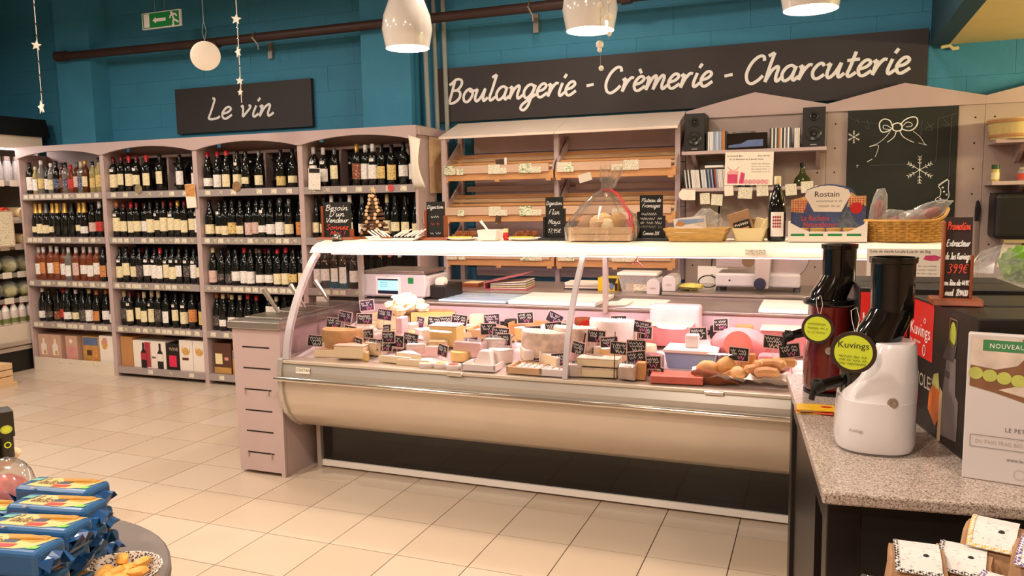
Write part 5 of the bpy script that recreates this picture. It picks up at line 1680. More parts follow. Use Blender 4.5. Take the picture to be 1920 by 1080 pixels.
t = T('feathered_bird', 'brown feathered bird lying at the front of the deli section', 'bird', (-.425, 3.39, dz(3.37)))
G().tube([(-.075, .01, .05), (-.05, .005, .045), (-.01, 0, .035), (.04, -.005, .03), (.085, 0, .025), (.11, .0, .02)], [.006, .024, .033, .03, .016, .005], 12).o('plumage', 'feather', t, W=False, smooth=True)
for k in range(6):
    G().tube([(.05, -.02 + .008 * k, .03), (.10, -.025 + .01 * k, .028), (.125, -.03 + .012 * k, .02)], [.006, .005, .002], 5).o('feather', 'feather', t, W=False, smooth=True)
t = T('paper_liner', 'crumpled white paper under the poultry and sausages', 'paper', (-.28, 3.42, dz(3.40)))
gp_ = G()
NX, NY = 22, 7
rd = random.Random(4)
for j in range(NY + 1):
    for i in range(NX + 1):
        u, v = i / NX, j / NY
        gp_.v.append((-.23 + .46 * u, -.065 + .16 * v, .004 + .028 * v + .02 * rd.random() + (.03 if j == 0 or abs(u - .55) < .04 else 0)))
for j in range(NY):
    for i in range(NX):
        a = j * (NX + 1) + i
        gp_.f.append((a, a + 1, a + NX + 2, a + NX + 1))
gp_.o('paper', 'white', t, W=False, smooth=True, auto=0)
for k, (x, y, r0) in enumerate([(-.235, 3.44, .3), (-.20, 3.47, .9), (-.165, 3.45, -.2), (-.205, 3.50, .1), (-.15, 3.50, 1.2), (-.12, 3.47, .5), (-.19, 3.415, .2)]):
    tag(G().tube([(-.05, 0, 0), (-.04, 0, .004), (0, .012, .006), (.04, 0, .004), (.05, 0, 0)], [.008, .02, .022, .02, .008], 10).rot('Z', r0).move(x, y, dz(y) + .052 + (k % 3) * .012).o('white_sausage', 'sausage', smooth=True), 'pale fat sausage in the white paper, %s from the left' % ORD[k], 'sausage', 'pale sausages')
t = T('striped_cloth', 'red and white wrapped parcel behind the pale sausages', 'parcel', (-.17, 3.60, dz(3.60)))
G().box(-.07, .07, -.05, .05, 0, .07).o('parcel', 'ham', t, W=False, bevel=.02)
gg = G()
for k in range(4):
    poly(gg, [(-.065 + k * .035, .012), (-.05 + k * .035, .012), (-.04 + k * .035, .06), (-.055 + k * .035, .06)], -.0515)
gg.o('stripe', 'white', t, W=False)
C('block', 'orange printed packet standing among the poultry', -0.275, 3.52, .5, (.06, .02, .08), 'ch_orange', name='packet', cat='packet')
C('block', 'pink meat joint at the right back of the deli section', -0.13, 3.82, 0, (.20, .16, .10), 'ham', 'rind_pink', name='meat_block', cat='meat')
for k, (x, h, m) in enumerate([(-1.88, .06, 'feather'), (-1.76, .07, 'ch_pale'), (-1.55, .05, 'slate'), (-1.29, .06, 'rind_grey'), (-1.15, .075, 'feather'), (-1.01, .06, 'rind_brown'), (-0.45, .06, 'slate'), (-0.33, .07, 'ch_orange'), (-0.2, .06, 'dough'), (-0.05, .06, 'rind_grey'), (0.1, .07, 'ham'), (.25, .06, 'ch_pale')]):
    C('wheel', 'small dark jar-like cheese against the rear vent, %s from the left' % ORD[k], x, 3.965, 0, (.045, h), m, name='rear_cheese', group='cheeses along the rear vent')
# film over half of the goods at the right
for k in range(4):
    C('wheel', 'round soft cheese in the far right of the case, %s' % ORD[k], .08 + .11 * k, 3.5 + .1 * (k % 2), 0, (.05, .04), 'rind_white')

FILL = [('wrap', (.085, .07, .05)), ('wedge', (.11, .05, .8)), ('block', (.08, .07, .06)), ('wheel', (.045, .04)), ('wedge', (.12, .045, .6)), ('wrap', (.09, .06, .06))]
rd = random.Random(21)
for rr, (yy, nn, off) in enumerate([(3.475, 9, .06), (3.575, 8, .12), (3.70, 9, .0), (3.80, 10, .07)]):
    for k in range(nn):
        x = -2.42 + off + k * .235 + rd.uniform(-.03, .03)
        if x > -0.72:
            continue
        kd, dm = FILL[(k * 5 + rr * 2) % 6]
        C(kd, '%s pale cheese piece, %s from left in the %s filler row' % ({'wrap': 'film-wrapped', 'wedge': 'wedge-shaped', 'block': 'blocky', 'wheel': 'small round'}[kd], ORD[k], ['front', 'second', 'third', 'rear'][rr]), x, yy, rd.uniform(-1, 1), dm,
          ['rind_white', 'ch_pale', 'pink_paper', 'ch_yellow'][(k + rr) % 4], {'wrap': 'cello', 'wedge': 'rind_white', 'block': 'rind_white', 'wheel': None}[kd], group='pale cheese pieces between the signs')

# ---- price signs
tgm = G().box(-.037, .037, 0, .0025, -.026, .026).mesh('sign_frame', mat('tag_frame', 'd8b8ae', 0.5, var=0.03))
tgs = G().box(-.0335, .0335, -.0008, 0, -.0225, .0225).mesh('slate', 'slate')
tgs2 = G().box(-.0335, .0335, -.0008, 0, -.0225, .0225).mesh('slate', mat('slate_purple', '2e2238', 0.6, var=0.1))
sp_ = G().tube([(0, .001, -.026), (0, .001, -.085)], .0015, 5).mesh('spike', 'alu')
SCR = []
for k in range(9):
    a = G()
    scribble(a, -.029, .026, .012, .011, .0018, -.0012, k)
    scribble(a, -.024, .029, .001, .010, .0016, -.0012, k + 40)
    b = G()
    scribble(b, -.014 + .006 * (k % 3), .024, -.012, .015, .0024, -.0012, k + 80)
    SCR.append((a.mesh('chalk_lines', 'chalk'), b.mesh('chalk_price', 'chalk_pink' if k % 3 else 'chalk')))
rd = random.Random(11)
ZONE = [(-2.35, 'left end'), (-2.05, 'crumbly half wheel'), (-1.75, 'yellow cheese block'), (-1.4, 'wooden crates'), (-1.1, 'front trays'), (-.8, 'cut yellow wheel'), (-.5, 'blue foam box'), (9, 'ham and sausages')]
for k, (x, y, z) in enumerate(TAGS):
    row = 'front' if y < 3.46 else 'middle' if y < 3.66 else 'back'
    zn = [n for lim, n in ZONE if x < lim][0]
    if k == 50:
        t = T('price_sign', 'bright red round price sticker near the pillar', 'price sign', (x, y, z), 0, 'price signs in the case')
        G().lathe([(0, 0), (.04, 0), (.04, .002), (0, .002)], 16).rot('X', PI / 2).o('sticker', 'red', t, W=False)
        gg = G()
        scribble(gg, -.026, .028, .008, .012, .003, -.003, 5)
        scribble(gg, -.028, .026, -.01, .012, .003, -.003, 6)
        gg.o('chalk_lines', 'sign_white', t, W=False)
        continue
    ang = rd.uniform(-.5, .5) if k % 4 else rd.choice([-.9, .8])
    t = T('price_sign', 'small slate price sign, %s row near the %s, number %d from left' % (row, zn, k + 1), 'price sign', (x, y, z), group='price signs in the case', rot=(-.15, rd.uniform(-.16, .16) if k not in (32,) else .5, ang * .6))
    t['label'] = 'slate price sign on a spike, %s row by the %s, %s along' % (row, zn, ORD[k % 40])
    inst('sign_frame', tgm, t)
    inst('slate', tgs2 if k in (2, 5, 11, 16, 24, 32, 47) else tgs, t)
    a, b = SCR[k % 9]
    inst('chalk_lines', a, t)
    inst('chalk_price', b, t)
    inst('spike', sp_, t)
    t.scale = (1.2, 1.2, 1.2)

# ---- rear worktop things
t = T('weighing_scale', 'white weighing scale with lit touch screen on the case', 'scale', (-2.345, 4.08, .8825))
G().prism([(-.225, .012), (.20, .012), (.215, .09), (.205, .15), (-.205, .15), (-.225, .10)], 0, .03, 'y').o('front_panel', 'plastic_white', t, W=False, bevel=.012)
G().box(-.215, .21, .03, .30, .012, .14).o('housing', 'plastic_white', t, W=False, bevel=.012)
G().box(-.20, .20, -.005, .30, .152, .172).o('platter', 'steel', t, W=False, bevel=.006)
for x in (-.19, .18):
    for y in (.03, .27):
        G().lathe([(0, 0), (.016, 0), (.016, .014), (0, .014)], 10, x, y).o('foot', 'black', t, W=False)
G().box(-.125, .045, -.004, .002, .022, .135).o('screen_bezel', 'white', t, W=False, bevel=.004)
sc_ = G().box(-.108, .028, -.0055, -.0042, .032, .122).o('screen', 'screen', t, W=False)
gg = G()
poly(gg, rc(-.108, .028, .032, .052), -.006)
poly(gg, rc(-.108, .028, .112, .122), -.006)
gg.o('screen_bar', mat('navy', '20203a', .3), t, W=False)
gg = G()
for k in range(3):
    scribble(gg, -.09, -.04, .10 - .012 * k, .006, .0012, -.0062, k)
gg.o('screen_text', 'navy', t, W=False)
text('Costan', .007, 'white', t, (-.05, -.0063, .04)) if False else None
G().box(.095, .13, -.0025, .002, .095, .13).o('green_sticker', 'green', t, W=False)
G().box(.21, .32, .05, .28, 0.002, .085).o('printer', 'black', t, W=False, bevel=.01)
G().lathe([(0.012, 0), (.03, 0), (.03, .05), (.012, .05)], 18).rot('X', PI / 2).move(.265, .12, .10).o('paper_roll', 'paper', t, W=False, smooth=True)
t = T('glass_plate', 'pale blue reflective glass plate on the rear worktop', 'plate', (-1.85, 4.05, .8825))
G().box(-.19, .23, 0.0, .36, 0, .012).o('plate', mat('blue_plate', 'b9d4de', 0.1, var=0.05), t, W=False, bevel=.003)
for k in range(4):
    G().box(-.18, .22, .04 + .08 * k, .045 + .08 * k, .012, .0135).o('groove', 'poly_blue', t, W=False)
for k, (x0, x1, y1, lab) in enumerate([(-1.60, -1.10, 4.44, 'large white cutting board left of the glass pillar'), (-1.03, -0.76, 4.36, 'white cutting board with folded corner behind the cheeses'), (-0.27, -0.04, 4.40, 'small thick white cutting board at the right')]):
    t = T('cutting_board', lab, 'cutting board', ((x0 + x1) / 2, 4.2, .8825), group='white cutting boards')
    G().box(x0, x1, 4.03, y1, .8825, .905 if k != 1 else .894).o('board', 'white', t, bevel=.004)
    if k == 1:
        G().box(x0 - .03, x0 + .1, 4.02, 4.2, .8945, .897).rot('Y', -.06, (x0, 0, .8945)).o('paper', 'paper', t)

# ------------------------------------------------------------------ slotted cabinet at the case end
t = T('olive_bar_cabinet', 'mauve cabinet with slotted front and steel olive bar top', 'cabinet', (-2.78, 3.35, 0))
KX0, KX1, KY0, KY1 = -2.93, -2.62, 3.35, 4.25
G().prism([(KX0 + .01, .02), (KX1 - .03, .02), (KX1 - .03, 0.0), (KX1 - .005, 0.0), (KX1, .80), (KX0, .80)], KY0, KY0 + .02, 'y').o('front_panel', 'mauve', t, bevel=.002)
G().box(KX0 + .005, KX1 - .035, KY0 + .02, KY1, .02, .80).o('body', 'mauve', t)
G().box(KX1 - .03, KX1 - .005, KY0 + .025, KY1, 0, .80).o('side_panel', 'mauve', t)
G().box(KX0 - .02, KX1 + .012, KY0 - .015, KY1, .80, .84).o('steel_top', 'steel', t, bevel=.004)
for k, z in enumerate((.70, .586, .47, .355, .24, .122)):
    x0, x1 = -2.865, -2.69
    G().box(x0, x1, KY0 - .0012, KY0 + .001, z - .003, z + .004).o('slot', 'hole', t)
    if k in (2, 5):
        for xx in (x0 + .002, x1 - .02):
            G().box(xx, xx + .006, KY0 - .008, KY0, z - .025, z).o('hook', 'alu', t)
for k, y in enumerate((3.42, 3.66, 3.90)):
    pn = G()
    pn.box(-2.90, -2.66, y, y + .20, .8405, .853)
    p_ = pn.o('basin_rim', 'steel', t, bevel=.003)
    G().box(-2.885, -2.675, y + .015, y + .185, .8535, .8545).o('basin', 'olive' if 'olive' in MATS else mat('olive', '4a4030', .3, var=.5, vscale=40), p_)
    G().box(-2.885, -2.80, y + .16, y + .17, .855, .885).o('label_strip', 'paper', p_)
    G().tube([(-2.75, y + .1, .86), (-2.80, y + .11, .92), (-2.86, y + .12, .985)], [.006, .012, .016], 8).o('ladle', 'steel', p_, smooth=True)
    ldg = G().prism([(-2.90, .865), (-2.885, .855), (-2.96 + .12, .86)], y, y + .01, 'y')

# ------------------------------------------------------------------ things on the canopy
TOP = 1.2502
TY = 3.83


def easel(label, x0, x1, z1, lines, wood, tall_base, y=TY, z0=TOP, loc_rz=0.0, side=True, board='slate', low=None):
    t = T('chalk_easel', label, 'chalk sign', ((x0 + x1) / 2, y, z0), loc_rz)
    hx = (x1 - x0) / 2
    h = z1 - z0
    pw = .014 if hx > .05 else .006
    G().prism([(-.045, 0), (.05, 0), (.045, .014), (-.035, .014)], -hx - .02, hx + .02, 'x').o('base', wood, t, W=False, bevel=.003)
    G().box(-hx + (.0 if not side else pw - .002), hx - (0 if not side else pw - .002), -.006, .004, .014, h).o('slate', board, t, W=False)
    if side:
        hh = low or (h * .72, h * .72)
        for s, q in ((-1, hh[0]), (1, hh[1])):
            a, b = sorted((s * hx, s * (hx - pw)))
            G().box(a, b, -.016, .012, .014, q).o('side_post', wood, t, W=False, bevel=.002)
    for k, (tx, m, zz, sz, wdt) in enumerate(lines):
        if tx.startswith('~'):
            gg = scribble(G(), -hx * wdt, hx * wdt, zz * h, sz * 1.2, .0017, -.0072, k + len(tx))
        else:
            gg = script(tx, 0, zz * h, sz, .0034 if hx > .08 else .0022, -.0072, width=wdt * 2 * hx, center=True, nib=0)
        gg.o('chalk_writing', m, t, W=False)
    return t


easel('chalk easel reading Besoin D\'un Vendeur Sonnez Moi', -2.655, -2.455, 1.462, [('Besoin', 'chalk', .78, .017, .74), ("D'un", 'chalk', .62, .017, .5), ('Vendeur', 'chalk', .46, .015, .74), ('Sonnez', 'chalk_red', .27, .016, .74), ('Moi !', 'chalk_red', .11, .015, .5)], 'wood_red', 0, low=(.19, .06))
t = T('service_bell', 'small silver counter bell before the chalk easel', 'bell', (-2.50, 3.74, TOP - .003))
G().lathe([(0, 0), (.03, 0), (.03, .006), (0, .006)], 18).o('base', 'black', t, W=False)
G().lathe([(.028, .010), (.027, .02), (.02, .034), (.008, .04), (0, .041)], 20).o('dome', 'chrome', t, W=False, smooth=True)
G().lathe([(0, .041), (.005, .041), (.005, .05), (0, .051)], 10).o('button', 'chrome', t, W=False, smooth=True)
t = T('twig_tree', 'small Christmas tree of stacked twigs and log discs', 'decoration', (-2.375, 3.93, TOP))
G().box(-.10, .09, -.04, .04, 0, .012).o('base', 'wood_red', t, W=False, bevel=.002)
G().tube([(0, 0, .012), (0, 0, .255)], .006, 6).o('trunk', 'bark', t, W=False)
rd = random.Random(2)
for k in range(11):
    z = .03 + k * .021
    wd = .098 * (1 - k / 12.5)
    G().tube([(-wd, rd.uniform(-.012, .012), z + rd.uniform(-.006, .006)), (0, 0, z), (wd, rd.uniform(-.012, .012), z + rd.uniform(-.006, .006))], [.008, .010, .008], 7).o('twig', 'bark', t, W=False, smooth=True)
    for s in (-1, 1):
        xx = s * wd * rd.uniform(.2, .9)
        G().lathe([(0, 0), (.010, 0), (.010, .006), (0, .006)], 10).rot('X', PI / 2).move(xx, -.016, z + .004).o('log_disc', 'wood_pale', t, W=False)
sg = []
for i in range(10):
    r = .022 if i % 2 == 0 else .009
    a = PI / 2 + i * PI / 5
    sg.append((r * math.cos(a), .275 + r * math.sin(a)))
G().prism(sg[::-1], -.004, .004, 'y').o('star', 'wood_pale', t, W=False)
t = T('snack_plate', 'rectangular white plate with white bread sticks', 'plate', (-2.16, 3.80, TOP - .001))
G().prism([(-.13, 0), (.13, 0), (.165, .022), (.155, .022), (.125, .006), (-.125, .006), (-.155, .022), (-.165, .022)], -.06, .06, 'y').o('plate', 'white', t, W=False)
for k in range(12):
    x = -.12 + .022 * k
    sgn = -1 if k < 5 else 1
    G().tube([(x, -.02 + .005 * (k % 3), .02), (x + sgn * .06, .0, .05 + .003 * (k % 4))], .004, 6).o('bread_stick', 'rind_white', t, W=False)
easel('small chalk easel with slate writing in a brown stand beside the bread rack post', -1.995, -1.865, 1.455, [('Digestion', 'chalk', .82, .010, .75), ('~a', 'chalk', .6, .012, .4), ('~bb', 'chalk_red', .42, .012, .4), ('~ccc', 'chalk', .17, .014, .5)], 'wood_red', 0, low=(.16, .13))


def plate(label, x, w):
    t = T('tasting_plate', label, 'plate', (x, TY - .02, TOP), group='tasting plates')
    G().lathe([(0, 0), (.06, 0), (.095, .012), (.093, .014), (.06, .004), (0, .004)], 26, sy=.7).o('plate', 'white', t, W=False, smooth=True)
    for k in range(20):
        G().box(-.008, .008, -.006, .006, 0, .012).rot('Z', k).move(-.06 + .012 * (k % 10) + .004 * (k // 10), -.03 + .014 * (k // 10), .008).o('cheese_cube', mat('cube_yellow', 'e6cf62', .5), t, W=False)
    for k in range(9):
        G().box(-.012, .012, -.02, .02, 0, .02).rot('Z', k * .8).move(-.05 + .013 * k, .02, .01 + .008 * (k % 3)).o('toast_piece', mat('toast', '8a4f28', .7, var=.3, vscale=40), t, W=False)


plate('oval tasting plate of yellow cubes left of the white dish', -1.765, .19)
plate('oval tasting plate of yellow cubes left of the black chalk sign', -1.415, .18)
t = T('cream_dish', 'square white dish with a white spoon', 'dish', (-1.60, TY - .03, TOP))
G().prism([(-.045, 0), (.045, 0), (.055, .055), (.049, .055), (.04, .006), (-.04, .006), (-.049, .055), (-.055, .055)], -.045, .045, 'y').o('dish', 'white', t, W=False)
for y0 in (-.05, .044):
    G().prism([(-.045, 0), (.045, 0), (.055, .055), (-.055, .055)], y0, y0 + .006, 'y').o('dish_wall', 'white', t, W=False)
G().tube([(.0, 0, .03), (-.03, 0, .07), (-.055, 0, .10)], [.005, .006, .008], 8).o('spoon', 'white', t, W=False, smooth=True)
t = T('ladder_tag', 'small dark picture tag standing behind the white dish', 'tag', (-1.605, 3.92, TOP))
G().tube([(0, 0, 0), (.0, 0, .09)], .003, 5).o('pin', 'bark', t, W=False)
G().box(-.016, .016, -.002, .002, .085, .125).rot('Y', .2, (0, 0, .1)).o('tag', 'dark_pic', t, W=False)
t = T('sauce_bottle', 'tiny red bottle with pale cap on the canopy', 'bottle', (-1.513, TY - .03, TOP))
G().lathe([(0, 0), (.014, 0), (.014, .035), (.011, .04), (0, .04)], 12).o('bottle_body', 'red', t, W=False, smooth=True)
G().lathe([(0, .04), (.0125, .04), (.0125, .06), (0, .06)], 12).o('cap', 'cream', t, W=False, smooth=True)
easel('black chalk easel reading Flan left of the gift hamper', -1.315, -1.20, 1.468, [('Digestion', 'chalk', .82, .010, .72), ('Flan', 'chalk', .60, .014, .5), ('Maya', 'chalk', .38, .013, .55), ('17,95\u20ac', 'chalk', .17, .012, .6)], 'black', 0, low=(.12, .16))
easel('black chalk easel listing a cheese platter right of the gift hamper', -0.83, -0.695, 1.47, [('Plateau de', 'chalk', .85, .010, .7), ('Fromages', 'chalk', .73, .010, .66), ('~a', 'chalk', .58, .011, .7), ('~bb', 'chalk', .48, .011, .8), ('~ccc', 'chalk', .39, .011, .8), ('~dddd', 'chalk_grey', .30, .011, .8), ('Comme 20\u20ac', 'chalk', .12, .010, .6)], 'black', 0, low=(.14, .12))

# gift hamper in cellophane
t = T('gift_hamper', 'wooden crate gift hamper wrapped in cellophane with red ribbon', 'hamper', (-1.0, TY - .02, TOP))
for k in range(2):
    G().box(-.155, .155, -.08, -.072, .002 + .034 * k, .033 + .034 * k).o('crate_slat', 'wood_pale', t, W=False, bevel=.001)
    G().box(-.155, .155, .072, .08, .002 + .034 * k, .033 + .034 * k).o('crate_slat', 'wood_pale', t, W=False, bevel=.001)
for s in (-1, 1):
    a, b = sorted((s * .155, s * .147))
    G().box(a, b, -.072, .072, .002, .068).o('crate_end', 'wood_pale', t, W=False)
G().box(-.147, .147, -.072, .072, .002, .008).o('crate_bottom', 'wood_pale', t, W=False)
for k, (x, y, m, r) in enumerate([(-.08, 0, 'kraft', .05), (0.0, .01, 'dough', .05), (.08, 0, 'bx_gold', .04), (.03, -.03, 'ch_pale', .035), (-.02, -.03, 'wood_pale', .04), (.10, .03, 'pink_paper', .04)]):
    G().blob((x, y, .07 + .012 * (k % 3)), r, r * .9, r * 1.1, 10, 7, .12, k).o('goods', m, t, W=False, smooth=True)
prof = []
g = G()
rd = random.Random(5)
lev = [(.172, .095, .0), (.178, .10, .06), (.155, .09, .11), (.11, .07, .17), (.06, .045, .215), (.022, .02, .245), (.035, .02, .27), (.06, .03, .33)]
NU = 44
for j, (rx, ry, z) in enumerate(lev):
    for i in range(NU):
        a = 2 * PI * i / NU
        q = 1 + rd.uniform(-.10, .10) * (1 if j else .3)
        sq = 1.0 / max(abs(math.cos(a)), abs(math.sin(a))) if j < 3 else 1.0
        sq = min(sq, 1.22)
        g.v.append((rx * sq * q * math.cos(a) + (.045 * max(0, j - 4) / 3), ry * sq * q * math.sin(a), z + .002 + rd.uniform(-.008, .008) * (j > 0) + (rd.uniform(-.04, .05) if j == 7 else 0)))
for j in range(len(lev) - 1):
    for i in range(NU):
        g.f.append((j * NU + i, j * NU + (i + 1) % NU, (j + 1) * NU + (i + 1) % NU, (j + 1) * NU + i))
g.o('cellophane', 'cello', t, W=False)
mat('ribbon_red', 'd03038', 0.35, var=0.05)
G().tube([(.02 + .024 * math.cos(a * .6), .022 * math.sin(a * .6), .247) for a in range(11)], .003, 6, closed=True).o('ribbon_tie', 'ribbon_red', t, W=False)
for k, pts in enumerate([[(.04, -.01, .25), (.08, -.03, .235), (.12, -.06, .19), (.15, -.095, .15), (.16, -.10, .09)], [(.04, -.015, .25), (.09, -.05, .22), (.13, -.09, .16), (.17, -.11, .12), (.18, -.11, .04)], [(.15, -.095, .15), (.17, -.10, .12), (.14, -.10, .10), (.17, -.105, .07)]]):
    G().tube(pts, .0028, 6).o('ribbon_tail', 'ribbon_red', t, W=False)
G().box(-.11, -.045, -.045, -.043, .29, .33).rot('Y', -.25, (-.08, 0, .31)).o('gift_tag', 'paper', t, W=False)
tag(G().tube([(-.80, 3.66, 1.195), (-.79, 3.645, 1.18), (-.80, 3.65, 1.165), (-.82, 3.65, 1.15), (-.80, 3.65, 1.145), (-.795, 3.65, 1.16), (-.78, 3.648, 1.15), (-.765, 3.645, 1.135)], .003, 6).o('ribbon_curl', 'ribbon_red', smooth=True), 'curled red ribbon end hanging under the canopy edge', 'ribbon')


def basket_slats(t, a, b, h, flare, m, n=3):
    for k in range(n):
        z0 = h * k / n + .002
        z1 = h * (k + 1) / n - .001
        f0 = flare * k / n
        f1 = flare * (k + 1) / n
        for s in (-1, 1):
            y0 = s * (b + f0)
            y1 = s * (b + f1)
            G().add([(-a - f0, y0, z0), (a + f0, y0, z0), (a + f1, y1, z1), (-a - f1, y1, z1), (-a - f0, y0 - s * .006, z0), (a + f0, y0 - s * .006, z0), (a + f1, y1 - s * .006, z1), (-a - f1, y1 - s * .006, z1)],
                    [(0, 1, 2, 3), (7, 6, 5, 4), (0, 4, 5, 1), (3, 2, 6, 7), (1, 5, 6, 2), (0, 3, 7, 4)]).o('slat', m, t, W=False)
            x0 = s * (a + f0)
            x1 = s * (a + f1)
            G().add([(x0, -b - f0, z0), (x0, b + f0, z0), (x1, b + f1, z1), (x1, -b - f1, z1), (x0 - s * .006, -b - f0, z0), (x0 - s * .006, b + f0, z0), (x1 - s * .006, b + f1, z1), (x1 - s * .006, -b - f1, z1)],
                    [(0, 1, 2, 3), (7, 6, 5, 4), (0, 4, 5, 1), (3, 2, 6, 7), (1, 5, 6, 2), (0, 3, 7, 4)]).o('slat', m, t, W=False)
    G().box(-a, a, -b, b, 0, .006).o('bottom', m, t, W=False)


t = T('chip_basket', 'golden split-wood basket holding clear snack bags', 'basket', (-.54, TY, TOP))
mat('chip', 'c9a05a', 0.55, var=0.2, vscale=12, stretch=(2, 10, 10))
basket_slats(t, .125, .07, .062, .025, 'chip')
t = T('snack_bag', 'clear snack bag with blue and white card in the split-wood basket', 'bag', (-.55, TY, TOP + .04))
G().box(-.10, .05, -.012, .0, 0, .075).rot('Y', -.12, (0, 0, .03)).o('card', 'white', t, W=False)
gg = G()
poly(gg, [(-.095, .03), (.04, .05), (.04, .065), (-.08, .06)], -.0135)
gg.o('print', 'poly_blue', t, W=False)
gg = G()
disc(gg, -.07, .04, .02, -.014, 12, .012)
gg.o('print', 'lab_orange_p', t, W=False)
G().blob((.05, .01, .05), .07, .03, .06, 14, 9, .14, 3).o('film', 'plastic_clear', t, W=False)
t = T('card_basket', 'pale chip basket with small kraft packets', 'basket', (-.30, TY, TOP))
basket_slats(t, .06, .055, .062, .02, 'cream', 1)
for k, (x, y, rz_, m) in enumerate([(-.02, -.02, -.3, 'kraft'), (.035, .01, .25, 'cream'), (.06, .0, .5, 'cream'), (.01, .03, .0, 'kraft')]):
    t = T('spice_packet', ['kraft packet with black label in the pale basket', 'cream packet in the pale basket', 'small tilted cream packet at the basket edge', 'plain kraft packet at the back of the pale basket'][k], 'packet', (-.30 + x, TY + y, TOP + .02), rot=(0, rz_, 0))
    G().box(-.05 if k == 0 else -.03, .05 if k == 0 else .03, -.006, .006, 0, .12 if k == 0 else .085).o('packet', m, t, W=False, bevel=.003)
    if k == 0:
        gg = G()
        poly(gg, rc(-.035, .04, .03, .075), -.0072)
        gg.o('label', 'slate', t, W=False)
        gg = G()
        scribble(gg, -.03, .035, .06, .012, .003, -.008, 4)
        gg.o('label_print', 'paper', t, W=False)
        gg = G()
        poly(gg, rc(-.02, .03, .035, .043), -.008)
        gg.o('label_print', 'lab_orange_p', t, W=False)
bt = bottle(-.182, TY - .01, TOP, 'burgundy', 'dark', 'cream', None, 'dark wine bottle with red-dotted white label on the canopy', 'bottle on the canopy', 0.1, 0.98)
lb = inst('bottle_label', G().lathe([(.0415, .022), (.0415, .135)], 10, a0=-PI / 2 - .75, a1=-PI / 2 + .75).mesh('bottle_label', 'white', True), bt)
gd = G()
for r in range(4):
    for c in range(4):
        a = -PI / 2 - .42 + .24 * c
        for q in range(1):
            cx, cy = .0421 * math.cos(a), .0421 * math.sin(a)
            tx, ty = -math.sin(a), math.cos(a)
            zc = .068 + .0145 * r
            n = 8
            gd.add([(cx + tx * .0048 * math.cos(2 * PI * i / n), cy + ty * .0048 * math.cos(2 * PI * i / n), zc + .0058 * math.sin(2 * PI * i / n)) for i in range(n)], [tuple(range(n))])
inst('label_dots', gd.mesh('label_dots', 'bx_magenta'), bt)

# raclette counter display box
t = T('cheese_display_box', 'printed cardboard counter box with curved header reading Rostain', 'display box', (.03, TY, TOP))
G().box(-.155, .16, -.085, .08, 0, .008).o('base', 'bx_white', t, W=False)
pf = [(-.16, .0), (.165, 0), (.165, .085), (.12, .06), (.09, .045), (-.07, .045), (-.11, .062), (-.16, .09)]
G().prism(pf[::-1], -.09, -.084, 'y').o('front', 'bx_white', t, W=False)
for a, b in ((-.16, -.154), (.159, .165)):
    G().box(a, b, -.084, .08, 0, .088).o('side', 'bx_white', t, W=False)
hd = [(-.155, .0), (.165, 0), (.165, .20), (.125, .20)]
for i in range(9):
    u = i / 8
    hd.append((.105 - .19 * u, .215 + .04 * math.sin(PI * (.15 + .7 * u))))
hd += [(-.10, .20), (-.155, .185)]
mat('check_red', 'd8a06a', 0.5, var=0.3, vscale=60)
mat('mountain', '46527c', 0.5, var=0.35, vscale=18)
G().prism(hd[::-1], .08, .086, 'y').o('header', 'mountain', t, W=False)
gg = G()
poly(gg, [(-.155, .13), (-.10, .125), (-.075, .20), (-.10, .20), (-.155, .185)], .0792)
gg.o('gingham', 'check_red', t, W=False)
gg = G()
poly(gg, [(.085, .15), (.165, .155), (.165, .20), (.125, .20), (.10, .218)], .0792)
gg.o('gingham', 'check_red', t, W=False)
gg = G()
for k in range(30):
    r0, c0 = divmod(k, 6)
    disc(gg, -.145 + .011 * c0, .135 + .011 * r0, .0035, .0788, 6)
    disc(gg, .098 + .011 * c0, .158 + .010 * (r0 % 4), .0035, .0788, 6)
gg.o('gingham_dots', 'red', t, W=False)
gg = G()
poly(gg, [(-.055, .13), (.062, .128), (.10, .205)] + [(.09 - .175 * i / 6, .213 + .036 * math.sin(PI * (.15 + .7 * i / 6))) for i in range(7)] + [(-.095, .205)], .0786)
gg.o('name_panel', 'paper', t, W=False)
text('Rostain', .036, 'slate', t, (-.055, .078, .198))
gg = G()
scribble(gg, -.045, .07, .178, .008, .002, .0778, 3)
scribble(gg, -.035, .06, .155, .008, .002, .0778, 4)
gg.o('small_print', 'chalk_grey', t, W=False)
text('Naturellement', .034, 'lab_coral', t, (-.10, .078, .06), sx=.8)
text('La Raclette', .034, 'lab_coral', t, (-.11, .078, .09), sx=.8)
gg = G()
disc(gg, .125, .145, .026, .0776)
gg.o('red_seal', 'red', t, W=False)
mat('fir', '59606a', .6, var=.5, vscale=60)
gg = G()
poly(gg, [(.03, .055), (.15, .055), (.12, .085), (.13, .09), (.10, .12), (.105, .125), (.085, .15), (.065, .125), (.07, .12), (.045, .09), (.055, .085)], .0777)
gg.o('fir_print', 'fir', t, W=False)
gg = G()
for k in range(4):
    poly(gg, rc(-.148 + .077 * k, -.09 + .077 * k, .008, .026), -.0908)
gg.o('lower_print', 'paper', t, W=False)
gg = G()
for k in range(4):
    poly(gg, rc(-.148 + .077 * k, -.09 + .077 * k, .026, .036), -.0908)
gg.o('green_print', 'green', t, W=False)
for k in range(4):
    j = T('cheese_jar', 'gold-lidded jar in the printed counter box, %s from the left' % ORD[k], 'jar', (-.075 + .068 * k, TY - .035, TOP + .0085), group='jars in the counter box')
    G().lathe([(0, 0), (.028, 0), (.03, .005), (.03, .04), (0, .04)], 16).o('jar_body', 'dough', j, W=False, smooth=True)
    G().lathe([(0, .04), (.032, .04), (.032, .05), (0, .052)], 16).o('lid', 'bx_gold', j, W=False, smooth=True)

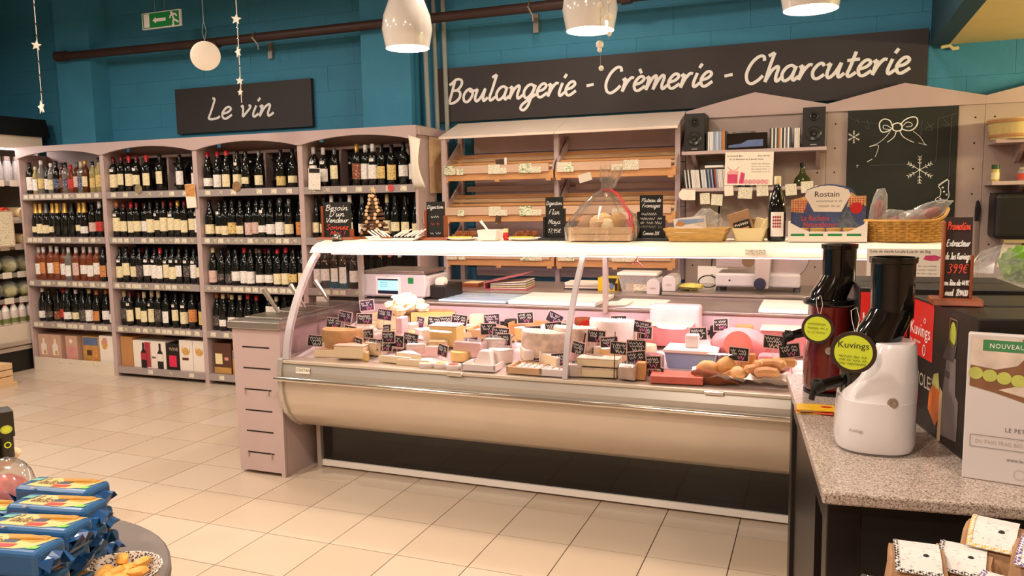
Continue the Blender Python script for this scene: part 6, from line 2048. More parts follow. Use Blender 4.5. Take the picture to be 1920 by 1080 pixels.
# wicker basket with cured sausages
t = T('wicker_basket', 'oval wicker basket with cured sausage packs on the canopy', 'basket', (.35, TY, TOP))
mat('wicker', 'b98a3e', 0.6, var=0.25, vscale=30)
WA, WB = .145, .085
NS = 40
for k in range(8):
    z = .006 + .0105 * k
    f = 1 + .012 * k
    pts = []
    for i in range(NS * 2):
        a = 2 * PI * i / (NS * 2)
        w_ = .003 * (1 if (i // 2 + k) % 2 else -1)
        pts.append(((WA * f + w_) * math.cos(a), (WB * f + w_) * math.sin(a), z))
    G().tube(pts, .0055, 5, closed=True).o('woven_row', 'wicker', t, W=False, smooth=True)
for i in range(20):
    a = 2 * PI * i / 20
    G().tube([(WA * math.cos(a), WB * math.sin(a), 0), (WA * 1.1 * math.cos(a), WB * 1.1 * math.sin(a), .09)], .004, 5).o('stake', 'wicker', t, W=False)
G().lathe([(0, 0), (.95, 0), (.95, .005), (0, .005)], 24, sx=WA, sy=WB).o('bottom', 'wicker', t, W=False)
G().tube([(WA * 1.12 * math.cos(a * .157), WB * 1.12 * math.sin(a * .157), .09 + (.05 * math.exp(-((a - 0) / 3.0) ** 2) + .05 * math.exp(-((a - 40) / 3.0) ** 2))) for a in range(40)], .007, 6, closed=True).o('rim', 'wicker', t, W=False, smooth=True)
mat('saucisson', '8a3a2e', 0.5, var=0.35, vscale=40)
for k, (x, y, z, lx, lz, ry) in enumerate([(-.11, .01, .07, .035, .10, .05), (-.04, .0, .085, .06, .035, .1), (.03, .0, .085, .06, .035, -.1), (.085, .0, .115, .09, .032, -.45)]):
    t = T('sausage_pack', ['upright vacuum pack of cured sausage at the left of the wicker basket', 'flat vacuum pack left of centre in the wicker basket', 'flat vacuum pack right of centre in the wicker basket', 'slanted vacuum pack at the right of the wicker basket'][k], 'sausage pack', (.35 + x, TY + y, TOP + z), rot=(0, ry, 0), group='vacuum packs in the wicker basket')
    G().blob((0, 0, .04 if k == 0 else 0), lx * .6, .018, lz * .75, 10, 8, .1, k).o('sausage', 'saucisson', t, W=False, smooth=True)
    G().blob((0, 0, .04 if k == 0 else .01), lx * 1.15, .024, lz * 1.2, 12, 8, .12, k + 5).o('film', 'plastic_clear', t, W=False)


def ex_colis(t, hx, hz, y):
    text('Colis de viande Locale \u00e0 partir de 5kg', .0145, 'slate', t, (-hx * .93, y, hz * .74), sx=1.0)
    gg = G()
    for k, z in enumerate((.35, .1, -.15, -.4, -.65)):
        scribble(gg, -hx * .9, hx * (.2 if k < 2 else .8), hz * z, .006, .0014, y, k)
    gg.o('small_print', 'chalk_grey', t, W=False)
    gg = G()
    poly(gg, [(hx * .45, hz * .3), (hx * .62, hz * .2), (hx * .8, hz * .22), (hx * .9, hz * .45), (hx * .75, hz * .58), (hx * .5, hz * .55)], y)
    gg.o('pig_print', 'gift_pink', t, W=False)


note('meat_notice', 'white notice about meat parcels taped on the case front right', .185, .47, 1.115, 1.235, 3.53, 'paper', 0.0, 'poster', extra=ex_colis)
tag(G().box(-.30, -.215, 3.596, 3.598, 1.20, 1.222).rot('X', -.35, (0, 3.6, 1.21)).o('canopy_label', 'tagprint_a'), 'small printed label stuck on the canopy edge below the wine bottle', 'label')

# ------------------------------------------------------------------ granite counter, right foreground
GZ = 0.88
RZ = 0.10
gx = bpy.data.materials.new('granite')
gx.use_nodes = True
MATS['granite'] = gx
nt = gx.node_tree
b_ = nt.nodes['Principled BSDF']
b_.inputs['Roughness'].default_value = 0.25
tc = nt.nodes.new('ShaderNodeTexCoord')
vo = nt.nodes.new('ShaderNodeTexVoronoi')
vo.inputs['Scale'].default_value = 430
nt.links.new(tc.outputs['Object'], vo.inputs['Vector'])
rp = nt.nodes.new('ShaderNodeValToRGB')
cr = rp.color_ramp
cr.interpolation = 'CONSTANT'
cr.elements[0].position = 0
cr.elements[0].color = rgb('6a5c54')
cr.elements[1].position = .16
cr.elements[1].color = rgb('97887d')
e_ = cr.elements.new(.42)
e_.color = rgb('ad9c90')
e_ = cr.elements.new(.72)
e_.color = rgb('c2b3a6')
sepc = nt.nodes.new('ShaderNodeSeparateColor')
nt.links.new(vo.outputs['Color'], sepc.inputs[0])
nt.links.new(sepc.outputs[0], rp.inputs['Fac'])
nt.links.new(rp.outputs[0], b_.inputs['Base Color'])
mat('dark_wood', '160f0d', 0.35, var=0.1)
mat('dark_panel', '0e0a09', 0.5, var=0.1)
t = T('granite_counter', 'black cabinet counter with speckled granite top in the right foreground', 'counter', (0.019, 1.592, 0), RZ)
GCT = t
G().box(0, 1.35, 0, 1.08, GZ - .026, GZ).o('granite_top', 'granite', t, W=False, bevel=.005)
G().box(.012, .075, .03, .10, 0, GZ - .026).o('leg', 'dark_wood', t, W=False, bevel=.003)
G().box(.012, .075, .95, 1.02, 0, GZ - .026).o('leg', 'dark_wood', t, W=False, bevel=.003)
G().box(1.26, 1.32, .03, .10, 0, GZ - .026).o('leg', 'dark_wood', t, W=False, bevel=.003)
G().box(.075, 1.26, .035, .06, .02, GZ - .026).o('front_panel', 'dark_panel', t, W=False)
G().box(.025, .045, .36, .95, .02, GZ - .026).o('side_panel', 'dark_wood', t, W=False)
G().box(.015, .05, .10, .95, GZ - .10, GZ - .026).o('side_rail', 'dark_wood', t, W=False)
G().box(.075, 1.26, .97, 1.0, .02, GZ - .026).o('back_panel', 'dark_panel', t, W=False)


def loft(g, secs, n=28, sq=0.0):
    """stack of superellipse sections (cx, cy, rx, ry, z)"""
    k = len(g.v)
    for cx, cy, rx, ry, z in secs:
        for i in range(n):
            a = 2 * PI * i / n
            c, s = math.cos(a), math.sin(a)
            e = 2.0 / (2.0 + sq)
            g.v.append((cx + rx * math.copysign(abs(c) ** e, c), cy + ry * math.copysign(abs(s) ** e, s), z))
    for j in range(len(secs) - 1):
        for i in range(n):
            g.f.append((k + j * n + i, k + j * n + (i + 1) % n, k + (j + 1) * n + (i + 1) % n, k + (j + 1) * n + i))
    g.f.append(tuple(k + i for i in range(n))[::-1])
    m = k + (len(secs) - 1) * n
    g.f.append(tuple(m + i for i in range(n)))
    return g


def juicer(label, loc, rz, body, red=False):
    t = T('slow_juicer', label, 'juicer', loc, rz, 'slow juicers on the granite counter')
    if not red:
        loft(G(), [(0, 0, .082, .098, .006), (0, 0, .086, .102, .02), (0, 0, .085, .10, .07), (.002, 0, .083, .097, .118)], sq=.6).o('base_body', body, t, W=False, smooth=True, auto=.7)
        loft(G(), [(.004, -.006, .081, .090, .112), (.008, -.008, .078, .084, .135), (.020, -.012, .066, .074, .17), (.028, -.014, .055, .066, .205), (.033, -.015, .048, .060, .238), (.033, -.015, .044, .056, .246)], sq=.4).o('motor_tower', body, t, W=False, smooth=True, auto=.7)
        loft(G(), [(0, 0, .080, .096, 0.0005), (0, 0, .080, .096, .008)], sq=.6).o('foot_plate', 'plastic_grey', t, W=False)
        bx_, by_ = -.030, -.012
    else:
        loft(G(), [(0, 0, .060, .075, .006), (0, 0, .070, .088, .02), (0, 0, .070, .088, .12), (0.004, 0, .062, .078, .17), (.004, 0, .058, .07, .255)], sq=.4).o('base_body', body, t, W=False, smooth=True, auto=.7)
        loft(G(), [(0, 0, .068, .085, 0.0005), (0, 0, .068, .085, .008)], sq=.4).o('foot_plate', 'black', t, W=False)
        bx_, by_ = -.004, -.0
    rb = .050 if not red else .066
    if not red:
        G().lathe([(0, .118), (.042, .118), (.046, .125), (.046, .225), (.042, .232), (0, .234)], 26, bx_, by_).o('drum', glassmat('drum_smoke', '2a2624', .8, .08, film=.2, film_col='1a1614'), t, W=False, smooth=True)
        G().lathe([(0, .125), (.04, .125), (.04, .225), (0, .225)], 20, bx_, by_).o('strainer', 'black', t, W=False, smooth=True)
    zl = .232 if not red else .258
    G().lathe([(0, zl), (rb + .004, zl), (rb + .006, zl + .006), (rb + .004, zl + .014), (rb * .6, zl + .022), (0, zl + .024)], 26, bx_ + (0.012 if not red else 0), by_ + .012).o('drum_lid', 'black_gloss', t, W=False, smooth=True)
    cx, cy = (.03, .012) if not red else (.022, .012)
    # hopper: sloped neck and tall wide chute
    loft(G(), [(cx - .03, cy - .014, .050, .046, zl + .012), (cx - .022, cy - .010, .052, .046, zl + .035), (cx - .006, cy - .004, .048, .045, zl + .065), (cx, cy, .0445, .0445, zl + .085)], sq=.2).o('hopper_neck', 'black_gloss', t, W=False, smooth=True, auto=1.0)
    zt = .432
    G().lathe([(.0, zl + .06), (.0455, zl + .065), (.0465, zt - .016), (.0465, zt - .014), (.050, zt - .012), (.051, zt), (.044, zt), (.043, zt - .02), (0, zt - .02)], 30, cx, cy).o('feed_chute', 'black_gloss', t, W=False, smooth=True, auto=.6)
    # juice outlet with stopper
    oz = .14 if not red else .165
    G().tube([(bx_ - rb * .7, by_ - .01, oz + .012), (bx_ - rb - .015, by_ - .018, oz + .004), (bx_ - rb - .04, by_ - .025, oz - .004)], [.014, .013, .012], 12).o('juice_outlet', 'drum_smoke' if 'drum_smoke' in MATS else 'black', t, W=False, smooth=True)
    G().tube([(bx_ - rb - .032, by_ - .022, oz), (bx_ - rb - .052, by_ - .03, oz - .008)], .016, 12).o('outlet_stopper', 'black', t, W=False, smooth=True)
    G().tube([(bx_ - rb - .045, by_ - .028, oz + .014), (bx_ - rb - .055, by_ - .03, oz - .035)], .007, 8).o('stopper_lever', 'black', t, W=False, smooth=True)
    bt_ = G().lathe([(0, 0), (.011, 0), (.011, .004), (.007, .005), (0, .003)], 18).rot('X', PI / 2)
    if not red:
        bt_.move(.030, -.091, .122).o('power_button', 'steel', t, W=False, smooth=True)
    else:
        bt_.move(.0, -.089, .135).o('power_button', 'steel', t, W=False, smooth=True)
    if not red:
        text('kuvings', .010, 'steel', t, (-.055, -.0905, .052), rot=(PI / 2, 0, -.35))
    # swing tag
    if red:
        tx, ty, tz, r = -.032, -.105, .200, .043
    else:
        tx, ty, tz, r = -.052, -.105, .232, .047
    tg_ = T('swing_tag', 'x', 'x', (0, 0, 0))
    for key in ('label', 'category'):
        del tg_[key]
    tg_.parent = t
    tg_.location = (tx, ty, tz)
    tg_.rotation_euler = (0.08, .04, -.05)
    tg_.name = 'swing_tag'
    G().lathe([(0, 0), (r, 0), (r, .003), (0, .003)], 36).rot('X', PI / 2).o('tag_disc', mat('tag_brown', '33261f', .4), tg_, W=False)
    G().lathe([(0, 0), (r * .82, 0), (r * .82, .0006), (0, .0006)], 36).rot('X', PI / 2).move(0, -.003, 0).o('tag_face', 'lime', tg_, W=False)
    if not red:
        text('Kuvings', .0205, 'slate', tg_, (-.033, -.0042, .010))
    gg = G()
    for k in range(3):
        scribble(gg, -r * .6, r * .6, (-.009 - .008 * k) if not red else (.014 - .012 * k), .005, .0012, -.0042, k + (3 if red else 0))
    gg.o('tag_print', mat('olive_ink', '6a7420', .6), tg_, W=False)
    G().tube([(tx + .002, ty, tz + r - .004), (tx - .004, ty + .01, tz + r + .02), (tx - .006, ty + .03, tz + r + .04), (tx + .006, ty + .05, tz + r + .045), (tx + .012, ty + .04, tz + r + .02), (tx + .006, ty + .004, tz + r - .003)], .0006, 5).o('tag_string', 'paper', t, W=False)
    return t


juicer('white slow juicer with black chute and lime tag in the foreground', (0.128, 1.945, GZ), .0, 'plastic_white')
juicer('dark red slow juicer with black chute and lime tag behind the white one', (0.035, 2.46, GZ), .0, 'garnet', True)
t = T('card_pile', 'small pile of yellow and red leaflets beside the red juicer', 'leaflets', (0.0, 2.20, GZ))
mat('leaf_yellow', 'e0b020', .45, var=.08, vscale=40)
for k in range(4):
    G().box(-.045, .05, -.03, .035, .0005 + .003 * k, .003 + .003 * k).rot('Z', [.1, -.15, .25, .05][k]).o('leaflet', ['leaf_yellow', 'lab_coral', 'kraft', 'leaf_yellow'][k], t, W=False)
gg = G()
gg.lathe([(0, .0127), (.014, .0127), (0, .0128)], 14, .03, .01, sy=.6)
gg.o('print', 'red', t, W=False)


def juicer_box(label, x, y, rz, w, d, h, text_side, tip=False):
    """local: front face y=0 facing -y, left face x=0 facing -x"""
    t = T('juicer_carton', label, 'box', (x, y, GZ), rz, 'black juicer cartons')
    mat('carton_black', '1f1916', 0.4, var=0.05)
    G().box(0, w, 0, d, .0008, h).o('carton', 'carton_black', t, W=False, bevel=.003)
    G().box(.09 if tip else .10, .20, d * .45, d * .52, h, h + .001).o('hand_slot', 'hole', t, W=False)
    g1 = G().box(.02, w - .02, d * .5 - .001, d * .5 + .001, h, h + .0008).o('flap_joint', 'hole', t, W=False)
    if text_side == 'left':
        mt = Matrix.Rotation(-PI / 2, 4, 'Z')
        pl_ = bpy.data.objects.new('side_print', None)
        COL.objects.link(pl_)
        pl_.parent = t
        pl_.location = (0, d, 0)
        pl_.rotation_euler = (0, 0, -PI / 2)
        W_ = d
    else:
        pl_ = bpy.data.objects.new('front_print', None)
        COL.objects.link(pl_)
        pl_.parent = t
        W_ = w
    y0 = -.0008
    gg = G()
    poly(gg, rc(.003, .165, h - .142, h - .006) if text_side == 'left' else rc(.004, .12, h - .13, h - .012), y0)
    gg.o('red_panel', 'red_box' if 'red_box' in MATS else mat('red_box', 'c8251f', .4, var=.02), pl_, W=False)
    text('Kuvings', .046 if text_side == 'left' else .036, 'sign_white', pl_, (.008, y0 - .0005, h - .092), sx=.98)
    if text_side == 'left':
        gg = G()
        rg = [(.112 + .009 * math.cos(a * .5), h - .122 + .013 * math.sin(a * .5)) for a in range(14)]
        ribbon(gg, rg, .003, y0 - .0005, 0)
        ribbon(gg, [(.112 + .006 * math.cos(a * .5), h - .05 + .006 * math.sin(a * .5)) for a in range(14)], .002, y0 - .0005, 0)
        scribble(gg, .012, .085, h - .108, .007, .0014, y0 - .0005, 2)
        gg.o('logo_swash', 'sign_white', pl_, W=False)
        text('WHOLE', .047, 'paper_d', pl_, (.012, y0, h - .212), sx=.86)
        gg = G()
        for k in range(3):
            scribble(gg, .15, .175, h - .182 - .012 * k, .007, .0018, y0, k)
        gg.o('small_print', 'paper_d', pl_, W=False)
        # printed juicer
        mat('pr_grey', '7c7274', .4, var=.15, vscale=12)
        mat('pr_dark', '4c4446', .4, var=.15, vscale=12)
        mat('apple', 'b8c048', .45, var=.15, vscale=20)
        mat('carrot', 'd8702c', .45, var=.2, vscale=20)
        X = .275
        gg = G()
        poly(gg, [(X - .042, .02), (X + .05, .03), (X + .052, .12), (X + .034, .13), (X + .03, .21), (X - .02, .215), (X - .038, .12)], y0)
        gg.o('juicer_print', 'pr_grey', pl_, W=False)
        gg = G()
        poly(gg, [(X - .045, .20), (X + .018, .20), (X + .03, .235), (X - .012, .25), (X - .022, .235)], y0 - .0003)
        poly(gg, rc(X - .03, X + .0, .16, .175), y0 - .0003)
        gg.o('juicer_print', 'pr_dark', pl_, W=False)
        gg = G()
        for ln in ([(X - .012, .245), (X - .01, h - .02)], [(X + .028, .225), (X + .03, h - .02)], [(X - .01, h - .02), (X + .03, h - .02)]):
            ribbon(gg, ln, .003, y0 - .0004, 0)
        gg.o('tube_print', 'steel', pl_, W=False)
        gg = G()
        poly(gg, el(X + .008, .262, .017, .028), y0 - .0003)
        poly(gg, el(.042, .13, .022, .04), y0 - .0003)
        gg.o('apple_print', 'apple', pl_, W=False)
        gg = G()
        poly(gg, [(.15, .06), (.20, .03), (.225, .06), (.22, .12), (.18, .13), (.155, .10)], y0 - .0003)
        gg.o('pepper_print', 'carrot', pl_, W=False)
        gg = G()
        poly(gg, [(.215, .0), (.235, .005), (.238, .12), (.222, .13)], y0 - .0004)
        gg.o('parsnip_print', 'dough', pl_, W=False)
        gg = G()
        poly(gg, [(.17, .125), (.22, .12), (.21, .16), (.18, .15)], y0 - .0004)
        gg.o('leaf_print', 'salad', pl_, W=False)
        text('fruit', .016, 'sign_white', pl_, (.02, y0, .035))
        text('bowl', .016, 'sign_white', pl_, (.02, y0, .018))
    return t


juicer_box('black juicer carton with red logo panel, nearest, under the promotion sign', 0.309, 1.83, .212, .42, .409, .316, 'left', True)
juicer_box('black juicer carton standing behind the white juicer', 0.105, 2.30, .05, .40, .34, .325, 'front')

# white bread-maker mix box
t = T('bread_mix_box', 'white bread box with green NOUVEAU band leaning on the black carton', 'box', (0.281, 1.765, GZ), rot=(-.035, 0, -.20))
G().box(0, .32, 0, .03, .0006, .295).o('box', 'bx_pw' if 'bx_pw' in MATS else mat('bx_pw', 'c6bdba', .5, var=.01), t, W=False, bevel=.002)
Y0 = -.0007
mat('photo_brown', '7a5238', .5, var=.35, vscale=16)
mat('photo_light', 'c9b8a8', .5, var=.25, vscale=20)
mat('grape', 'b0b45a', .35, var=.2, vscale=30)
gg = G()
poly(gg, [(.006, .190), (.05, .180), (.10, .165), (.16, .155), (.315, .145), (.315, .288), (.006, .288)], Y0)
gg.o('photo_print', 'photo_brown', t, W=False)
gg = G()
poly(gg, [(.006, .232), (.05, .226), (.085, .236), (.105, .262), (.09, .288), (.006, .288)], Y0 - .0003)
poly(gg, [(.055, .186), (.14, .166), (.315, .155), (.315, .205), (.13, .21)], Y0 - .0003)
gg.o('photo_print', 'photo_light', t, W=False)
gg = G()
for k in range(5):
    disc(gg, .016 + .024 * k, .216 - .003 * k, .0125, Y0 - .0006, 16)
gg.o('grape_print', 'grape', t, W=False)
gg = G()
poly(gg, rc(.026, .315, .262, .284), Y0 - .0006)
gg.o('green_band', mat('band_green', '3c7a4a', .5), t, W=False)
text('NOUVEAU DANS', .0135, 'sign_white', t, (.037, Y0 - .001, .268), space=1.12, sx=.85)
gg = G()
disc(gg, .122, .142, .021, Y0, 26)
gg.o('logo_disc', mat('logo_navy', '232838', .5), t, W=False)
gg = G()
ribbon(gg, [(.112, .132), (.132, .152)], .004, Y0 - .0004, 0)
ribbon(gg, [(.132, .132), (.112, .152)], .004, Y0 - .0004, 0)
gg.o('logo_utensils', 'sign_white', t, W=False)
text('LE PETIT M', .012, 'plastic_grey', t, (.070, Y0, .104), space=1.15, sx=.85)
gg = G()
for ln in ([(.012, .068), (.315, .068)], [(.012, .092), (.315, .092)], [(.012, .068), (.012, .092)]):
    ribbon(gg, ln, .001, Y0, 0)
gg.o('rule_box', 'plastic_grey', t, W=False)
text('DU PAIN FRAIS BIO. BON', .0115, 'paper_d', t, (.020, Y0, .076), space=1.05, sx=.78)
text('www.le-petit-m', .0105, 'plastic_grey', t, (.075, Y0, .046), sx=.85)
gg = G()
ribbon(gg, [(.098 + .0095 * math.cos(a * .4), .022 + .0095 * math.sin(a * .4)) for a in range(17)], .001, Y0, 0)
gg.o('grain_seal', 'paper_d', t, W=False)
gg = G()
poly(gg, rc(.118, .138, .012, .030), Y0)
gg.o('green_seal', 'band_green', t, W=False)

# promotion easel on the carton
BZ = GZ + .316 + .0015
pr = easel('brown chalk easel advertising the juice extractor on the black carton', 0.266, 0.330, BZ + .20, [('Promotion', 'chalk_red', .86, .010, .72), ('Extracteur', 'chalk', .67, .0085, .74), ('de Jus Kuvings', 'chalk', .52, .0085, .8), ('399\u20ac', 'chalk_red', .36, .013, .66), ('au lieu de 449\u20ac', 'chalk', .22, .007, .8), ('mod. B9400', 'chalk', .10, .008, .72)], 'wood_red', 0, y=2.06, z0=BZ, loc_rz=0.0, board='slate_brown' if 'slate_brown' in MATS else mat('slate_brown', '35241e', .7, var=.15), low=(.19, .115))

# leafy greens and black spatula beyond the carton
t = T('lettuce', 'bright green lettuce in clear wrap behind the black carton', 'lettuce', (.66, 3.04, 0.999))
mat('leaf', '7aa83a', .5, var=.3, vscale=20)
for k in range(14):
    a = k * 2.4
    G().blob((.05 * math.cos(a), .05 * math.sin(a), .20 + .012 * (k % 4)), .05, .03, .045, 8, 6, .3, k).rot('Z', k).o('leaf', 'leaf', t, W=False)
G().blob((-.06, 0, .19), .12, .08, .09, 12, 8, .1, 2).o('wrap', 'plastic_clear', t, W=False)
G().lathe([(0, 0), (.12, 0), (.14, .16), (.13, .16), (.11, .01), (0, .01)], 20).o('bowl', 'milky', t, W=False, smooth=True)
tag(G().box(.3, 1.3, 2.88, 3.2, .0, .998).o('side_stand', 'dark_wood', bevel=.004), 'dark stand behind the granite counter carrying the lettuce', 'stand')

# ------------------------------------------------------------------ paper bags, bottom right
bgm = mat('bag_pattern', '4a3a58', .6, var=.5, vscale=120)
SHZ = .655
t = T('bag_rack', 'black wire rack shelf holding the kraft bags', 'rack', (.25, 1.32, 0))
G().box(.06, .62, 1.10, 1.50, SHZ - .012, SHZ).o('shelf', 'black', t)
for x in (.065, .60):
    for y in (1.11, 1.48):
        G().tube([(x, y, 0), (x, y, SHZ + .10 if y > 1.4 else SHZ)], .007, 6).o('post', 'black', t)
BAGS = [(.165, 1.40, .0, 'kraft paper bag with black lattice label, leftmost in the rack', 'bag_ink'), (.235, 1.43, -.2, 'kraft paper bag with black lattice label, second in the rack', 'bag_ink'),
        (.285, 1.47, -.3, 'kraft bag with yellow edged label at the back', 'bag_yellow'), (.275, 1.335, -.4, 'kraft bag with purple lattice label in front', 'bag_purple'),
        (.345, 1.41, -.4, 'kraft bag with purple lattice label at the right edge', 'bag_purple'), (.375, 1.31, -.5, 'kraft bag at the lower right corner', 'bag_ink')]


def lattice_mat(name, ink):
    m = mat(name, ink, .6, var=0)
    nt = m.node_tree
    mp = nt.nodes.new('ShaderNodeMapping')
    mp.inputs['Rotation'].default_value = (0.6, 0.6, .785)
    mp.inputs['Scale'].default_value = (260, 260, 260)
    nt.links.new(nt.nodes['Texture Coordinate'].outputs['Object'], mp.inputs['Vector'])
    ck = nt.nodes.new('ShaderNodeTexChecker')
    ck.inputs['Scale'].default_value = 1.0
    ck.inputs['Color1'].default_value = rgb(ink)
    ck.inputs['Color2'].default_value = rgb('d9d0c8')
    nt.links.new(mp.outputs['Vector'], ck.inputs['Vector'])
    nt.links.new(ck.outputs['Color'], nt.nodes['Principled BSDF'].inputs['Base Color'])


lattice_mat('bag_purple', '5a3f8a')
lattice_mat('bag_ink', '2a2430')
lattice_mat('bag_yellow', 'c9a64a')
for k, (x, y, rz_, lab, edge) in enumerate(BAGS):
    t = T('kraft_bag', lab, 'bag', (x, y, SHZ), rz_, 'kraft bags in the rack')
    h = [.205, .20, .235, .195, .235, .17][k]
    g = G()
    rd = random.Random(k)
    secs = [(-.042, .042, -.03, .03, .001), (-.046, .046, -.034, .034, h * .4), (-.046, .046, -.033, .033, h * .72), (-.044, .044, -.026, .03, h * .86), (-.042, .042, -.006, .034, h * .97), (-.041, .041, .014, .032, h)]
    NB = 6
    for (a, b, c, d, z) in secs:
        ring = [(a + (b - a) * i / NB, c) for i in range(NB)] + [(b, c + (d - c) * i / 3) for i in range(3)] + [(b - (b - a) * i / NB, d) for i in range(NB)] + [(a, d - (d - c) * i / 3) for i in range(3)]
        for p in ring:
            j = .0022 if .01 < z else 0
            g.v.append((p[0] + rd.uniform(-j, j), p[1] + rd.uniform(-j, j), z + rd.uniform(-j, j) * .6))
    n = 2 * NB + 6
    for j in range(len(secs) - 1):
        for i in range(n):
            g.f.append((j * n + i, j * n + (i + 1) % n, (j + 1) * n + (i + 1) % n, (j + 1) * n + i))
    g.f.append(tuple(range(n))[::-1])
    g.f.append(tuple((len(secs) - 1) * n + i for i in range(n)))
    g.o('bag', 'kraft', t, W=False, smooth=True, auto=.5)
    # label folded over the sloping top
    lg = G()
    pts = [(-.030, h * .885), (-.026, h * .905), (-.010, h * .975), (.010, h * 1.015), (.034, h * 1.02)]
    lg.strip([(p[0] - .001, p[1] + .002) for p in pts], -.034, .034, -.0012)
    lg.o('label', printmat('bag_label', 'd8d0ca', 'b5aca6', (140, 420, 140), .62), t, W=False)
    eg = G()
    eg.strip([(p[0] - .002, p[1] + .0036) for p in pts], -.035, -.028, -.0008)
    eg.strip([(p[0] - .002, p[1] + .0036) for p in pts[:2]], -.034, .035, -.0008)
    eg.o('label_border', edge, t, W=False)
    mk = G()
    mk.lathe([(0, 0), (.005, 0), (.0, .0008)], 12, .012, 0).rot('X', .75).move(0, -.006, h * 1.0)
    mk.o('logo_mark', 'slate', t, W=False)
t = T('clear_packet', 'clear cellophane packet beside the rack of kraft bags', 'packet', (.093, 1.415, SHZ), .05)
G().blob((0, 0, .075), .028, .015, .075, 10, 8, .1, 4).o('film', 'cello', t, W=False)
G().blob((0, 0, .06), .022, .010, .058, 10, 8, .1, 6).o('contents', 'plastic_grey', t, W=False, smooth=True)

# ------------------------------------------------------------------ round table with snack packs, bottom left
TZ = .70
t = T('round_table', 'round grey snack table in the left foreground', 'table', (-1.585, 0.935, 0))
G().lathe([(0, TZ - .03), (.425, TZ - .03), (.43, TZ - .025), (.43, TZ - .004), (.425, TZ), (0, TZ)], 56).o('table_top', mat('table_grey', '6e625c', .5, var=.04), t, W=False, smooth=True, auto=.5)
G().lathe([(0, .02), (.05, .02), (.05, TZ - .03), (0, TZ - .03)], 16).o('pedestal', 'black', t, W=False, smooth=True)
G().lathe([(0, 0), (.25, 0), (.24, .02), (0, .02)], 30).o('foot', 'black', t, W=False, smooth=True)
mat('pack_blue', '295a88', .28, var=.12, vscale=14, coat=.5)
mat('pack_dark', '1c4a7c', .3, var=.3, vscale=30, coat=.4)
mat('pack_gold', 'c08a34', .35, var=.25, vscale=25, coat=.4)
mat('pack_cream', 'cbae6c', .4, var=.08, vscale=20, coat=.3)
mat('pack_green', '6ab02e', .4, var=.05)


def snack_pack(x, y, z, rz, label, ry=0.0):
    t = T('breadstick_pack', label, 'packet', (x, y, z), group='blue breadstick packs', rot=(0, ry, rz))
    a, b, h = .092, .036, .052
    g = G()
    g.box(-a, a, -b, b, .001, h)
    g.o('wrapper', 'pack_blue', t, W=False, bevel=.010, seg=3)
    for s in (-1, 1):
        e = G()
        rd = random.Random(int(x * 900 + s))
        vs = []
        for i in range(7):
            u = -1 + 2 * i / 6
            vs += [(s * a * .97, u * b * .9, .006 + .036 * (1 - abs(u) * .4)), (s * (a + .016 + rd.uniform(-.004, .006)), u * b * .8, .026 + rd.uniform(-.014, .016)), (s * a * .97, u * b * .9, .008)]
        fs = []
        for i in range(6):
            for q in range(2):
                fs.append((i * 3 + q, i * 3 + q + 1, i * 3 + q + 4, i * 3 + q + 3))
        e.add(vs, fs)
        e.o('end_seal', 'pack_dark', t, W=False)
    zt = h + .0006

    def flat(pts, m, dz_=0.0, nm='print'):
        q = G()
        q.add([(p[0] * 1.13, p[1] * 1.12, zt + dz_) for p in pts], [tuple(range(len(pts)))])
        q.o(nm, m, t, W=False)
    flat([(-.062, -.022), (.03, -.024), (.058, -.016), (.075, .022), (.0, .026), (-.05, .02)], 'pack_cream')
    flat([(.0, .006), (.05, .000), (.078, .022), (.02, .027), (-.02, .024)], 'pack_gold', .0003)
    for k in range(3):
        q = G().tube([(-.0 + .012 * k, .008 + .006 * k, zt + .0006), (.035 + .012 * k, .012 + .005 * k, zt + .0015), (.07, .016 + .004 * k, zt + .0005)], [.002, .003, .002], 6)
        q.o('breadstick_print', 'pack_gold', t, W=False)
    flat([(-.005, -.006), (.018, -.004), (.022, .014), (-.002, .013)], mat('pack_navy', '2a3050', .4), .0006)
    flat([(-.008, -.022), (.024, -.020), (.028, -.008), (-.004, -.010)], 'red', .0008)
    flat([(.054, -.022), (.070, -.020), (.072, -.010), (.056, -.012)], 'pack_green', .0006)
    flat([(-.075, .0), (-.05, .004), (-.048, .018), (-.07, .014)], mat('pack_teal', '5a9a90', .4), .0006)
    ls, tot = script_lines('Fl\u00fbtes'.replace('\u00fb', 'u'), .25)
    q = G()
    for l in ls:
        ribbon(q, [(-.066 + p[0] / tot * .060, p[1] * .0016 - .012) for p in l], .0019, 0, 0)
    q.v = [(p[0], p[2], zt + .001) for p in q.v]
    q.f = [f[::-1] for f in q.f]
    q.o('lettering', 'bark', t, W=False)
    flat([(-.040, -.0362), (-.034, -.0362), (-.034, -.030), (-.040, -.030)], 'kraft', .0004, 'seam_tab')


PK = []
rows = [(-1.505, 1.185, .17), (-1.435, 1.105, .17), (-1.385, 1.02, .17), (-1.335, .935, .17)]
for lv in range(3):
    for k, (x, y, rz_) in enumerate(rows):
        rd = random.Random(lv * 9 + k)
        snack_pack(x + rd.uniform(-.012, .012), y - .006 + rd.uniform(-.003, .003), TZ + .0005 + .0535 * lv, rz_ + rd.uniform(-.03, .03), 'blue breadstick pack, %s row from the back, %s layer of the heap' % (ORD[k], ['bottom', 'middle', 'top'][lv]))
for lv in range(2):
    for k, (x, y, rz_) in enumerate([(-1.70, 1.13, .17), (-1.64, 1.05, .17), (-1.585, .965, .17), (-1.53, .88, .17)]):
        snack_pack(x, y, TZ + .0005 + .0535 * lv, rz_, 'blue breadstick pack in the left stack, %s row from the back, %s layer' % (ORD[k], ['lower', 'upper'][lv]))
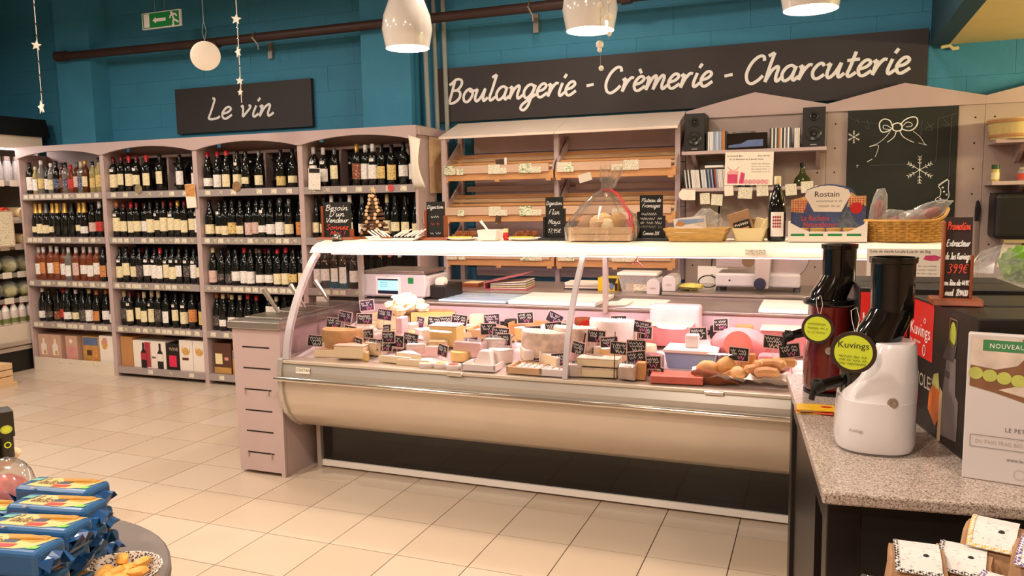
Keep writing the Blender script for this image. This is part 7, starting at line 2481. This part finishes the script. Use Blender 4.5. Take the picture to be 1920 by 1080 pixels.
# bowl of crackers lined with printed paper
t = T('cracker_basket', 'basket of golden crackers lined with black and white printed paper', 'basket', (-1.255, 1.075, TZ))
mat('liner', 'd8cabb', .7, var=0)
lm = MATS['liner']
nt = lm.node_tree
tc = nt.nodes['Texture Coordinate']
v_ = nt.nodes.new('ShaderNodeTexVoronoi')
v_.inputs['Scale'].default_value = 210
nt.links.new(tc.outputs['Object'], v_.inputs['Vector'])
rp = nt.nodes.new('ShaderNodeValToRGB')
rp.color_ramp.interpolation = 'CONSTANT'
rp.color_ramp.elements[0].color = rgb('463a36')
rp.color_ramp.elements[1].position = .42
rp.color_ramp.elements[1].color = rgb('d8cabb')
nt.links.new(v_.outputs['Distance'], rp.inputs['Fac'])
nt.links.new(rp.outputs[0], nt.nodes['Principled BSDF'].inputs['Base Color'])
G().lathe([(0, .001), (.06, .001), (.078, .035), (.085, .052), (.082, .052), (.074, .034), (.056, .006), (0, .006)], 26).o('paper_liner', 'liner', t, W=False, smooth=True)
G().add([(.05, -.03, .04), (.09, -.035, .062), (.095, .0, .065), (.06, .01, .042)], [(0, 1, 2, 3)]).o('paper_fold', 'paper', t, W=False)
mat('cracker', 'd99c48', .55, var=.2, vscale=30, bump=.2)
for k in range(16):
    a = k * 2.4
    r = .014 * k ** .55
    tag(G().blob((0, 0, 0), .022, .013, .011, 10, 6, .12, k).rot('Z', k * 1.3).move(-1.255 + r * math.cos(a), 1.075 + r * math.sin(a), TZ + .035 + .006 * (k % 3)).o('cracker', 'cracker', smooth=True), 'small golden cracker in the paper-lined basket, %s' % ORD[k], 'cracker', 'crackers in the basket')
# pink bag
t = T('pink_bag', 'clear bag of pinkish sweets at the left edge', 'bag', (-1.775, 1.245, TZ))
G().blob((0, 0, .065), .06, .05, .062, 14, 9, .06, 8).o('sweets', mat('sweets', 'b5605c', .5, var=.4, vscale=40), t, W=False, smooth=True)
G().blob((0, 0, .085), .068, .056, .083, 14, 10, .05, 3).o('film', 'cello', t, W=False, smooth=True)
# drink cans pack on a wooden stand, left edge
t = T('drink_stand', 'small tan wooden display stand at the left edge', 'stand', (-3.25, 2.18, 0))
G().lathe([(0, .42), (.14, .42), (.12, .39), (.08, .36), (0, .36)], 24).o('top', 'wood_pale', t, W=False, smooth=True)
G().lathe([(0, 0.03), (.05, 0.03), (.05, .36), (0, .36)], 14).o('column', 'black', t, W=False, smooth=True)
G().lathe([(0, 0), (.15, 0), (.14, .03), (0, .03)], 24).o('foot', 'black', t, W=False, smooth=True)
mat('can_dark', '2a2418', .35, var=.1)
for k in range(2):
    t = T('drink_pack', ['dark cardboard pack with lime fruit print at the left edge', 'second dark pack of drinks behind at the left edge'][k], 'drink pack', (-3.17 - .03 * k, 2.19 - .13 * k, .4205), 1.1, group='drink packs')
    G().box(-.06, .06, -.05, .06, .09, .20).o('carton', 'can_dark', t, W=False, bevel=.003)
    for q in range(2):
        for r in range(2):
            c_ = G().lathe([(0, 0), (.025, 0), (.027, .004), (.027, .10), (0, .10)], 16, -.03 + .06 * q, -.024 + .055 * r).o('can', 'can_dark', t, W=False, smooth=True)
            if r == 0:
                gg = G()
                ribbon(gg, [(-.03 + .06 * q + .011 * math.cos(a * .5), .06 + .011 * math.sin(a * .5)) for a in range(14)], .005, -.0525, 0)
                gg.o('ring_print', 'lime', c_, W=False)
    gg = G()
    poly(gg, el(.03, .125, .022, .018), -.0508)
    poly(gg, el(-.03, .12, .018, .016), -.0508)
    poly(gg, [(-.01, .13), (.006, .14), (.012, .19), (.0, .19)], -.0508)
    gg.o('lime_print', 'apple', t, W=False)
    gg = G()
    poly(gg, el(.03, .125, .015, .012), -.0514)
    gg.o('lime_print', 'lime', t, W=False)

# ------------------------------------------------------------------ hanging decorations
def star(r, th=.004):
    p = []
    for i in range(10):
        q = r if i % 2 == 0 else r * .45
        a = PI / 2 + i * PI / 5
        p.append((q * math.cos(a), q * math.sin(a)))
    return G().prism(p[::-1], -th / 2, th / 2, 'y')


mat('star_wood', 'e0d6c8', .6, var=.05)
def garland(label, x, y, ztop, zbot, stars, beads, dx=0.0):
    t = T('star_garland', label, 'garland', (x, y, zbot), group='hanging star garlands')
    h = ztop - zbot
    G().tube([(dx * 1.0, 0, h), (dx * .6, 0, h * .6), (0, 0, 0)], .0022, 5).o('string', 'star_wood', t, W=False)
    for z, r, tw in stars:
        u = (z - zbot) / h
        star(r).rot('Z', tw).rot('Y', tw * .5).move(dx * u, -.006, z - zbot).o('star', 'star_wood', t, W=False, bevel=.001)
    for z in beads:
        u = (z - zbot) / h
        G().blob((dx * u, 0, z - zbot), .006, .006, .009, 8, 6).o('bead', 'chrome', t, W=False, smooth=True)


garland('hanging string of wooden stars above the dairy fridge', -4.40, 3.5, 4.1, 2.03, [(2.425, .032, .4), (2.06, .042, -.2)], [2.72, 2.66, 2.55, 2.48, 2.33, 2.25, 2.15], .0)
garland('hanging string of small wooden stars in front of the Le vin sign', -2.91, 3.5, 4.1, 2.0, [(2.435, .03, .3), (2.265, .03, -.3), (2.115, .024, .2), (2.055, .02, 0)], [2.55, 2.39, 2.33, 2.19], -.01)
t = T('paper_disc', 'white round disc hanging on a thread beside the exit sign', 'decoration', (-3.585, 4.0, 2.38))
G().lathe([(0, -.008), (.08, -.006), (.09, 0), (.08, .006), (0, .008)], 32).rot('X', PI / 2).rot('Z', .6).o('disc', 'paper', t, W=False, smooth=True)
G().tube([(0, 0, .09), (-.015, 0, .15), (.0, 0, .21), (.0, 0, 1.72)], .0012, 5).o('thread', 'pipe_grey', t, W=False)
G().tube([(0, 0, .09), (.018, 0, .15), (.0, 0, .21)], .0012, 5).o('thread', 'pipe_grey', t, W=False)
for k, (x, bs, zb) in enumerate([(-0.985, [(2.07, .010), (2.155, .009), (2.18, .015), (2.31, .010), (2.36, .014), (2.5, .014)], 2.07), (-0.945, [(2.225, .009), (2.305, .015), (2.37, .009), (2.46, .012)], 2.2)]):
    t = T('bead_garland', ['longer string of cream felt balls before the middle lamp', 'shorter string of cream felt balls beside the middle lamp'][k], 'garland', (x, 3.72, zb), group='felt ball strings')
    G().tube([(0, 0, 0), (0.0, 0, 4.1 - zb)], .001, 5).o('string', 'pipe_grey', t, W=False)
    for z, r in bs:
        G().blob((0.004 * math.sin(z * 40), 0, z - zb), r * 1.25, r * 1.25, r * 1.25, 12, 8).o('felt_ball', 'paper', t, W=False, smooth=True)
